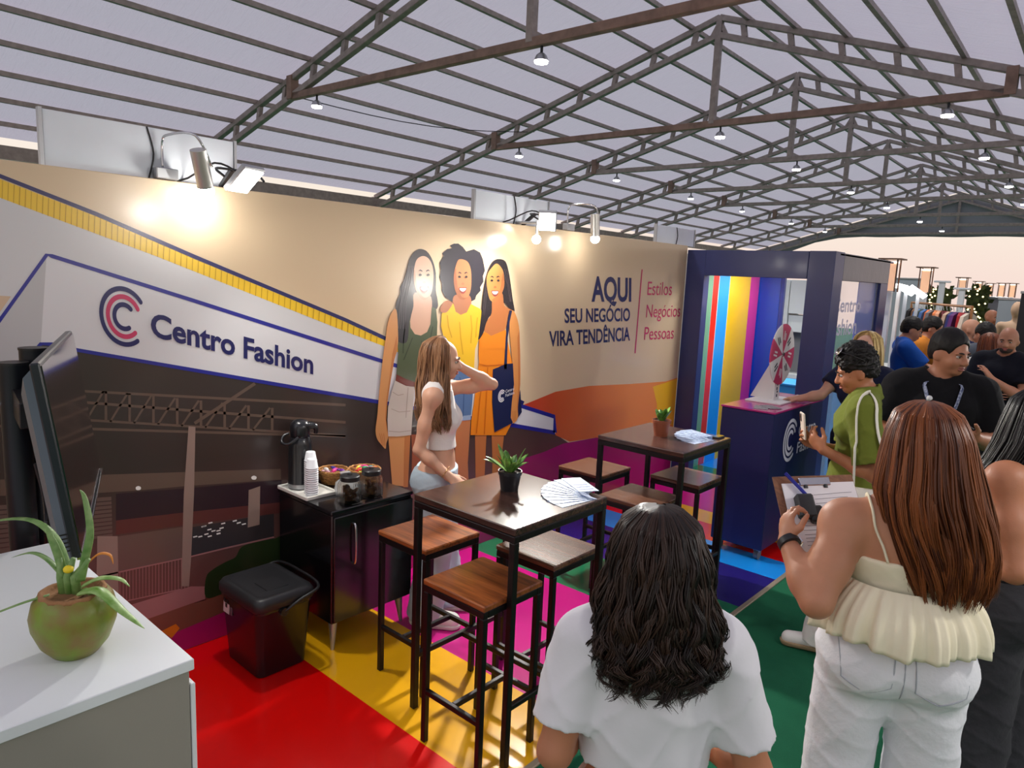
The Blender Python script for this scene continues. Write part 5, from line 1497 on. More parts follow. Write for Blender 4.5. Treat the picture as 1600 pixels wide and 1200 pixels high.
for k, (x, y, a) in enumerate(((-2.0, 5.04, 0.3), (-1.96, 5.12, 0.9))):
    o = thing('flyer', 'grey flyer lying on the magenta counter top, %s one' % ('nearer' if k == 0 else 'farther'), 'flyer', (x, y, 1.12), group='flyers on the navy counter')
    MB().box((x, y, 1.1215 + 0.0015 * k), (0.1, 0.16, 0.0012), 0, np.array(Matrix.Rotation(a, 3, 'Z'))).build('sheet', mat('flyer_grey', C(150, 146, 156), 0.3, noise=0.6, nscale=40, col2=C(70, 66, 80)), o)
o = thing('flyer', 'white flyer stack behind the prize wheel on the counter', 'flyer', (-2.0, 5.78, 1.12))
MB().box((-1.99, 5.78, 1.126), (0.1, 0.18, 0.01), 0.001).build('sheets', mat('flyer_white', C(212, 212, 216), 0.4, noise=0.4, nscale=30, col2=C(150, 120, 130)), o)

# ================================================================ market beyond
warm = mat('warm_lamp', C(255, 190, 140), 0.5, emit=(1.0, 0.6, 0.4, 1), estr=0.55)
warm_top = mat('warm_lamp_top', (1, 1, 1, 1), 0.5, emit=(1.0, 0.86, 0.7, 1), estr=3)
bronze = mat('bronze_frame', C(110, 84, 70), 0.5, 0.4)
post_w = mat('white_post', C(206, 212, 220), 0.4)
TOW = [(-2.17, 8.79, 2.365, 'beside the navy booth'), (-2.40, 11.6, 2.372, 'behind the man in the blue tee'), (-2.79, 16.7, 2.35, 'over the clothes rack end'),
       (-3.1, 20.6, 2.35, 'fourth in the row'), (-3.2, 23.0, 2.35, 'fifth in the row'), (-2.88, 22.6, 2.36, 'sixth in the row'), (-2.62, 22.4, 2.36, 'farthest right in the row')]
for x, y, h, l in TOW:
    t = thing('lamp_tower', 'white post with a warm glowing box lantern, ' + l, 'lamp', (x, y, 0), group='lantern posts of the market')
    MB().box((x, y, (h - 0.36) / 2), (0.07, 0.07, h - 0.36), 0.004).build('post', post_w, t)
    MB().box((x, y, h - 0.2), (0.1, 0.1, 0.3), 0.004).build('glow_panel', warm, t)
    MB().box((x, y, h - 0.035), (0.12, 0.12, 0.012)).build('lamp_tube', warm_top, t)
    MB().box((x, y, h), (0.24, 0.24, 0.016), 0.002).build('cap', bronze, t)
    for sx in (-1, 1):
        for sy in (-1, 1):
            MB().box((x + sx * 0.07, y + sy * 0.07, h - 0.18), (0.014, 0.014, 0.36)).build('frame_rod', bronze, t)
    add_light('POINT', (x, y, h - 0.6), 3, t, (1, 0.8, 0.62), 0.1)
for x, y, h, l in ((-2.45, 13.0, 2.2, 'white lamp post between the fairy light hedges'), (-2.1, 12.6, 2.1, 'white lamp post right of the fairy light hedges')):
    t = thing('market_post', l, 'post', (x, y, 0))
    MB().box((x, y, h / 2), (0.08, 0.08, h), 0.004).build('post', post_w, t)
    MB().box((x, y, h), (0.22, 0.12, 0.03), 0.004).build('cap', post_w, t)
ledw = mat('led_panel', (1, 1, 1, 1), 0.4, emit=(1, 0.97, 0.92, 1), estr=4)
for x, y, z, l, a in ((-2.13, 9.0, 2.07, 'round white led lamp beside the booth corner', 0), (-2.42, 10.6, 2.04, 'slanted white led panel left of the second lantern', 0.5), (-2.27, 10.6, 2.02, 'slanted white led panel under the second lantern', 0.6)):
    t = thing('market_lamp', l, 'lamp', (x, y, 0))
    R = np.array(Matrix.Rotation(a, 3, 'Y') @ Matrix.Rotation(0.5, 3, 'X'))
    if a == 0:
        MB().lathe([(0.09, -0.02), (0.1, 0.0), (0.1, 0.012), (0.02, 0.03)], (x, y, z), 24).build('lamp_disc', ledw, t, smooth='auto')
    else:
        MB().box((x, y, z), (0.24, 0.1, 0.02), 0.003, R).build('lamp_disc', ledw, t)
    MB().box((x, y + 0.06, z / 2), (0.04, 0.04, z), 0.003).build('post', post_w, t)

# assumed floodlights on stands, unseen, added for the highlights on the printed wall
for x, y, z, tg, pw, l in ((1.0, 6.9, 1.78, (-3.4, 3.2, 1.6), 70, 'assumed led floodlight added on a stand out of view, facing the printed women'), (1.1, 3.1, 2.5, (-3.3, 1.5, 1.6), 70, 'assumed led floodlight added on a tall stand out of view, facing the logo')):
    t = thing('assumed_floodlight', l, 'lamp', (x, y, 0))
    c = V3(x, y, z)
    d = V3(*tg) - c
    d /= np.linalg.norm(d)
    a_, b_, d = frame(d)
    R = np.array([a_, b_, d]).T
    MB().box(c, (0.3, 0.24, 0.05), 0.008, R).build('housing', black_plastic, t)
    MB().box(c + d * 0.027, (0.26, 0.2, 0.004), 0, R).build('lens', glow, t)
    MB().tube([(x, y, 0.03), (x, y, z - 0.14)], 0.02, 10).build('pole', pm_, t)
    for k in range(3):
        an = k * 2.094
        MB().tube([(x, y, 0.35), (x + 0.32 * math.cos(an), y + 0.32 * math.sin(an), 0.01)], 0.012, 8).build('leg', pm_, t)
    add_light('SPOT', tuple(c + d * 0.04), pw, t, size=0.1, tgt=tg, spot=2.3, blend=0.6)
# fairy-light hedges
hg = mat('hedge_green', C(60, 74, 34), 0.8, noise=0.6, nscale=20)
fl = mat('fairy_light', (1, 0.9, 0.6, 1), 0.5, emit=(1, 0.8, 0.35, 1), estr=4)
for x, y, w, l in ((-2.66, 14.0, 0.17, 'left'), (-2.1, 14.0, 0.15, 'right')):
    t = thing('fairy_light_hedge', '%s tall green hedge panel strung with fairy lights' % l, 'hedge', (x, y, 0))
    rc = random.Random(int(y * 10 + w * 100))
    hb = MB()
    for k in range(420):
        p = V3(x + rc.uniform(-w, w), y + rc.uniform(-0.14, 0.14), rc.uniform(0.05, 2.12))
        d = V3(rc.uniform(-1, 1), rc.uniform(-1, 0.2), rc.uniform(-0.3, 1))
        d /= np.linalg.norm(d)
        s_ = np.cross(d, V3(0.3, 1, 0.2)) * 0.035
        hb.add([p, p + d * 0.06 + s_, p + d * 0.13, p + d * 0.06 - s_], [(0, 1, 2, 3)])
    hb.build('foliage', hg, t, kind='stuff')
    MB().box((x, y + 0.05, 1.05), (w * 2, 0.12, 2.1)).build('panel', hg, t)
    fb = MB()
    for k in range(46):
        fb.ell((x + rc.uniform(-w, w), y - 0.2, rc.uniform(1.2, 2.15)), (0.014, 0.014, 0.014), 6, 4)
    fb.build('fairy_lights', fl, t, kind='stuff')

# clothes rack
A0, A1 = V3(-2.45, 11.2, 1.87), V3(-1.50, 9.75, 1.87)
t = thing('clothes_rack', 'copper clothes rack full of garments behind the visitors', 'clothes rack', tuple((A0 + A1) / 2 * V3(1, 1, 0)))
cop = mat('copper_tube', C(176, 128, 88), 0.35, 0.6)
MB().tube([A0, A1], 0.016, 10).build('rail', cop, t, smooth='auto')
for p in (A0, A1):
    MB().tube([p, p * V3(1, 1, 0) + V3(0, 0, 0.02)], 0.016, 10).build('upright', cop, t, smooth='auto')
    MB().box(p * V3(1, 1, 0) + V3(0, 0, 0.015), (0.4, 0.05, 0.03), 0.004).build('foot', cop, t)
gc = [('black', (26, 24, 28)), ('brown', (112, 78, 52)), ('black', (30, 30, 36)), ('pale blue', (96, 132, 176)), ('dark green', (46, 62, 50)), ('blue', (70, 104, 160)), ('orange', (222, 120, 66)),
      ('grey', (120, 118, 122)), ('orange', (232, 138, 84)), ('peach', (236, 176, 140)), ('dark red', (104, 26, 38)), ('wine red', (134, 36, 44)), ('beige', (206, 176, 150)), ('navy', (52, 56, 118)),
      ('purple', (104, 52, 116)), ('red', (172, 38, 44)), ('crimson', (150, 28, 40)), ('cream', (220, 206, 190))]


def garment(p, u, m, lab, w=0.2, L=0.75):
    """shirt on a hanger: p on the rail, u is across the shoulders"""
    o = thing('hanging_garment', lab, 'garment', tuple(p - V3(0, 0, L)), group='garments on the copper rack')
    n = np.cross(u, V3(0, 0, 1))
    outl = [(-0.04, -0.06), (-0.16, -0.1), (-0.24, -0.32), (-0.18, -0.34), (-0.145, -0.2), (-0.155, -L), (0.155, -L), (0.145, -0.2), (0.18, -0.34), (0.24, -0.32), (0.16, -0.1), (0.04, -0.06), (0, -0.085)]
    k = w / 0.2
    MB().prism([(x * k, z) for x, z in outl], p - n * 0.02, u, (0, 0, 1), n, 0.04).build('cloth', m, o)
    MB().tube(catmull([p + V3(0, 0, 0.017), p + n * 0.012 + V3(0, 0, 0.0), p - V3(0, 0, 0.05)], 3, False), 0.004, 6).build('hanger_hook', chrome, o)


ra = (A1 - A0) * V3(1, 1, 0)
ra /= np.linalg.norm(ra)
gd = np.cross(ra, V3(0, 0, 1))
PLC = ['nearest the booth', 'second from the booth end', 'third from the booth end', 'fourth from the booth end', 'fifth from the booth end', 'sixth from the booth end', 'seventh from the booth end', 'eighth from the booth end', 'ninth from the booth end', 'ninth from the aisle end', 'eighth from the aisle end', 'seventh from the aisle end', 'sixth from the aisle end', 'fifth from the aisle end', 'fourth from the aisle end', 'third from the aisle end', 'second from the aisle end', 'nearest the aisle']
for k, (nm, c) in enumerate(gc):
    f = 0.03 + 0.94 * k / (len(gc) - 1)
    p = A0 + (A1 - A0) * f - V3(0, 0, 0.016)
    a = random.uniform(-0.25, 0.25) + 0.95
    u = gd * math.cos(a) + ra * math.sin(a)
    garment(p, u, mat('cloth_%d' % k, C(*c), 0.85), '%s garment on the copper rack, %s' % (nm, PLC[k]), 0.2, random.uniform(0.6, 0.85))

# partitions of farther stalls
for x0, x1, y, h, c, l in ((-4.9, -3.7, 17.5, 2.3, (150, 160, 170), 'pale grey stall block far behind the booth'), (-3.3, -2.9, 15.5, 1.98, (112, 114, 124), 'grey stall partition behind the rack'),
                           (-2.3, -1.75, 14.5, 1.97, (122, 122, 132), 'grey stall partition right of the hedges'), (-1.62, -1.36, 12.6, 1.96, (150, 152, 160), 'light grey stall panel left of the mannequin'),
                           (-1.1, -0.6, 10.2, 2.05, (30, 30, 36), 'black stall wall at the right edge')):
    t = thing('stall_partition', l, 'partition', ((x0 + x1) / 2, y, 0))
    pmx = mat('partition_%d' % c[0], C(*c), 0.6)
    B('panel', pmx, x0, x1, y, y + 0.08, 0.03, h, t)
    B('cap_rail', aluminium, x0 - 0.01, x1 + 0.01, y - 0.01, y + 0.09, h, h + 0.03, t)
    B('base_rail', aluminium, x0, x1, y - 0.01, y + 0.09, 0, 0.03, t)
t = thing('blue_stand', 'bright blue counter with white top behind the visitors', 'counter', (-2.3, 9.6, 0))
B('body', cy_m, -2.62, -2.05, 9.2, 9.9, 0.04, 1.06, t)
B('top', wu, -2.64, -2.03, 9.18, 9.92, 1.06, 1.10, t)
B('plinth', black_plastic, -2.6, -2.07, 9.22, 9.88, 0, 0.04, t)
t = thing('market_table', 'pale wooden display table near the man in black', 'table', (-0.7, 8.9, 0))
B('top', wood_warm, -0.9, -0.2, 8.7, 9.4, 0.97, 1.0, t)
for x in (-0.86, -0.24):
    for y in (8.74, 9.36):
        B('leg', post_w, x - 0.02, x + 0.02, y - 0.02, y + 0.02, 0, 0.97, t)
for k in range(5):
    o = thing('fruit', '%s fruit on the pale display table' % ['first yellow', 'second yellow', 'green', 'orange', 'large yellow'][k], 'fruit', (-0.84 + 0.11 * k, 8.85, 1.0), group='fruit on the display table')
    r = 0.04 + 0.004 * k
    MB().ell((-0.84 + 0.11 * k, 8.85, 1.0 + r * 0.92), (r, r, r * 0.92)).build('flesh', mat('fruit_%d' % k, C(*[(222, 196, 60), (214, 186, 52), (150, 180, 60), (226, 140, 40), (228, 204, 80)][k]), 0.5), o, smooth=True)
    MB().tube([(-0.84 + 0.11 * k, 8.85, 1.0 + r * 1.8), (-0.838 + 0.11 * k, 8.85, 1.015 + r * 1.85)], 0.004, 6).build('stem', soil, o)

# ================================================================ smooth solids for people (signed distances, surface nets)
def smin(a, b, k):
    h = np.clip(0.5 + 0.5 * (b - a) / k, 0, 1)
    return b + (a - b) * h - k * h * (1 - h)


class Sdf:
    def __init__(s):
        s.p = []

    def rc(s, a, b, ra, rb=None, k=0.02, op='+', flat=0):
        s.p.append(('rc', np.array(a, float), np.array(b, float), ra, ra if rb is None else rb, k, op, flat))
        return s

    def el(s, c, r, R=None, k=0.02, op='+'):
        r = (r, r, r) if not hasattr(r, '__len__') else r
        s.p.append(('el', np.array(c, float), np.array(r, float), None if R is None else np.array(R, float), None, k, op, 0))
        return s

    def plane(s, n, c, k=0.002):
        """keep the side that n points away from"""
        n = np.array(n, float)
        s.p.append(('pl', n / np.linalg.norm(n), np.array(c, float), 0, 0, k, '&', 0))
        return s

    def grow(s, prims, inf, k=None):
        for q in prims:
            if q[0] == 'rc':
                s.p.append(('rc', q[1], q[2], q[3] + inf, q[4] + inf, k or q[5], '+', q[7]))
            elif q[0] == 'el':
                s.p.append(('el', q[1], q[2] + inf, q[3], None, k or q[5], '+', 0))
        return s

    @staticmethod
    def d(q, X, Y, Z):
        if q[0] == 'rc':
            a, b, ra, rb = q[1:5]
            ab = b - a
            L2 = ab.dot(ab) + 1e-12
            px, py, pz = X - a[0], Y - a[1], Z - a[2]
            t0 = (px * ab[0] + py * ab[1] + pz * ab[2]) / L2
            t = np.clip(t0, 0, 1)
            dd = np.sqrt((px - t * ab[0]) ** 2 + (py - t * ab[1]) ** 2 + (pz - t * ab[2]) ** 2) - (ra + (rb - ra) * t)
            if q[7]:
                L = math.sqrt(L2)
                dd = np.maximum(dd, (t0 - 1) * L)
                if q[7] > 1:
                    dd = np.maximum(dd, -t0 * L)
            return dd
        if q[0] == 'el':
            c, r, R = q[1:4]
            px, py, pz = X - c[0], Y - c[1], Z - c[2]
            if R is not None:
                px, py, pz = (R[0, 0] * px + R[1, 0] * py + R[2, 0] * pz, R[0, 1] * px + R[1, 1] * py + R[2, 1] * pz, R[0, 2] * px + R[1, 2] * py + R[2, 2] * pz)
            k0 = np.sqrt((px / r[0]) ** 2 + (py / r[1]) ** 2 + (pz / r[2]) ** 2)
            k1 = np.sqrt((px / r[0] ** 2) ** 2 + (py / r[1] ** 2) ** 2 + (pz / r[2] ** 2) ** 2)
            return k0 * (k0 - 1) / np.maximum(k1, 1e-6)
        n, c = q[1], q[2]
        return (X - c[0]) * n[0] + (Y - c[1]) * n[1] + (Z - c[2]) * n[2]

    @staticmethod
    def bb(q):
        if q[0] == 'rc':
            m = max(q[3], q[4])
            return np.minimum(q[1], q[2]) - m, np.maximum(q[1], q[2]) + m
        m = q[2] if q[3] is None else np.full(3, q[2].max())
        return q[1] - m, q[1] + m

    def ev(s, P):
        P = np.atleast_2d(P)
        X, Y, Z = P[:, 0], P[:, 1], P[:, 2]
        F = np.full(len(P), 1.0)
        for q in s.p:
            v = s.d(q, X, Y, Z)
            F = smin(F, v, q[5]) if q[6] == '+' else -smin(-F, v if q[6] == '-' else -v, q[5])
        return F

    def snap(s, P, off=0.0, it=12):
        P = np.array(P, float)
        e = 1e-3
        for _ in range(it):
            f = s.ev(P) - off
            g = np.stack([(s.ev(P + np.eye(3)[i] * e) - s.ev(P - np.eye(3)[i] * e)) / (2 * e) for i in range(3)], 1)
            g /= np.maximum(np.linalg.norm(g, axis=1, keepdims=True), 0.3)
            P = P - g * f[:, None] * 0.8
        return P

    def mesh(s, h, noise=None):
        lo = np.min([s.bb(q)[0] for q in s.p if q[6] == '+'], 0) - 4 * h
        hi = np.max([s.bb(q)[1] for q in s.p if q[6] == '+'], 0) + 4 * h
        n = np.ceil((hi - lo) / h).astype(int) + 1
        ax = [lo[i] + h * np.arange(n[i]) for i in range(3)]
        F = np.full(n, 1.0, np.float32)
        for q in s.p:
            if q[0] == 'pl':
                v = s.d(q, ax[0][:, None, None], ax[1][None, :, None], ax[2][None, None, :])
                F = -smin(-F, -v, q[5])
                continue
            a, b = s.bb(q)
            m = q[5] * 1.2 + 3 * h
            i0 = np.clip(np.floor((a - m - lo) / h).astype(int), 0, n - 1)
            i1 = np.clip(np.ceil((b + m - lo) / h).astype(int) + 1, 1, n)
            sl = tuple(slice(i0[i], i1[i]) for i in range(3))
            v = s.d(q, ax[0][sl[0], None, None], ax[1][None, sl[1], None], ax[2][None, None, sl[2]])
            F[sl] = smin(F[sl], v, q[5]) if q[6] == '+' else -smin(-F[sl], v, q[5])
        if noise is not None:
            I = np.argwhere(np.abs(F) < 5 * h)
            P = lo + I * h
            F[I[:, 0], I[:, 1], I[:, 2]] += noise(P).astype(np.float32)
        return surfnet(F, lo, h)


def surfnet(F, lo, h):
    ins = F < 0
    c = np.zeros(np.array(F.shape) - 1, np.uint8)
    off = [(i, j, k) for i in (0, 1) for j in (0, 1) for k in (0, 1)]
    sh = F.shape
    for i, j, k in off:
        c += ins[i:sh[0] - 1 + i, j:sh[1] - 1 + j, k:sh[2] - 1 + k]
    act = np.argwhere((c > 0) & (c < 8))
    idx = np.full(c.shape, -1, np.int64)
    idx[act[:, 0], act[:, 1], act[:, 2]] = np.arange(len(act))
    val = {o: F[act[:, 0] + o[0], act[:, 1] + o[1], act[:, 2] + o[2]] for o in off}
    acc = np.zeros((len(act), 3))
    cnt = np.zeros(len(act))
    for o in off:
        for ax in range(3):
            if o[ax] == 0:
                o2 = tuple(1 if i == ax else o[i] for i in range(3))
                a, b = val[o], val[o2]
                m = (a < 0) != (b < 0)
                t = np.where(m, a / np.where(m, a - b, 1), 0)
                p = np.repeat(np.array([o], float), len(act), 0)
                p[:, ax] += t
                acc += p * m[:, None]
                cnt += m
    V = lo + (act + acc / cnt[:, None]) * h
    Q = []
    for ax in range(3):
        a = [slice(None)] * 3
        b = [slice(None)] * 3
        a[ax] = slice(0, -1)
        b[ax] = slice(1, None)
        A, Bn = ins[tuple(a)], ins[tuple(b)]
        E = np.argwhere(A != Bn)
        u, w = (ax + 1) % 3, (ax + 2) % 3
        E = E[(E[:, u] > 0) & (E[:, w] > 0) & (E[:, u] < c.shape[u]) & (E[:, w] < c.shape[w])]
        q = []
        for du, dw in ((-1, -1), (0, -1), (0, 0), (-1, 0)):
            t = E.copy()
            t[:, u] += du
            t[:, w] += dw
            q.append(idx[t[:, 0], t[:, 1], t[:, 2]])
        q = np.stack(q, 1)
        fl = ~A[E[:, 0], E[:, 1], E[:, 2]]
        q[fl] = q[fl][:, ::-1]
        Q.append(q)
    return V, np.concatenate(Q)


def np_obj(name, V, Q, m, parent, kind=None, attr=None, smooth=True):
    me = bpy.data.meshes.new(name)
    me.vertices.add(len(V))
    me.vertices.foreach_set('co', np.asarray(V, np.float32).ravel())
    k = Q.shape[1]
    me.loops.add(Q.size)
    me.loops.foreach_set('vertex_index', Q.astype(np.int32).ravel())
    me.polygons.add(len(Q))
    me.polygons.foreach_set('loop_start', np.arange(len(Q), dtype=np.int32) * k)
    me.polygons.foreach_set('use_smooth', np.full(len(Q), bool(smooth)))
    if attr is not None:
        at = me.attributes.new('tone', 'FLOAT', 'POINT')
        at.data.foreach_set('value', np.asarray(attr, np.float32))
    me.materials.append(m)
    me.update(calc_edges=True)
    me.validate()
    return link(name, me, parent, True, kind)


def wob(amp, f=(9, 9, 9), ph=0.0):
    """soft cloth folds"""
    def g(P):
        x, y, z = P[:, 0] * f[0], P[:, 1] * f[1], P[:, 2] * f[2]
        r = 1 - np.abs(np.sin(x * 1.1 + z * 2.3 + 1.2 * np.sin(y * 1.3 + ph) + ph))
        r2 = 1 - np.abs(np.sin(z * 1.7 - x * 2.2 - y + 1.4 * np.sin(z * 0.7 + ph)))
        return -0.55 * amp * (r ** 3 + r2 ** 4) + amp * 0.7 * (np.sin(x * 2.1 + z * 1.3 + ph + 1.5 * np.sin(y * 1.7 + z)) * 0.5 + np.sin(z * 3.1 - x * 1.7 + 2 * np.sin(x + ph)) * 0.3 + np.sin(y * 4.3 + z * 2.2 + x * 2) * 0.2)
    return g


def skin_mat(n, c, c2=None):
    return mat('skin_' + n, C(*c), 0.48, noise=0.12, nscale=8, bump=0.05, bscale=220, sss=0.12, spec=0.4)


def cloth_mat(n, c, rough=0.85, noise=0.06, bump=0.25, bscale=30):
    return mat('fabric_' + n, C(*c), rough, noise=noise, nscale=6, bump=bump, bscale=bscale, sheen=0.04, spec=0.2)


def hair_mat(n, c1, c2, rough=0.38):
    nm = 'hair_' + n
    if nm in MATS:
        return MATS[nm]
    m = mat(nm, C(*c1), rough, spec=0.3)
    t = m.node_tree
    a = t.nodes.new('ShaderNodeAttribute')
    a.attribute_name = 'tone'
    mx = t.nodes.new('ShaderNodeMix')
    mx.data_type = 'RGBA'
    mx.inputs[6].default_value = C(*c1)
    mx.inputs[7].default_value = C(*c2)
    t.links.new(a.outputs['Fac'], mx.inputs[0])
    t.links.new(mx.outputs[2], t.nodes['Principled BSDF'].inputs['Base Color'])
    return m


def rotz(a):
    return np.array([[math.cos(a), -math.sin(a), 0], [math.sin(a), math.cos(a), 0], [0, 0, 1]])


def rotx(a):
    return np.array([[1, 0, 0], [0, math.cos(a), -math.sin(a)], [0, math.sin(a), math.cos(a)]])


def roty(a):
    return np.array([[math.cos(a), 0, math.sin(a)], [0, 1, 0], [-math.sin(a), 0, math.cos(a)]])


class Person:
    """local frame: faces +y, own right hand at +x, heights for 1.70 m scaled to h"""

    def __init__(s, label, loc, rz, h=1.7, sex='f', w=1.0, arm=1.0, leg=1.0, head=(0, 0, 0), lean=0.0, joints=None, curl=None, skin=None, voxel=0.007,
                 hands=True, drop=0.0):
        s.h, s.k = h, h / 1.7
        s.sex, s.w = sex, w
        s.root = thing('person', label, 'person', loc, rz)
        s.vox = voxel
        s.skin = skin
        m = sex == 'm'
        sw = (0.185 if m else 0.158) * (0.6 + 0.4 * w)
        s.sw = sw
        J = dict(hipR=(0.085, 0, 0.89), hipL=(-0.085, 0, 0.89), kneeR=(0.095, 0.015, 0.48), kneeL=(-0.095, 0.015, 0.48), ankR=(0.1, -0.01, 0.085), ankL=(-0.1, -0.01, 0.085),
                 shR=(sw, -0.01, 1.385), shL=(-sw, -0.01, 1.385), elR=(sw + 0.05, -0.03, 1.1), elL=(-sw - 0.05, -0.03, 1.1), wrR=(sw + 0.06, 0.04, 0.86), wrL=(-sw - 0.06, 0.04, 0.86),
                 hdR=(0.05, 0.25, -1), hdL=(-0.05, 0.25, -1), pnR=(-1, 0.1, 0), pnL=(1, 0.1, 0))
        s.J = {q: np.array(v, float) for q, v in J.items()}
        if joints:
            for q, v in joints.items():
                v = np.array(v, float)
                s.J[q] = v if q[:2] in ('hd', 'pn') else v / s.k
        s.head_R = rotz(head[0]) @ rotx(head[1]) @ roty(head[2])
        s.neck = V3(0, -0.01, 1.45)
        s.lean = lean
        s.curl = curl or {}
        J = s.J
        # torso
        T = Sdf()
        d = 0.55 + 0.45 * w
        T.el((0, -0.005, 1.26), (0.138 * w, 0.098 * d, 0.18), k=0.04)
        T.rc((-sw + 0.03, -0.012, 1.385 - drop), (sw - 0.03, -0.012, 1.385 - drop), 0.052 + 0.008 * m, k=0.05)
        for q in (-1, 1):
            T.rc((0, -0.022, 1.47), (q * sw * 0.75, -0.016, 1.41 - drop), 0.04, 0.036, k=0.04)
        T.el((0, 0.0, 1.08), ((0.112 if not m else 0.128) * w, 0.088 * d, 0.13), k=0.06)
        T.el((0, 0.012, 0.99), (0.125 * w, 0.09 * d, 0.1), k=0.05)
        T.el((0, -0.005, 0.91), ((0.155 if not m else 0.145) * w, 0.105 * d, 0.115), k=0.05)
        for q in (-1, 1):
            T.el((q * 0.07 * w, -0.05 * d, 0.865), (0.085 * w, 0.085 * d, 0.09), k=0.04)
            if m:
                T.el((q * 0.075, 0.055 * d, 1.285), (0.085, 0.05, 0.07), k=0.05)
            else:
                T.el((q * 0.068 * w, 0.075 * d, 1.235), (0.056 * w, 0.05 * d, 0.056), k=0.04)
        s.torso = T.p
        A = {}
        am = arm * (1.1 if m else 1.0)
        for q in 'RL':
            a = Sdf()
            sh, e_, wr = J['sh' + q], J['el' + q], J['wr' + q]
            a.el(sh, (0.056 * am,) * 3, k=0.04)
            a.rc(sh, sh + (e_ - sh) * 0.55, 0.051 * am, 0.046 * am, k=0.04)
            a.rc(sh + (e_ - sh) * 0.5, e_, 0.047 * am, 0.037 * am, k=0.03)
            A['u' + q] = a.p
            b = Sdf()
            b.rc(e_, e_ + (wr - e_) * 0.35, 0.037 * am, 0.04 * am, k=0.02)
            b.rc(e_ + (wr - e_) * 0.3, wr, 0.04 * am, 0.0255 * (0.7 + 0.3 * am), k=0.025)
            A['f' + q] = b.p
        s.arms = A
        s.legs = {}
        for q in 'RL':
            g = Sdf()
            hp, kn, an = J['hip' + q], J['knee' + q], J['ank' + q]
            g.rc(hp, hp + (kn - hp) * 0.5, 0.088 * leg, 0.074 * leg, k=0.05)
            g.rc(hp + (kn - hp) * 0.45, kn, 0.075 * leg, 0.055 * leg, k=0.03)
            g.rc(kn, kn + (an - kn) * 0.4, 0.052 * leg, 0.053 * leg, k=0.03)
            g.rc(kn + (an - kn) * 0.35, an, 0.054 * leg, 0.034, k=0.03)
            g.rc(an + V3(0, -0.02, -0.045), an + V3(0.01 if q == 'R' else -0.01, 0.15, -0.06), 0.036, 0.025, k=0.03)
            s.legs[q] = g.p
        s.hands_on = hands

    def H(s, p):
        """head point, given relative to an upright head with its neck pivot"""
        return s.neck + s.head_R @ (V3(*p) - s.neck)

    def scale(s, S_):
        k = s.k
        out = Sdf()
        for q in S_.p:
            if q[0] == 'rc':
                out.p.append(('rc', q[1] * k, q[2] * k, q[3] * k, q[4] * k, q[5] * k, q[6], q[7]))
            elif q[0] == 'el':
                out.p.append(('el', q[1] * k, q[2] * k, q[3], None, q[5] * k, q[6], 0))
            else:
                out.p.append(('pl', q[1], q[2] * k, 0, 0, q[5], '&', 0))
        return out

    def headprims(s, S_):
        R = s.head_R
        m = s.sex == 'm'
        H = s.H
        S_.rc((0, -0.015, 1.42), H((0, -0.008, 1.53)), 0.056 if m else 0.048, 0.053 if m else 0.046, k=0.03)
        S_.el(H((0, -0.008, 1.607)), (0.074, 0.093, 0.09), R, k=0.03)
        S_.el(H((0, 0.03, 1.548)), (0.057 if not m else 0.06, 0.062, 0.07), R, k=0.03)
        S_.el(H((0, 0.062, 1.498)), (0.026 if not m else 0.03, 0.024, 0.02), R, k=0.025)
        for q in (-1, 1):
            S_.el(H((q * 0.033, 0.062, 1.548)), (0.026, 0.026, 0.026), R, k=0.02)
            S_.el(H((q * 0.03, 0.083, 1.598)), (0.024, 0.01, 0.008), R, k=0.012)
            S_.el(H((q * 0.031, 0.098, 1.581)), (0.017, 0.016, 0.012), R, k=0.012, op='-')
            S_.el(H((q * 0.074, -0.008, 1.568)), (0.009, 0.021, 0.031), R @ rotz(q * 0.35), k=0.008)
            S_.el(H((q * 0.012, 0.1, 1.545)), (0.009, 0.011, 0.008), R, k=0.008)
        S_.rc(H((0, 0.086, 1.588)), H((0, 0.108, 1.551)), 0.008, 0.0115, k=0.014)
        S_.el(H((0, 0.087, 1.5235)), (0.022, 0.011, 0.006), R, k=0.006)
        S_.el(H((0, 0.085, 1.513)), (0.02, 0.011, 0.0065), R, k=0.006)
        S_.el(H((0, 0.098, 1.5185)), (0.02, 0.006, 0.0015), R, k=0.004, op='-')

    def body(s):
        S_ = Sdf()
        S_.p += s.torso
        for q in s.arms.values():
            S_.p += q
        for q in s.legs.values():
            S_.p += q
        s.headprims(S_)
        if s.hands_on:
            for q in 'RL':
                hand(S_, s.J['wr' + q], s.J['hd' + q], s.J['pn' + q], q, s.curl.get(q, 0.35))
        s.S = s.scale(S_)
        V, Q = s.S.mesh(s.vox)
        np_obj('body', V, Q, s.skin, s.root)
        return s

    def part(s, name, S_, m, vox=None, noise=None, parent=None, scaled=False):
        """add an SDF part, given in 1.70 m units"""
        S2 = S_ if scaled else s.scale(S_)
        V, Q = S2.mesh(vox or s.vox, noise)
        o = np_obj(name, V, Q, m, parent or s.root)
        return S2, o

    def pt(s, p):
        return V3(*p) * s.k

    def mesh(s, mb, name, m, smooth=True, parent=None):
        mb.v = [tuple(c * s.k for c in p) for p in mb.v]
        return mb.build(name, m, parent or s.root, smooth=smooth, local=True)

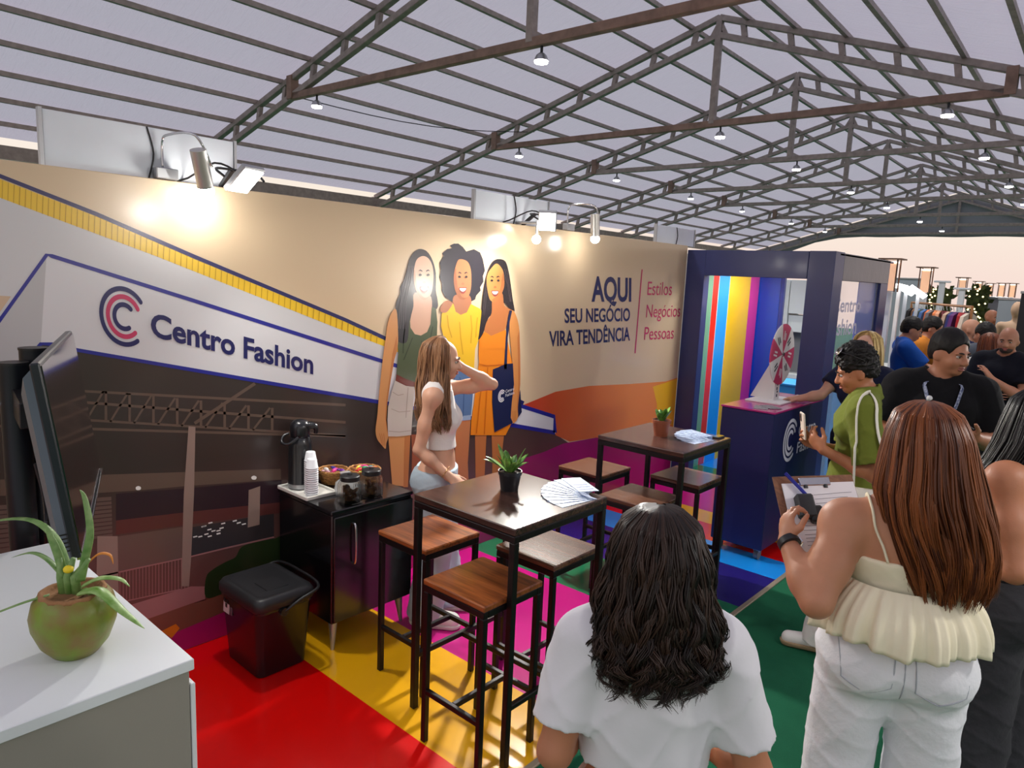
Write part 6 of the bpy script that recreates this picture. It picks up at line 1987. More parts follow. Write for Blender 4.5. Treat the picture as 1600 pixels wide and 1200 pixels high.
    def face(s, iris=(60, 40, 28), brow=(40, 28, 24), lip=(176, 96, 88), detail=True):
        ew, ei = mat('eye_white', C(196, 188, 182), 0.3), mat('iris_%d' % iris[0], C(*iris), 0.2)
        bm, lm = mat('brow_%d' % brow[0], C(*brow), 0.8), mat('lip_%d' % lip[0], C(*lip), 0.45)
        for q in (-1, 1):
            b = MB().ell(s.H((q * 0.031, 0.0795, 1.5805)), (0.0125, 0.0115, 0.0075), 14, 10, s.head_R)
            e_ = s.mesh(b, 'eye', ew)
            s.mesh(MB().ell(s.H((q * 0.031, 0.0888, 1.5805)), (0.0062, 0.0033, 0.0058), 12, 8, s.head_R), 'iris', ei, parent=e_)
            P = [s.H((q * x, y, z)) for x, y, z in ((0.014, 0.0965, 1.598), (0.03, 0.095, 1.603), (0.048, 0.083, 1.599))]
            s.mesh(MB().tube(catmull(P, 4, False), [0.003] * 2 + [0.0038] * 4 + [0.003, 0.002, 0.0015], 7), 'eyebrow', bm)
            if detail:
                P = [s.H((q * x, y, z)) for x, y, z in ((0.019, 0.092, 1.583), (0.031, 0.0955, 1.5885), (0.044, 0.088, 1.5835))]
                s.mesh(MB().tube(catmull(P, 4, False), 0.0016, 6), 'eyelid', bm)
        for z, r in ((1.5238, 0.0052), (1.5128, 0.006)):
            P = [s.H((x, 0.0955 - 14 * x * x, z + (0.0008 if z > 1.52 else 0.0015) * 0)) for x in (-0.022, -0.011, 0, 0.011, 0.022)]
            s.mesh(MB().tube(catmull(P, 3, False), [r * (0.35 + 0.65 * math.sin(math.pi * i / 12)) for i in range(13)], 8), 'lip', lm)


def hand(S_, wr, hd, pn, side, curl):
    hd = hd / np.linalg.norm(hd)
    pn = pn - hd * pn.dot(hd)
    pn /= np.linalg.norm(pn)
    ac = np.cross(hd, pn) * (1 if side == 'R' else -1)   # towards the thumb
    R = np.array([ac, hd, pn]).T
    S_.el(wr + hd * 0.05, (0.04, 0.052, 0.0165), R, k=0.012)
    S_.rc(wr, wr + hd * 0.03, 0.024, 0.022, k=0.015)
    cu = curl if hasattr(curl, '__len__') else [curl] * 5
    for i, (o, L) in enumerate(((0.029, 0.07), (0.0105, 0.078), (-0.0085, 0.073), (-0.027, 0.057))):
        p = wr + hd * (0.088 - 0.006 * abs(i - 1)) + ac * o
        d = hd + ac * (0.08 * (1.2 - i))
        d /= np.linalg.norm(d)
        r = 0.0092 - 0.0004 * i
        for j, f in enumerate((0.42, 0.32, 0.26)):
            a = cu[i] * (0.8 if j == 0 else 1.0)
            d = d * math.cos(a) + pn * math.sin(a) if j == 0 else rot_to(d, hd, pn, a)
            p2 = p + d * L * f
            S_.rc(p, p2, r, r * 0.92, k=0.005)
            p, r = p2, r * 0.92
    p = wr + hd * 0.022 + ac * 0.03 + pn * 0.004
    d = hd * 0.72 + ac * 0.62 + pn * (0.15 + 0.5 * cu[4])
    d /= np.linalg.norm(d)
    S_.rc(wr + hd * 0.02 + ac * 0.015, p + d * 0.03, 0.015, 0.012, k=0.012)
    p = p + d * 0.03
    d = d + hd * 0.35 - ac * 0.5 * cu[4]
    d /= np.linalg.norm(d)
    S_.rc(p, p + d * 0.03, 0.0108, 0.0098, k=0.005)
    d2 = d + pn * 0.3 * cu[4] - ac * 0.3 * cu[4]
    d2 /= np.linalg.norm(d2)
    S_.rc(p + d * 0.03, p + d * 0.03 + d2 * 0.024, 0.0098, 0.0085, k=0.005)


def rot_to(d, hd, pn, a):
    """bend d in the plane of hd and pn by a towards pn"""
    x, y = d.dot(hd), d.dot(pn)
    r = d - hd * x - pn * y
    return hd * (x * math.cos(a) - y * math.sin(a)) + pn * (x * math.sin(a) + y * math.cos(a)) + r


def strands(P, name, m, prof, n=700, phi=(-2.6, 2.6), seg=16, width=0.0045, wave=0.0, wfreq=30.0, seed=1, ends=(0.85, 1.0), core=0.9, axis=-math.pi / 2, fr=0.0, bunch=0.0, parent=None, gap=0.5,
            core_tone=0.25, tip_curl=0.0, clump=0):
    """hair hanging along a profile: rows (z, cx, cy, rx, ry) from the crown down; phi is measured from the back of the head (axis)"""
    rg = np.random.default_rng(seed)
    pr = np.array(prof, float)
    tt = np.linspace(0, 1, len(pr))
    ss = np.linspace(0, 1, seg)
    k = P.k

    def at(t):
        return np.array([np.interp(t, tt, pr[:, i]) for i in range(5)])
    VV, QQ, TT = [], [], []
    base = 0
    for i in range(n):
        ph = phi[0] + (phi[1] - phi[0]) * rg.random()
        if bunch:
            ph += bunch * math.sin(ph * 9 + seed)
        rho = 0.9 + 0.16 * rg.random() ** 1.5
        end = ends[0] + (ends[1] - ends[0]) * rg.random()
        p1, p2, amp = rg.random() * 6.28, rg.random() * 6.28, wave * (0.5 + rg.random())
        drift = fr * rg.normal()
        tone = rg.random()
        if clump:
            ci = int((ph - phi[0]) / (phi[1] - phi[0]) * clump)
            r2 = np.random.default_rng(seed * 1000 + ci + 300 * int(rho * 14))
            c1, c2, c3, c4, c5, c6 = r2.random(6)
            p1, p2, amp = c1 * 6.28 + 0.9 * (p1 / 6.28 - 0.5), c2 * 6.28 + 0.9 * (p2 / 6.28 - 0.5), wave * (0.6 + 0.8 * c3)
            drift = fr * (c4 - 0.5) * 2 + 0.25 * drift
            tone = np.clip(0.75 * c5 + 0.35 * (tone - 0.4), 0, 1)
            end = end * 0.35 + (ends[0] + (ends[1] - ends[0]) * c6) * 0.65
        wd = width * (0.6 + 0.9 * rg.random())
        pts = []
        for t in ss * end:
            z, cx, cy, rx, ry = at(t)
            a = axis + ph + drift * t * t
            q = rho + (0.0 if t > 0.1 else 0.0)
            g = max(0.0, t - 0.18)
            tc = tip_curl * max(0.0, (t / end - 0.8) / 0.2) ** 2
            dx = amp * g * math.sin(wfreq * t + p1) + tc * math.sin(p2)
            dy = amp * g * math.cos(wfreq * t + p2) + tc * math.cos(p1)
            pts.append((cx + rx * q * math.cos(a) + dx, cy + ry * q * math.sin(a) + dy, z + 0.4 * amp * g * math.sin(wfreq * 0.9 * t + p2)))
        pts = np.array(pts) * k
        d = np.gradient(pts, axis=0)
        d /= np.maximum(np.linalg.norm(d, axis=1, keepdims=True), 1e-9)
        out = np.array([math.cos(axis + ph), math.sin(axis + ph), 0.15])
        sd = np.cross(d, out)
        sd /= np.maximum(np.linalg.norm(sd, axis=1, keepdims=True), 1e-9)
        o = np.cross(sd, d)
        tp = (wd * k * np.clip(1.25 - ss ** 3 * 1.1, 0.12, 1))[:, None]
        V = np.stack([pts - sd * tp, pts + o * tp * 0.55, pts + sd * tp], 1).reshape(-1, 3)
        VV.append(V)
        TT.append(np.full(len(V), tone))
        for j in range(seg - 1):
            for c in range(3):
                QQ.append((base + j * 3 + c, base + j * 3 + (c + 1) % 3, base + j * 3 + 3 + (c + 1) % 3, base + j * 3 + 3 + c))
        base += len(V)
    # inner mass
    nc, ns = 48, 26
    cv = []
    for j in range(ns):
        z, cx, cy, rx, ry = at(j / (ns - 1) * ends[0] * 0.97)
        for i in range(nc):
            ph = -math.pi + 2 * math.pi * i / nc
            f = 1.0 if phi[0] * 0.97 < ph < phi[1] * 0.97 else max(gap, 1 - 2.2 * min(abs(ph - phi[0] * 0.97), abs(ph - phi[1] * 0.97)))
            f *= core * (0.985 + 0.02 * math.sin(ph * 23 + seed))
            cv.append((cx + rx * f * math.cos(axis + ph), cy + ry * f * math.sin(axis + ph), z))
    cv.append((pr[0][1], pr[0][2], pr[0][0]))
    ze = at(ends[0] * 0.97)
    cv.append((ze[1], ze[2], ze[0]))
    VV.append(np.array(cv) * k)
    TT.append(np.full(len(cv), core_tone))
    for j in range(ns - 1):
        for i in range(nc):
            i2 = (i + 1) % nc
            QQ.append((base + j * nc + i, base + (j + 1) * nc + i, base + (j + 1) * nc + i2, base + j * nc + i2))
    for i in range(nc):
        i2 = (i + 1) % nc
        QQ.append((base + nc * ns, base + i, base + i2, base + i2))
        QQ.append((base + nc * ns + 1, base + (ns - 1) * nc + i2, base + (ns - 1) * nc + i, base + (ns - 1) * nc + i))
    Q = np.array(QQ)
    bad = Q[:, 2] == Q[:, 3]
    V = np.concatenate(VV)
    me = bpy.data.meshes.new(name)
    fs = [tuple(q[:3]) if b else tuple(q) for q, b in zip(Q.tolist(), bad)]
    me.from_pydata(V.tolist(), [], fs)
    me.polygons.foreach_set('use_smooth', [True] * len(fs))
    at_ = me.attributes.new('tone', 'FLOAT', 'POINT')
    at_.data.foreach_set('value', np.concatenate(TT).astype(np.float32))
    me.materials.append(m)
    me.update()
    return link(name, me, parent or P.root, True)


def tshirt(P, m, inf=0.014, sleeve=0.62, hem=0.93, flare=0.02, neck=0.075, noise=0.004, name='shirt', neck_front=0.0, cuff=0.014, extra=None, smk=0.05):
    S_ = Sdf()
    S_.grow(P.torso, inf, smk)
    S_.rc((0, 0, 1.05), (0, 0, hem), 0.1 * P.w, 0.11 * P.w + flare, k=0.06)
    S_.p[-1] = ('el', V3(0, 0.0, (1.02 + hem) / 2), V3((0.13 + flare) * P.w, (0.1 + flare) * (0.55 + 0.45 * P.w), 0.17), None, None, 0.05, '+', 0)
    for q in 'RL':
        if sleeve:
            sh, e_ = P.J['sh' + q], P.J['el' + q]
            r0 = P.arms['u' + q][0][2][0]
            S_.rc(sh, sh + (e_ - sh) * sleeve, r0 + inf + 0.004, r0 * 0.92 + inf + cuff, k=0.03, flat=1)
    if extra:
        extra(S_)
    S_.plane((0, 0, -1), (0, 0, hem))
    S_.rc((0, -0.015 + neck_front, 1.455), (0, 0.02 + neck_front, 1.6), neck, neck * 1.5, k=0.012, op='-')
    return P.part(name, S_, m, noise=wob(noise, (11, 11, 9), P.h * 7))


def trousers(P, m, inf=0.014, top=1.0, end=0.06, flare=0.0, noise=0.004, name='trousers', knee=0.0, thigh=0.0, pelv=None):
    S_ = Sdf()
    S_.grow([q for q in P.torso if q[1][2] < 1.02], inf + 0.004, 0.05)
    for q in 'RL':
        hp, kn, an = P.J['hip' + q], P.J['knee' + q], P.J['ank' + q].copy()
        r0 = P.legs[q][0][3]
        S_.rc(hp, kn, r0 + inf + thigh, r0 * 0.66 + inf + 0.006 + knee, k=0.03)
        d = (an - kn) / np.linalg.norm(an - kn)
        eb = kn + d * ((kn[2] - end) / max(1e-3, -d[2]))
        S_.rc(kn, eb, r0 * 0.66 + inf + 0.006 + knee, 0.05 + inf + flare, k=0.02, flat=1)
    S_.plane((0, 0, 1), (0, 0, top))
    return P.part(name, S_, m, noise=wob(noise, (10, 10, 12), P.h * 3))


def shoes(P, m, sole, name='shoe', chunky=0.0):
    for q in 'RL':
        an = P.J['ank' + q]
        s_ = 1 if q == 'R' else -1
        a, b = V3(an[0], an[1] - 0.035, 0.05), V3(an[0] + s_ * 0.02, an[1] + 0.165, 0.042)
        S_ = Sdf().rc(a, b, 0.044 + chunky, 0.038 + chunky, k=0.03).rc(a + V3(0, 0.02, 0), V3(an[0], an[1], 0.12), 0.045 + chunky, 0.042, k=0.03)
        S_.plane((0, 0, -1), (0, 0, 0.02)).plane((0, 0, 1), (0, 0, 0.125))
        _, o = P.part(name, S_, m, 0.006)
        S2 = Sdf().rc(a * V3(1, 1, 0) + V3(0, 0, 0.03), b * V3(1, 1, 0) + V3(0, 0, 0.03), 0.05 + chunky, 0.045 + chunky, k=0.02).plane((0, 0, 1), (0, 0, 0.03)).plane((0, 0, -1), (0, 0, 0.001))
        P.part('sole', S2, sole, 0.006, parent=o)


def cap_hair(P, m, grow=0.014, front=1.635, tall=0.0, noise=0.003, nape=1.53, name='hair', f=(60, 60, 60), back=0.0):
    R, H = P.head_R, P.H
    S_ = Sdf()
    S_.el(H((0, -0.012, 1.61 + tall * 0.5)), (0.074 + grow, 0.093 + grow, 0.09 + grow + tall * 0.5), R, k=0.02)
    S_.el(H((0, -0.05, 1.575)), (0.064 + grow * 0.6, 0.05 + grow * 0.6, 0.06), R, k=0.02)
    # cut away the face, the ears and everything below the nape
    S_.el(H((0, 0.095, front - 0.09)), (0.072, 0.075, 0.09), R, k=0.012, op='-')
    for q in (-1, 1):
        S_.el(H((q * 0.08, 0.02, 1.55)), (0.03, 0.045, 0.055), R, k=0.01, op='-')
    S_.plane(R @ V3(0, 0.25, -1), H((0, -0.05, nape)))
    S2 = P.scale(S_)
    g = wob(noise, f, 1.0)
    V, Q = S2.mesh(min(P.vox, 0.006), g)
    tone = RNG.random(len(V)) * 0.4
    return np_obj(name, V, Q, m, P.root, attr=tone)

# ================================================================ people
RAD = math.radians
white_sole = mat('white_sole', C(214, 212, 206), 0.6)
# ---- woman by the wall, hand to her head
P = Person('woman in white crop top and pale jeans holding her hand to her head', (-2.88, 2.65, 0), RAD(-53), 1.635, 'f', 0.9, 0.86, 0.95, head=(0.1, -0.08, 0),
           joints=dict(elR=(0.165, -0.075, 1.04), wrR=(0.165, 0.095, 0.90), hdR=(0, 0.85, -0.5), pnR=(-0.5, -0.3, -0.8), shL=(-0.15, 0.01, 1.335),
                       elL=(-0.175, 0.275, 1.37), wrL=(-0.1, 0.095, 1.475), hdL=(0.12, -0.8, 0.45), pnL=(0.95, 0.1, 0),
                       kneeR=(0.1, 0.02, 0.46), kneeL=(-0.1, 0.02, 0.46), ankL=(-0.11, 0.05, 0.08), ankR=(0.1, -0.03, 0.08)),
           curl=dict(R=[0.25] * 5, L=[0.3] * 5), skin=skin_mat('light', (216, 166, 138)), voxel=0.0065)
P.body()
P.face(brow=(70, 50, 40))
tshirt(P, cloth_mat('white_rib', (232, 226, 222)), 0.010, 0, 1.068, -0.012, 0.092, 0.002, 'crop_top')
jeans = cloth_mat('pale_denim', (182, 200, 212), 0.9, 0.12)
Sj, oj = trousers(P, jeans, 0.014, 0.945, 0.05, 0.045, 0.006, knee=0.022)
P.mesh(MB().tube([P.k ** 0 * V3(0.136 * math.cos(a), 0.104 * math.sin(a), 0.938) for a in np.linspace(0, 2 * math.pi, 33)], 0.009, 6), 'waistband', jeans, parent=oj)
shoes(P, mat('white_leather', C(222, 220, 216), 0.5), white_sole, chunky=0.012)
strands(P, 'hair', hair_mat('light_brown', (92, 60, 40), (168, 124, 88)), [(1.718, 0, 0.0, 0.012, 0.015), (1.708, 0, -0.003, 0.045, 0.05), (1.675, 0, -0.008, 0.08, 0.095), (1.61, 0, -0.012, 0.094, 0.112),
                                                             (1.52, 0, -0.012, 0.096, 0.11), (1.43, 0.01, -0.01, 0.115, 0.12), (1.33, 0.02, 0.0, 0.145, 0.13), (1.24, 0.03, 0.01, 0.15, 0.125), (1.17, 0.03, 0.02, 0.14, 0.11)],
        1000, (-1.95, 2.35), 18, 0.004, 0.016, 18, 3, (0.84, 1.0), 0.88, clump=24, fr=0.08)
P.mesh(MB().tube([V3(0.163 + 0.03 * math.cos(a), 0.075 + 0.02 * math.sin(a), 0.925 + 0.03 * math.sin(a)) / P.k for a in np.linspace(0, 2 * math.pi, 17)], 0.003, 6), 'bracelet', mat('gold', C(200, 160, 110), 0.3, 0.8))

# ---- curly woman in front, seen from behind
P = Person('woman with long dark curly hair in a white tee, nearest in front', (-0.71, 1.30, 0), RAD(41), 1.50, 'f', 1.06, 1.12, 1.15, head=(0, -0.1, 0),
           joints=dict(elL=(-0.2, -0.055, 0.985), wrL=(-0.15, 0.14, 0.93), hdL=(0.5, 0.8, 0.1), elR=(0.24, -0.04, 0.95), wrR=(0.19, 0.15, 0.87), hdR=(-0.5, 0.8, 0.1)),
           skin=skin_mat('tan', (184, 124, 92)), voxel=0.0065)
P.body()
P.face()


def boxy(S_):
    S_.el((0, -0.015, 1.2), (0.155, 0.11, 0.2), k=0.06)


white_tee = cloth_mat('white_tee', (226, 226, 230), 0.9, 0.04, 0.2, 18)
tshirt(P, white_tee, 0.015, 0.74, 1.085, 0.02, 0.08, 0.008, 'tee', extra=boxy, cuff=0.0)
trousers(P, cloth_mat('beige_trousers', (206, 176, 160)), 0.014, 1.0, 0.05, 0.03)
shoes(P, mat('white_leather', C(222, 220, 216)), white_sole)
strands(P, 'hair', hair_mat('black_curly', (20, 15, 14), (64, 44, 34), 0.42), [(1.735, 0, 0.0, 0.012, 0.014), (1.727, 0, -0.003, 0.05, 0.055), (1.695, 0, -0.01, 0.09, 0.105), (1.63, 0, -0.018, 0.112, 0.128),
                                                       (1.55, 0, -0.03, 0.128, 0.132), (1.47, 0, -0.045, 0.146, 0.13), (1.41, 0, -0.06, 0.156, 0.125), (1.36, 0, -0.07, 0.142, 0.112), (1.31, -0.01, -0.075, 0.11, 0.095)],
        2400, (-2.35, 2.35), 26, 0.0026, 0.022, 30, 5, (0.8, 1.03), 0.88, fr=0.16, tip_curl=0.012, core_tone=0.05, clump=46)

# ---- woman with the clipboard
P = Person('woman with auburn hair in a cream camisole holding a clipboard', (-0.455, 2.425, 0), RAD(25), 1.635, 'f', 1.36, 1.36, 1.28, head=(0.25, -0.25, 0.06), drop=0.05,
           joints=dict(hipR=(0.1, 0, 0.86), hipL=(-0.1, 0, 0.86), kneeR=(0.122, 0.015, 0.46), kneeL=(-0.122, 0.015, 0.46), ankR=(0.135, -0.01, 0.08), ankL=(-0.135, -0.01, 0.08), shL=(-0.19, -0.02, 1.268), shR=(0.165, 0.02, 1.265), elL=(-0.268, -0.165, 1.055), wrL=(-0.352, 0.0, 1.175), hdL=(-0.05, 0.5, 0.85), pnL=(0.85, 0.5, -0.1),
                       elR=(0.175, 0.18, 1.1), wrR=(-0.03, 0.27, 1.15), hdR=(-0.8, 0.4, 0.3), pnR=(0, 0.2, 1)),
           curl=dict(L=[0.75, 0.7, 0.7, 0.7, 0.6], R=[0.4] * 5), skin=skin_mat('warm', (196, 138, 106)), voxel=0.0065)
P.body()
P.face()
cream = cloth_mat('cream_cotton', (246, 238, 208), 0.9, 0.04, 0.2, 22)
Sb = Sdf().grow(P.torso, 0.011, 0.05)
Sb.plane((0, 0, 1), (0, 0, 1.236)).plane((0, 0, -1), (0, 0, 1.13))
Sb, ob = P.part('camisole', Sb, cream, noise=wob(0.002, (20, 20, 16)))
nv = 13


def peplum(u, v):
    a = 2 * math.pi * u
    ruf = 0.45 * math.sin(19 * a + 1.2 * math.sin(3 * a)) + 0.25 * math.sin(11 * a + 2) + (0.2 + 0.3 * (1 - v)) * math.sin(41 * a + 2 * math.sin(5 * a))
    fl = v ** 0.8
    rx = 0.178 + 0.088 * fl + 0.021 * ruf * (0.35 + fl) * (1 if v > 0.02 else 0)
    ry = 0.14 + 0.085 * fl + 0.021 * ruf * (0.25 + fl) * (1 if v > 0.02 else 0)
    puff = 0.02 * math.sin(math.pi * v)
    z = 1.155 - 0.172 * v + 0.008 * math.sin(5 * a) * v
    return ((rx + puff) * math.cos(a) - 0.01, (ry + puff) * math.sin(a) - 0.01, z)


pb = MB().grid(180, nv, peplum, True)
n0 = len(pb.v)
pb.v += [(x * 0.985, y * 0.985, z) for x, y, z in pb.v[:n0]]
pb.f += [tuple(i + n0 for i in f[::-1]) for f in pb.f]
pb.f += [(i * nv + nv - 1, ((i + 1) % 180) * nv + nv - 1, ((i + 1) % 180) * nv + nv - 1 + n0, i * nv + nv - 1 + n0) for i in range(180)]
P.mesh(pb, 'peplum', cream, parent=ob)
for q in (-1, 1):
    pts = [(q * 0.085, -0.14, 1.235), (q * 0.105, -0.13, 1.29), (q * 0.125, -0.085, 1.36), (q * 0.13, -0.02, 1.41), (q * 0.125, 0.04, 1.38), (q * 0.11, 0.1, 1.33), (q * 0.095, 0.12, 1.25)]
    pts = P.S.snap(np.array(catmull(pts, 5, False)) * P.k, 0.003) / P.k
    P.mesh(MB().tube(pts, 0.011, 8, flat=0.4), 'strap', cream, parent=ob)
wj = cloth_mat('white_denim', (234, 236, 240), 0.9, 0.05, 0.3, 40)
Sw, ow = trousers(P, wj, 0.013, 1.0, 0.05, 0.035, 0.006, knee=0.014)
stitch = mat('stitching', C(176, 180, 188), 0.9)
for q in (-1, 1):
    o = [(0.025, 0.95), (0.165, 0.965), (0.155, 0.85), (0.09, 0.815), (0.03, 0.845), (0.025, 0.95)]
    pts = []
    for i in range(len(o) - 1):
        for t_ in np.linspace(0, 1, 7)[:-1]:
            x = o[i][0] + (o[i + 1][0] - o[i][0]) * t_
            z = o[i][1] + (o[i + 1][1] - o[i][1]) * t_
            pts.append((q * x * 1.15, -0.24, z))
    pts = np.array(pts) * P.k
    # drop straight forwards on to the seat of the jeans
    for _ in range(60):
        f = Sw.ev(pts) - 0.001
        pts[:, 1] += np.clip(f, -0.02, 0.02) * 0.8
    P.mesh(MB().tube(np.concatenate([pts, pts[:1]]) / P.k, 0.0022, 5), 'back_pocket', stitch, parent=ow)
pts = np.array([(0.0, -0.24, z) for z in np.linspace(0.98, 0.80, 14)]) * P.k
for _ in range(60):
    pts[:, 1] += np.clip(Sw.ev(pts) - 0.001, -0.02, 0.02) * 0.8
P.mesh(MB().tube(pts / P.k, 0.0022, 5), 'seam', stitch, parent=ow)
shoes(P, mat('white_leather', C(222, 220, 216)), white_sole)
strands(P, 'hair', hair_mat('auburn', (66, 32, 20), (154, 88, 46), 0.34), [(1.742, 0.01, 0.02, 0.012, 0.014), (1.734, 0.01, 0.017, 0.05, 0.055), (1.705, 0.012, 0.01, 0.092, 0.1), (1.64, 0.018, 0.0, 0.118, 0.13),
                                                      (1.55, 0.025, -0.012, 0.135, 0.14), (1.46, 0.035, -0.028, 0.155, 0.142), (1.38, 0.058, -0.05, 0.158, 0.13), (1.29, 0.085, -0.08, 0.145, 0.105), (1.2, 0.1, -0.098, 0.125, 0.082), (1.12, 0.105, -0.1, 0.095, 0.065)],
        2000, (-2.3, 2.3), 22, 0.0036, 0.011, 13, 8, (0.87, 1.0), 0.89, core_tone=0.15, clump=34, fr=0.06)
wb = V3(-0.352, 0.0, 1.18)
wd = V3(-0.09, 0.165, 0.095)
wd /= np.linalg.norm(wd)
x_, y_, z_ = frame(wd)
wc = wb - wd * 0.012
ww = thing('wristwatch', 'black wristwatch on the wrist of the woman with the clipboard', 'watch', tuple(P.root.matrix_basis @ Vector(wc)), RAD(25))
wstrap = mat('watch_strap', C(26, 28, 32), 0.5)
MB().tube([-wd * 0.012, -wd * 0.011, wd * 0.011, wd * 0.012], [0.034, 0.0365, 0.0355, 0.033], 28).build('strap', wstrap, ww, smooth='auto', local=True)
MB().box(-x_ * 0.038, (0.01, 0.03, 0.026), 0.003, np.array([x_, y_, z_]).T).build('case', chrome, ww, local=True)

# clipboard with sheets, pen and clicker
TK = P.root.matrix_basis


def kw(p):
    return V3(*(TK @ Vector(p)))


bu = V3(0.284, 0.087, 0.022)
bu /= np.linalg.norm(bu)
bd = V3(0.14, -0.62, -0.77)
bd -= bu * bd.dot(bu)
bd /= np.linalg.norm(bd)
bn = np.cross(bd, bu)
if bn[2] < 0:
    bn = -bn
bc = V3(-0.262, 0.262, 1.33)
Rk = np.array(TK.to_3x3())
BU, BD, BN = Rk @ bu, Rk @ bd, Rk @ bn
BC = kw(bc)
RB = np.array([BU, BD, BN]).T
t = thing('clipboard', 'brown clipboard held by the woman in the cream camisole', 'clipboard', tuple(BC + BD * 0.15))
MB().box(BC + BD * 0.14, (0.285, 0.3, 0.004), 0.001, RB).build('board', wood_mat('hardboard', C(142, 94, 62), C(110, 70, 46), 14, 0.6), t)
cp = MB().box(BC + BD * 0.016 + BN * 0.008, (0.11, 0.03, 0.01), 0.004, RB).build('clip', chrome, t)
for q in (-1, 1):
    MB().tube([BC + BU * q * 0.035 + BD * 0.028 + BN * 0.008, BC + BU * q * 0.035 + BD * 0.04 + BN * 0.007], 0.008, 10).build('clip_foot', black_plastic, cp)
paper_w = mat('paper', C(232, 232, 236), 0.7)
inkl = mat('ink_line', C(110, 112, 124), 0.8)


def sheet_pt(u, v, off):
    """sheets curl down past the lower edge of the board"""
    bend = max(0, v - 0.7)
    return BC + BU * (0.255 * (u - 0.5) + 0.01) + BD * (0.02 + 0.27 * v - 0.06 * bend) + BN * (0.006 + 0.03 * math.sin(math.pi * u) * v * v - 0.1 * bend * bend + off)


for k in range(3):
    mb = MB().grid(9, 13, lambda u, v: sheet_pt(u, v, 0.0014 * k))
    n0 = len(mb.v)
    mb.v += [tuple(np.array(p) - BN * 0.0008) for p in mb.v[:n0]]
    mb.f += [tuple(i + n0 for i in f[::-1]) for f in mb.f]
    sh = mb.build('sheet', paper_w, t, smooth=True)
for k in range(13):
    v = 0.16 + 0.06 * k
    MB().tube([sheet_pt(u, v + 0.012 * math.sin(u * 5), 0.0034) for u in np.linspace(0.14 if k > 2 else 0.4, 0.93 - 0.07 * (k % 3), 9)], 0.0007, 4).build('written_line', inkl, sh)
t = thing('pen', 'blue ballpoint pen lying on the clipboard', 'pen', tuple(BC - BU * 0.07 + BD * 0.05))
a, b = BC - BU * 0.1 - BD * 0.015 + BN * 0.02, BC - BU * 0.035 + BD * 0.085 + BN * 0.02
bl = mat('pen_blue', C(24, 34, 150), 0.3)
MB().tube([a, a + (b - a) * 0.85], 0.0062, 10).build('barrel', bl, t, smooth='auto')
MB().tube([a + (b - a) * 0.85, b], [0.005, 0.001], 10).build('tip', bl, t, smooth='auto')
MB().tube([a + BN * 0.008, a + (b - a) * 0.3 + BN * 0.008], 0.0022, 6).build('pocket_clip', bl, t)
t = thing('hand_scanner', 'small black device held over the clipboard', 'device', tuple(kw((-0.315, 0.1, 1.25))))
dc = BC - BU * 0.062 + BD * 0.115 + BN * 0.03
MB().box(dc, (0.06, 0.085, 0.035), 0.006, RB).build('body', mat('device_grey', C(44, 47, 50), 0.5), t)
MB().box(dc + BU * 0.03 + BD * 0.03, (0.045, 0.06, 0.03), 0.006, RB).build('head', black_plastic, t)

# ---- woman with straight black hair at the right edge
P = Person('woman with long straight black hair in black at the right edge', (-0.232, 3.17, 0), RAD(66), 1.655, 'f', 1.12, 1.2, 1.2, head=(0.1, -0.1, 0),
           joints=dict(elL=(-0.215, -0.115, 1.06), wrL=(-0.15, 0.12, 1.03), hdL=(0.3, 0.9, 0.1), pnL=(0.8, -0.3, 0), elR=(0.22, -0.02, 1.06), wrR=(0.1, 0.2, 1.06), hdR=(-0.6, 0.7, 0.1)),
           skin=skin_mat('tan', (184, 124, 92)), voxel=0.0065)
P.body()
P.face()
Sn = Sdf().grow([q for q in P.torso if not (q[0] == 'rc')], 0.011, 0.05)
Sn.plane((0, 0, -1), (0, 0, 0.985)).plane((0, 0, 1), (0, 0, 1.36))
P.part('top', Sn, cloth_mat('black_top', (18, 18, 21)), noise=wob(0.003))
trousers(P, cloth_mat('charcoal_denim', (58, 58, 62), 0.9, 0.25, 0.4, 30), 0.016, 1.0, 0.05, 0.05, 0.007, knee=0.03)
shoes(P, black_plastic, black_plastic)
strands(P, 'hair', hair_mat('jet_black', (10, 10, 12), (26, 25, 28), 0.36), [(1.726, 0, 0.0, 0.012, 0.014), (1.716, 0, -0.003, 0.05, 0.058), (1.685, 0, -0.008, 0.088, 0.102), (1.61, -0.004, -0.01, 0.108, 0.122),
                                                       (1.52, -0.015, -0.005, 0.118, 0.13), (1.43, -0.02, 0.025, 0.132, 0.125), (1.34, -0.06, 0.085, 0.13, 0.1), (1.22, -0.085, 0.125, 0.115, 0.09), (1.1, -0.095, 0.14, 0.105, 0.08), (1.02, -0.1, 0.145, 0.085, 0.06)],
        1300, (-2.5, 2.0), 18, 0.004, 0.006, 10, 12, (0.9, 1.0), 0.93, clump=30)

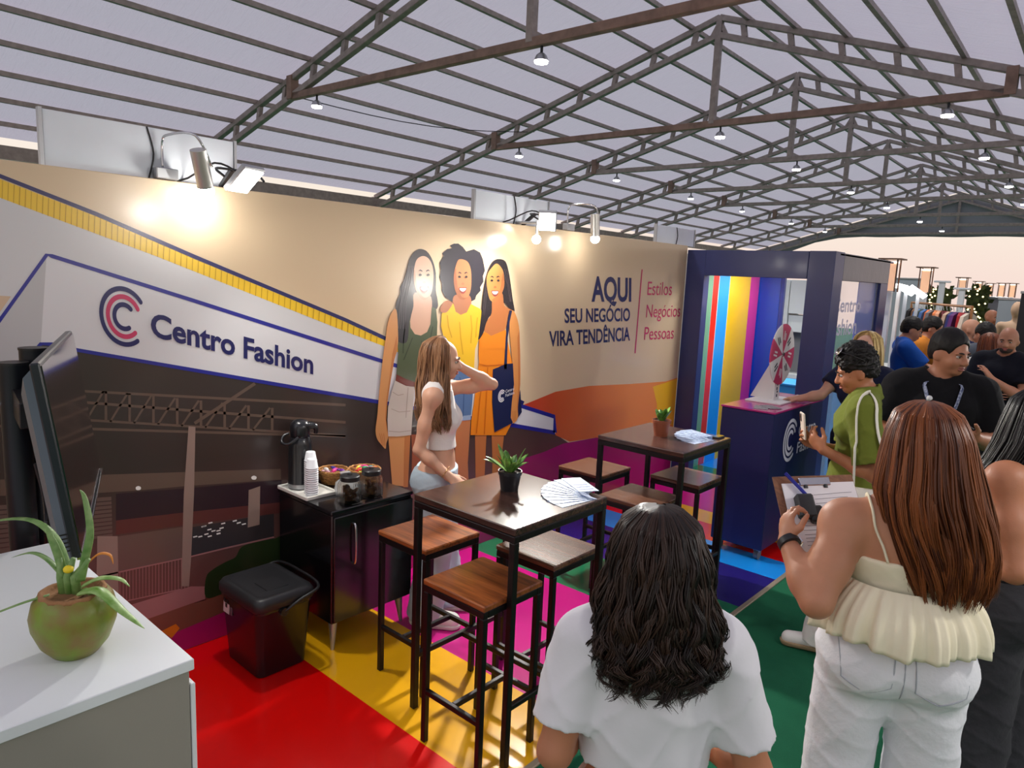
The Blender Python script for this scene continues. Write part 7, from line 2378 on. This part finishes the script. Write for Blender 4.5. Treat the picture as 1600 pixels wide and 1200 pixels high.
# ---- man in the green shirt with a phone
P = Person('man in olive green shirt photographing with a white phone', (-1.07, 4.06, 0), RAD(105), 1.70, 'm', 0.88, 0.82, 0.9, head=(0.15, -0.32, 0.0),
           joints=dict(elL=(-0.215, -0.1, 1.06), wrL=(-0.2, 0.15, 1.16), hdL=(0.32, 0.75, 0.6), pnL=(0.8, -0.5, 0.2), elR=(0.2, 0.03, 1.07), wrR=(-0.045, 0.2, 1.15), hdR=(-0.4, 0.75, 0.55), pnR=(-0.8, -0.5, 0.2),
                       ankL=(-0.1, 0.06, 0.08), ankR=(0.09, -0.05, 0.08)),
           curl=dict(L=[0.55, 0.6, 0.65, 0.65, 0.5], R=[0.55, 0.6, 0.65, 0.65, 0.5]), skin=skin_mat('brown', (172, 112, 78)), voxel=0.0065)
P.body()
P.face(lip=(150, 84, 76))
olive = cloth_mat('olive_linen', (106, 116, 44), 0.9, 0.1, 0.3, 24)
So, oo = tshirt(P, olive, 0.018, 0.78, 0.87, 0.02, 0.066, 0.007, 'shirt', cuff=0.03, neck_front=0.004)
for q in (-1, 1):
    cb = MB()
    n = 10
    rows = []
    for i in range(n):
        a = math.radians(-85 + 165 * i / (n - 1))
        x = q * 0.07 * math.cos(math.radians(-90) + math.radians(170 * i / (n - 1)))
        y = -0.018 + 0.072 * -math.cos(math.radians(170 * i / (n - 1)))
        rows.append(((x * 0.98, y, 1.478 - 0.035 * i / (n - 1)), (x * 1.28, y * 1.25 + 0.006, 1.446 - 0.055 * i / (n - 1) - (0.02 if i == n - 1 else 0))))
    vs = [p for r in rows for p in r] + [(p[0] * 0.97, p[1] * 0.95, p[2] - 0.004) for r in rows for p in r]
    m_ = len(rows) * 2
    fs = [(2 * i, 2 * i + 1, 2 * i + 3, 2 * i + 2) for i in range(n - 1)] + [(m_ + 2 * i, m_ + 2 * i + 2, m_ + 2 * i + 3, m_ + 2 * i + 1) for i in range(n - 1)]
    fs += [(2 * i + 1, m_ + 2 * i + 1, m_ + 2 * i + 3, 2 * i + 3) for i in range(n - 1)] + [(2 * i, 2 * i + 2, m_ + 2 * i + 2, m_ + 2 * i) for i in range(n - 1)]
    cb.add(vs, fs)
    P.mesh(cb, 'collar', olive, parent=oo)
trousers(P, cloth_mat('white_cotton', (222, 220, 214)), 0.014, 1.0, 0.05, 0.035, 0.005, knee=0.02)
shoes(P, mat('white_leather', C(222, 220, 216)), mat('gum_sole', C(160, 136, 104), 0.7))
cap_hair(P, hair_mat('black_short', (14, 12, 12), (30, 26, 25), 0.55), 0.012, 1.648, 0.035, 0.011, 1.545, f=(70, 70, 80))
tone = hair_mat('black_short', (14, 12, 12), (30, 26, 25), 0.55)
rg = np.random.default_rng(3)
VV, QQ, base = [], [], 0
for i in range(240):
    a, e_ = rg.uniform(0, 2 * math.pi), rg.uniform(0.1, 1.5)
    if math.sin(a) > 0.3 and e_ < 0.75:
        continue
    c = V3(0.084 * math.cos(e_) * math.cos(a), 0.1 * math.cos(e_) * math.sin(a) - 0.01, 1.615 + 0.12 * math.sin(e_))
    P0 = [P.H(tuple(c + V3(0.013 * math.cos(w), 0.013 * math.sin(w), 0.006 * math.sin(2 * w + i)))) for w in np.linspace(0, 4.6, 9)]
    mb = MB().tube(P0, [0.004 - 0.0003 * j for j in range(9)], 5)
    VV.append(np.array(mb.v) * P.k)
    QQ += [tuple(j + base for j in f) for f in mb.f]
    base += len(mb.v)
cu = MB()
cu.v = [tuple(p) for p in np.concatenate(VV)]
cu.f = QQ
cu.build('hair_curls', tone, P.root, smooth=True, local=True)
# sunglasses pushed up on his hair
t = thing('sunglasses', 'sunglasses pushed up on the hair of the man in green', 'sunglasses', tuple(P.root.matrix_basis @ Vector(P.H((0, 0.07, 1.69)) * P.k)))
GM = lambda p: tuple(P.root.matrix_basis @ Vector(np.array(P.H(p)) * P.k))
for q in (-1, 1):
    ring = [(q * 0.036 + 0.027 * math.cos(a), 0.064 - 0.018 * math.sin(a), 1.709 + 0.015 * math.sin(a)) for a in np.linspace(0, 2 * math.pi, 21)]
    MB().tube([GM(p) for p in ring], 0.0028, 6).build('rim', chrome, t, smooth=True)
    MB().add([GM(p) for p in ring[:-1]], [tuple(range(20))]).build('lens', mat('sunglass_lens', C(70, 70, 80), 0.08, coat=1.0), t)
    MB().tube([GM((q * 0.062, 0.06, 1.71)), GM((q * 0.096, 0.01, 1.68)), GM((q * 0.098, -0.04, 1.64))], 0.0025, 6).build('temple', black_plastic, t)
MB().tube([GM((-0.01, 0.062, 1.713)), GM((0.01, 0.062, 1.713))], 0.0025, 6).build('bridge', chrome, t)
# phone
TG = P.root.matrix_basis
gp = lambda p: V3(*(TG @ Vector(p)))
pc = gp((-0.125, 0.268, 1.262))
t = thing('phone', 'white phone in the raised hands of the man in green', 'phone', tuple(pc - V3(0, 0, 0.07)))
RP = np.array(TG.to_3x3()) @ rotz(0.35) @ rotx(-0.15)
MB().box(pc, (0.07, 0.009, 0.145), 0.0042, RP).build('body', mat('phone_white', C(224, 214, 198), 0.3), t)
MB().box(pc + RP @ V3(0, -0.0048, 0), (0.064, 0.001, 0.135), 0, RP).build('screen', mat('dark_glass', C(12, 12, 16)), t)
cm = MB().box(pc + RP @ V3(0.018, 0.0055, 0.045), (0.026, 0.003, 0.042), 0.001, RP).build('camera_bump', black_plastic, t)
for dz in (-0.011, 0.011):
    q = pc + RP @ V3(0.018, 0.007, 0.045 + dz)
    MB().tube([q, q + RP @ V3(0, 0.002, 0)], 0.007, 12).build('lens_ring', chrome, cm)
# tote bag on his shoulder
t = thing('tote_bag', 'white cloth tote bag on the shoulder of the man in green', 'bag', tuple(gp((-0.2, -0.12, 0.62))))
cv = mat('canvas', C(224, 220, 208), 0.9, bump=0.3, bscale=40)
tb_ = MB()
secs = []
for i, (z, hw, th) in enumerate(((0.60, 0.13, 0.012), (0.62, 0.155, 0.03), (0.75, 0.16, 0.04), (0.9, 0.155, 0.03), (1.0, 0.15, 0.016))):
    for k in range(20):
        a = 2 * math.pi * k / 20
        cx_ = abs(math.cos(a)) ** 0.5 * math.copysign(1, math.cos(a))
        sy_ = abs(math.sin(a)) ** 0.7 * math.copysign(1, math.sin(a))
        secs.append(gp((-0.262 - th * sy_ - 0.006 * math.sin(3 * a + i), -0.09 + hw * cx_, z)))
tb_.add(secs, [(i * 20 + k, i * 20 + (k + 1) % 20, i * 20 + 20 + (k + 1) % 20, i * 20 + 20 + k) for i in range(4) for k in range(20)] + [tuple(range(20))[::-1], tuple(80 + k for k in range(20))])
tb_.build('pouch', cv, t, smooth=True)
for dy in (0.0,):
    pts = catmull([(-0.262, -0.19 + dy, 1.0), (-0.28, -0.15 + dy, 1.15), (-0.27, -0.1 + dy, 1.3), (-0.2, -0.06 + dy, 1.43), (-0.14, -0.03 + dy, 1.47)], 5, False)
    pts2 = catmull([(-0.262, -0.01 + dy, 1.0), (-0.285, 0.0 + dy * 0.5, 1.15), (-0.265, 0.01 + dy * 0.5, 1.3), (-0.2, 0.0 + dy * 0.5, 1.43), (-0.14, -0.03 + dy, 1.47)], 5, False)
    for pp in (pts, pts2):
        s_ = So.snap(np.array(pp[8:]), 0.006, 10)
        MB().tube([gp(p) for p in pp[:8]] + [gp(p) for p in s_], 0.015, 8, flat=0.3).build('handle', cv, t, smooth=True)

# ---- man in black with a lanyard
P = Person('man in black tee wearing a lanyard, looking to the right', (-0.81, 4.62, 0), RAD(-162), 1.80, 'm', 1.1, 1.1, 1.05, head=(0.75, -0.12, 0),
           joints=dict(shL=(-0.2, -0.02, 1.46), shR=(0.2, 0.0, 1.46), elL=(-0.29, -0.02, 1.18), wrL=(-0.17, 0.2, 1.24), hdL=(0.75, 0.5, 0.35), pnL=(0.1, -0.4, 0.9), elR=(0.29, 0.02, 1.18), wrR=(0.17, 0.24, 1.18), hdR=(-0.6, 0.6, 0.1)),
           curl=dict(L=[0.3, 0.35, 0.4, 0.45, 0.2]), skin=skin_mat('brown_m', (178, 120, 92)), voxel=0.0065)
P.body()
P.face(brow=(28, 22, 20), lip=(160, 96, 88))
St, ot = tshirt(P, cloth_mat('black_tee', (14, 14, 18)), 0.018, 0.72, 0.88, 0.015, 0.07, 0.005, 'tee', cuff=0.02)
trousers(P, cloth_mat('black_denim', (26, 26, 30)), 0.014, 1.0, 0.05, 0.02)
shoes(P, black_plastic, black_plastic)
cap_hair(P, hair_mat('black_short', (14, 12, 12), (30, 26, 25), 0.55), 0.008, 1.65, 0.014, 0.002, 1.54, f=(90, 90, 40))
t = thing('lanyard', 'navy lanyard with white print around the neck of the man in black', 'lanyard', tuple(P.root.matrix_basis @ Vector((0, 0.1, 1.2))), 0)
lan = mat('lanyard_navy', C(46, 60, 104), 0.6, noise=0.8, nscale=70, col2=C(170, 178, 200))
TM = P.root.matrix_basis
for q in (-1, 1):
    pts = catmull([(0, -0.095, 1.53), (q * 0.07, -0.04, 1.535), (q * 0.085, 0.03, 1.49), (q * 0.075, 0.1, 1.42), (q * 0.045, 0.14, 1.32), (q * 0.008, 0.16, 1.2)], 7, False)
    pts = St.snap(np.array(pts), 0.006, 14)
    MB().tube([tuple(TM @ Vector(p)) for p in pts], 0.0115, 8, flat=0.25).build('ribbon', lan, t, smooth=True)
e_ = St.snap(np.array([[0.0, 0.17, 1.17], [0.065, 0.13, 1.42]]), 0.012, 14)
MB().ell(tuple(TM @ Vector(e_[1])), (0.016, 0.016, 0.016), 14, 8).build('badge', mat('badge_white', C(226, 228, 230), 0.4), t, smooth=True)
MB().tube([tuple(TM @ Vector(e_[0])), tuple(TM @ Vector(e_[0] - V3(0, 0, 0.03)))], 0.005, 8).build('clip', chrome, t)
ph = kw
t = thing('phone', 'dark phone in the hand of the man in black', 'phone', tuple(TM @ Vector((-0.08, 0.26, 1.3))))
MB().box(tuple(TM @ Vector((-0.075, 0.265, 1.318))), (0.13, 0.07, 0.009), 0.003, np.array(TM.to_3x3()) @ roty(-0.45) @ rotx(0.35)).build('body', black_plastic, t)
MB().box(tuple(TM @ Vector((-0.075, 0.263, 1.3235))), (0.12, 0.062, 0.001), 0, np.array(TM.to_3x3()) @ roty(-0.45) @ rotx(0.35)).build('screen', mat('dark_glass', C(12, 12, 16)), t)

# ---- blonde woman behind the counter
P = Person('blonde woman in navy tee leaning a hand on the navy counter', (-1.50, 5.66, 0), RAD(170), 1.69, 'f', 1.0, 0.95, 1.0, head=(0.15, -0.3, 0),
           joints=dict(elR=(0.23, 0.15, 1.2), wrR=(0.37, 0.2, 1.155), hdR=(0.9, 0.2, -0.12), pnR=(0, 0, -1)),
           skin=skin_mat('fair', (214, 164, 138)), voxel=0.009)
P.body()
P.face()
navy_t = cloth_mat('navy_tee', (24, 30, 56))
tshirt(P, navy_t, 0.016, 0.6, 0.9, 0.01, 0.075)
trousers(P, cloth_mat('navy_jeans', (22, 28, 52)), 0.014, 1.0, 0.05, 0.02)
shoes(P, black_plastic, black_plastic)
strands(P, 'hair', hair_mat('blonde', (150, 116, 66), (232, 206, 140), 0.4), [(1.718, 0, 0.0, 0.012, 0.014), (1.708, 0, -0.003, 0.05, 0.055), (1.675, 0, -0.006, 0.085, 0.098), (1.6, 0, -0.01, 0.104, 0.112), (1.5, 0, -0.012, 0.112, 0.112), (1.4, 0, -0.02, 0.12, 0.115), (1.3, 0, -0.03, 0.12, 0.11)],
        600, (-2.3, 2.3), 14, 0.0055, 0.006, 12, 6, (0.85, 1.0), 0.9)
S_ = Sdf().el((0.03, 0.135, 1.02), (0.075, 0.03, 0.05), k=0.01)
P.part('waist_pouch', S_, mat('red_print_pouch', C(140, 34, 50), 0.6, noise=0.6, nscale=50, col2=C(40, 24, 40)))


# ---- visitors farther back
def visitor(lab, loc, rz, h, sex, skin, shirt, pants, hair, style, w=1.0, head=(0, 0, 0), joints=None, sleeve=0.62, hem=0.9, beard=None, shirt_name='shirt'):
    P = Person(lab, loc, RAD(rz), h, sex, w, 1.0, 1.0, head=head, joints=joints, skin=skin, voxel=0.011)
    P.body()
    P.face(detail=False)
    tshirt(P, shirt, 0.018, sleeve, hem, 0.012, 0.072 if sleeve else 0.09, name=shirt_name)
    trousers(P, pants, 0.016, 1.0, 0.05, 0.03)
    shoes(P, black_plastic, black_plastic)
    if style == 'short':
        cap_hair(P, hair, 0.011, 1.648, 0.012, 0.003)
    elif style == 'long':
        strands(P, 'hair', hair, [(1.718, 0, 0.0, 0.012, 0.014), (1.708, 0, -0.003, 0.05, 0.055), (1.675, 0, -0.006, 0.085, 0.098), (1.6, 0, -0.012, 0.1, 0.112), (1.5, 0, -0.03, 0.105, 0.11), (1.4, 0.0, -0.06, 0.11, 0.1), (1.28, 0, -0.08, 0.1, 0.085), (1.2, 0, -0.085, 0.07, 0.06)],
                350, (-2.2, 2.2), 12, 0.007, 0.006, 12, 9, (0.85, 1.0), 0.92)
    if beard:
        S_ = Sdf().el(P.H((0, 0.045, 1.513)), (0.052, 0.055, 0.04), P.head_R, k=0.02).el(P.H((0, 0.1, 1.535)), (0.022, 0.03, 0.014), P.head_R, k=0.01, op='-')
        S_.plane(P.head_R @ V3(0, -0.3, 1), P.H((0, 0.06, 1.53)))
        P.part('beard', S_, beard, 0.008, noise=wob(0.002, (80, 80, 80)))
    return P


sk1, sk2, sk3 = skin_mat('bg1', (190, 132, 104)), skin_mat('bg2', (206, 152, 124)), skin_mat('bg3', (172, 112, 84))
hb = hair_mat('black_short', (14, 12, 12), (30, 26, 25), 0.55)
dk = cloth_mat('black_denim', (26, 26, 30))
reach = dict(elR=(0.22, 0.2, 1.2), wrR=(0.1, 0.42, 1.22), hdR=(-0.3, 0.9, 0), elL=(-0.2, 0.18, 1.2), wrL=(-0.08, 0.4, 1.2), hdL=(0.3, 0.9, 0))
visitor('man in a bright blue tee reaching forward near the clothes rack', (-1.86, 8.45, 0), -70, 1.745, 'm', sk1, cloth_mat('royal_blue', (22, 76, 160)), dk, hb, 'short', 1.1, (0, -0.3, 0), reach, 0.75)
visitor('man in an orange shirt behind the man in blue', (-1.80, 9.15, 0), -100, 1.74, 'm', sk1, cloth_mat('orange_shirt', (214, 134, 50)), dk, hb, 'short', 1.0, (0.3, -0.25, 0))
visitor('bald man with a grey beard in dark blue', (-1.43, 9.45, 0), -110, 1.74, 'm', sk2, cloth_mat('dark_blue', (30, 42, 84)), dk, hb, 'bald', 1.1, (0.2, 0, 0), beard=mat('grey_beard', C(190, 184, 180), 0.9))
visitor('man with short dark hair in a grey tee', (-1.22, 8.95, 0), 30, 1.715, 'm', sk1, cloth_mat('slate_grey', (84, 90, 102)), dk, hb, 'short', 1.05, (0.4, -0.1, 0))
visitor('woman in a white tank top and black trousers seen from behind', (-1.06, 8.1, 0), 25, 1.64, 'f', sk2, cloth_mat('white_tank', (230, 228, 218)), dk, hair_mat('brown_long', (82, 42, 28), (150, 84, 52)), 'long', 1.0, (-0.2, 0, 0),
        dict(elL=(-0.32, 0.1, 1.22), wrL=(-0.4, 0.28, 1.15), hdL=(-0.2, 0.9, 0)), 0, 1.03, shirt_name='tank_top')
visitor('bald bearded man in a black tee at the right, facing left', (-0.88, 7.75, 0), 165, 1.735, 'm', sk1, cloth_mat('black_shirt', (20, 22, 34)), dk, hb, 'bald', 1.1, (0.2, -0.1, 0), dict(elL=(-0.22, 0.12, 1.12), wrL=(-0.02, 0.28, 1.28), hdL=(0.5, 0.3, 0.8), elR=(0.22, 0.1, 1.1), wrR=(0.0, 0.26, 1.12), hdR=(-0.9, 0.2, 0)), beard=mat('dark_beard', C(70, 54, 46), 0.9))
visitor('dark haired man far back by the stalls', (-1.86, 12.0, 0), -80, 1.76, 'm', sk3, cloth_mat('brown_shirt', (126, 92, 76)), dk, hb, 'short', 1.0)
visitor('bald man far back by the stalls', (-1.74, 13.1, 0), -120, 1.80, 'm', sk3, cloth_mat('tan_shirt', (150, 110, 92)), dk, hb, 'bald', 1.05)
# mannequin
t = thing('mannequin', 'beige mannequin in white trousers beside the stalls', 'mannequin', (-1.27, 11.6, 0))
S_ = Sdf()
S_.el((-1.27, 11.6, 1.5), (0.14, 0.1, 0.2), k=0.04).rc((-1.42, 11.6, 1.62), (-1.12, 11.6, 1.62), 0.05, k=0.04).el((-1.27, 11.6, 1.22), (0.13, 0.1, 0.13), k=0.05).rc((-1.27, 11.6, 1.65), (-1.27, 11.6, 1.76), 0.045, k=0.02).el((-1.27, 11.59, 1.84), (0.07, 0.09, 0.11), k=0.02)
S_.rc((-1.44, 11.6, 1.62), (-1.5, 11.6, 1.36), 0.042, 0.036).rc((-1.5, 11.6, 1.36), (-1.4, 11.52, 1.18), 0.036, 0.028).rc((-1.1, 11.6, 1.62), (-1.04, 11.6, 1.36), 0.042, 0.036).rc((-1.04, 11.6, 1.36), (-1.1, 11.5, 1.16), 0.036, 0.028)
V, Q = S_.mesh(0.012)
np_obj('torso', V, Q, mat('mannequin_beige', C(206, 172, 140), 0.5), t)
bpy.data.objects[t.children[0].name].matrix_parent_inverse = t.matrix_basis.inverted()
for s_ in (-1, 1):
    MB().tube([(-1.27 + s_ * 0.07, 11.6, 1.2), (-1.27 + s_ * 0.09, 11.6, 0.65), (-1.27 + s_ * 0.1, 11.6, 0.05)], [0.1, 0.085, 0.1], 16).build('trouser_leg', cloth_mat('white_cotton', (222, 220, 214)), t, smooth='auto')
MB().lathe([(0.2, 0), (0.2, 0.02), (0.02, 0.04)], (-1.27, 11.6, 0), 20).build('base', chrome, t)
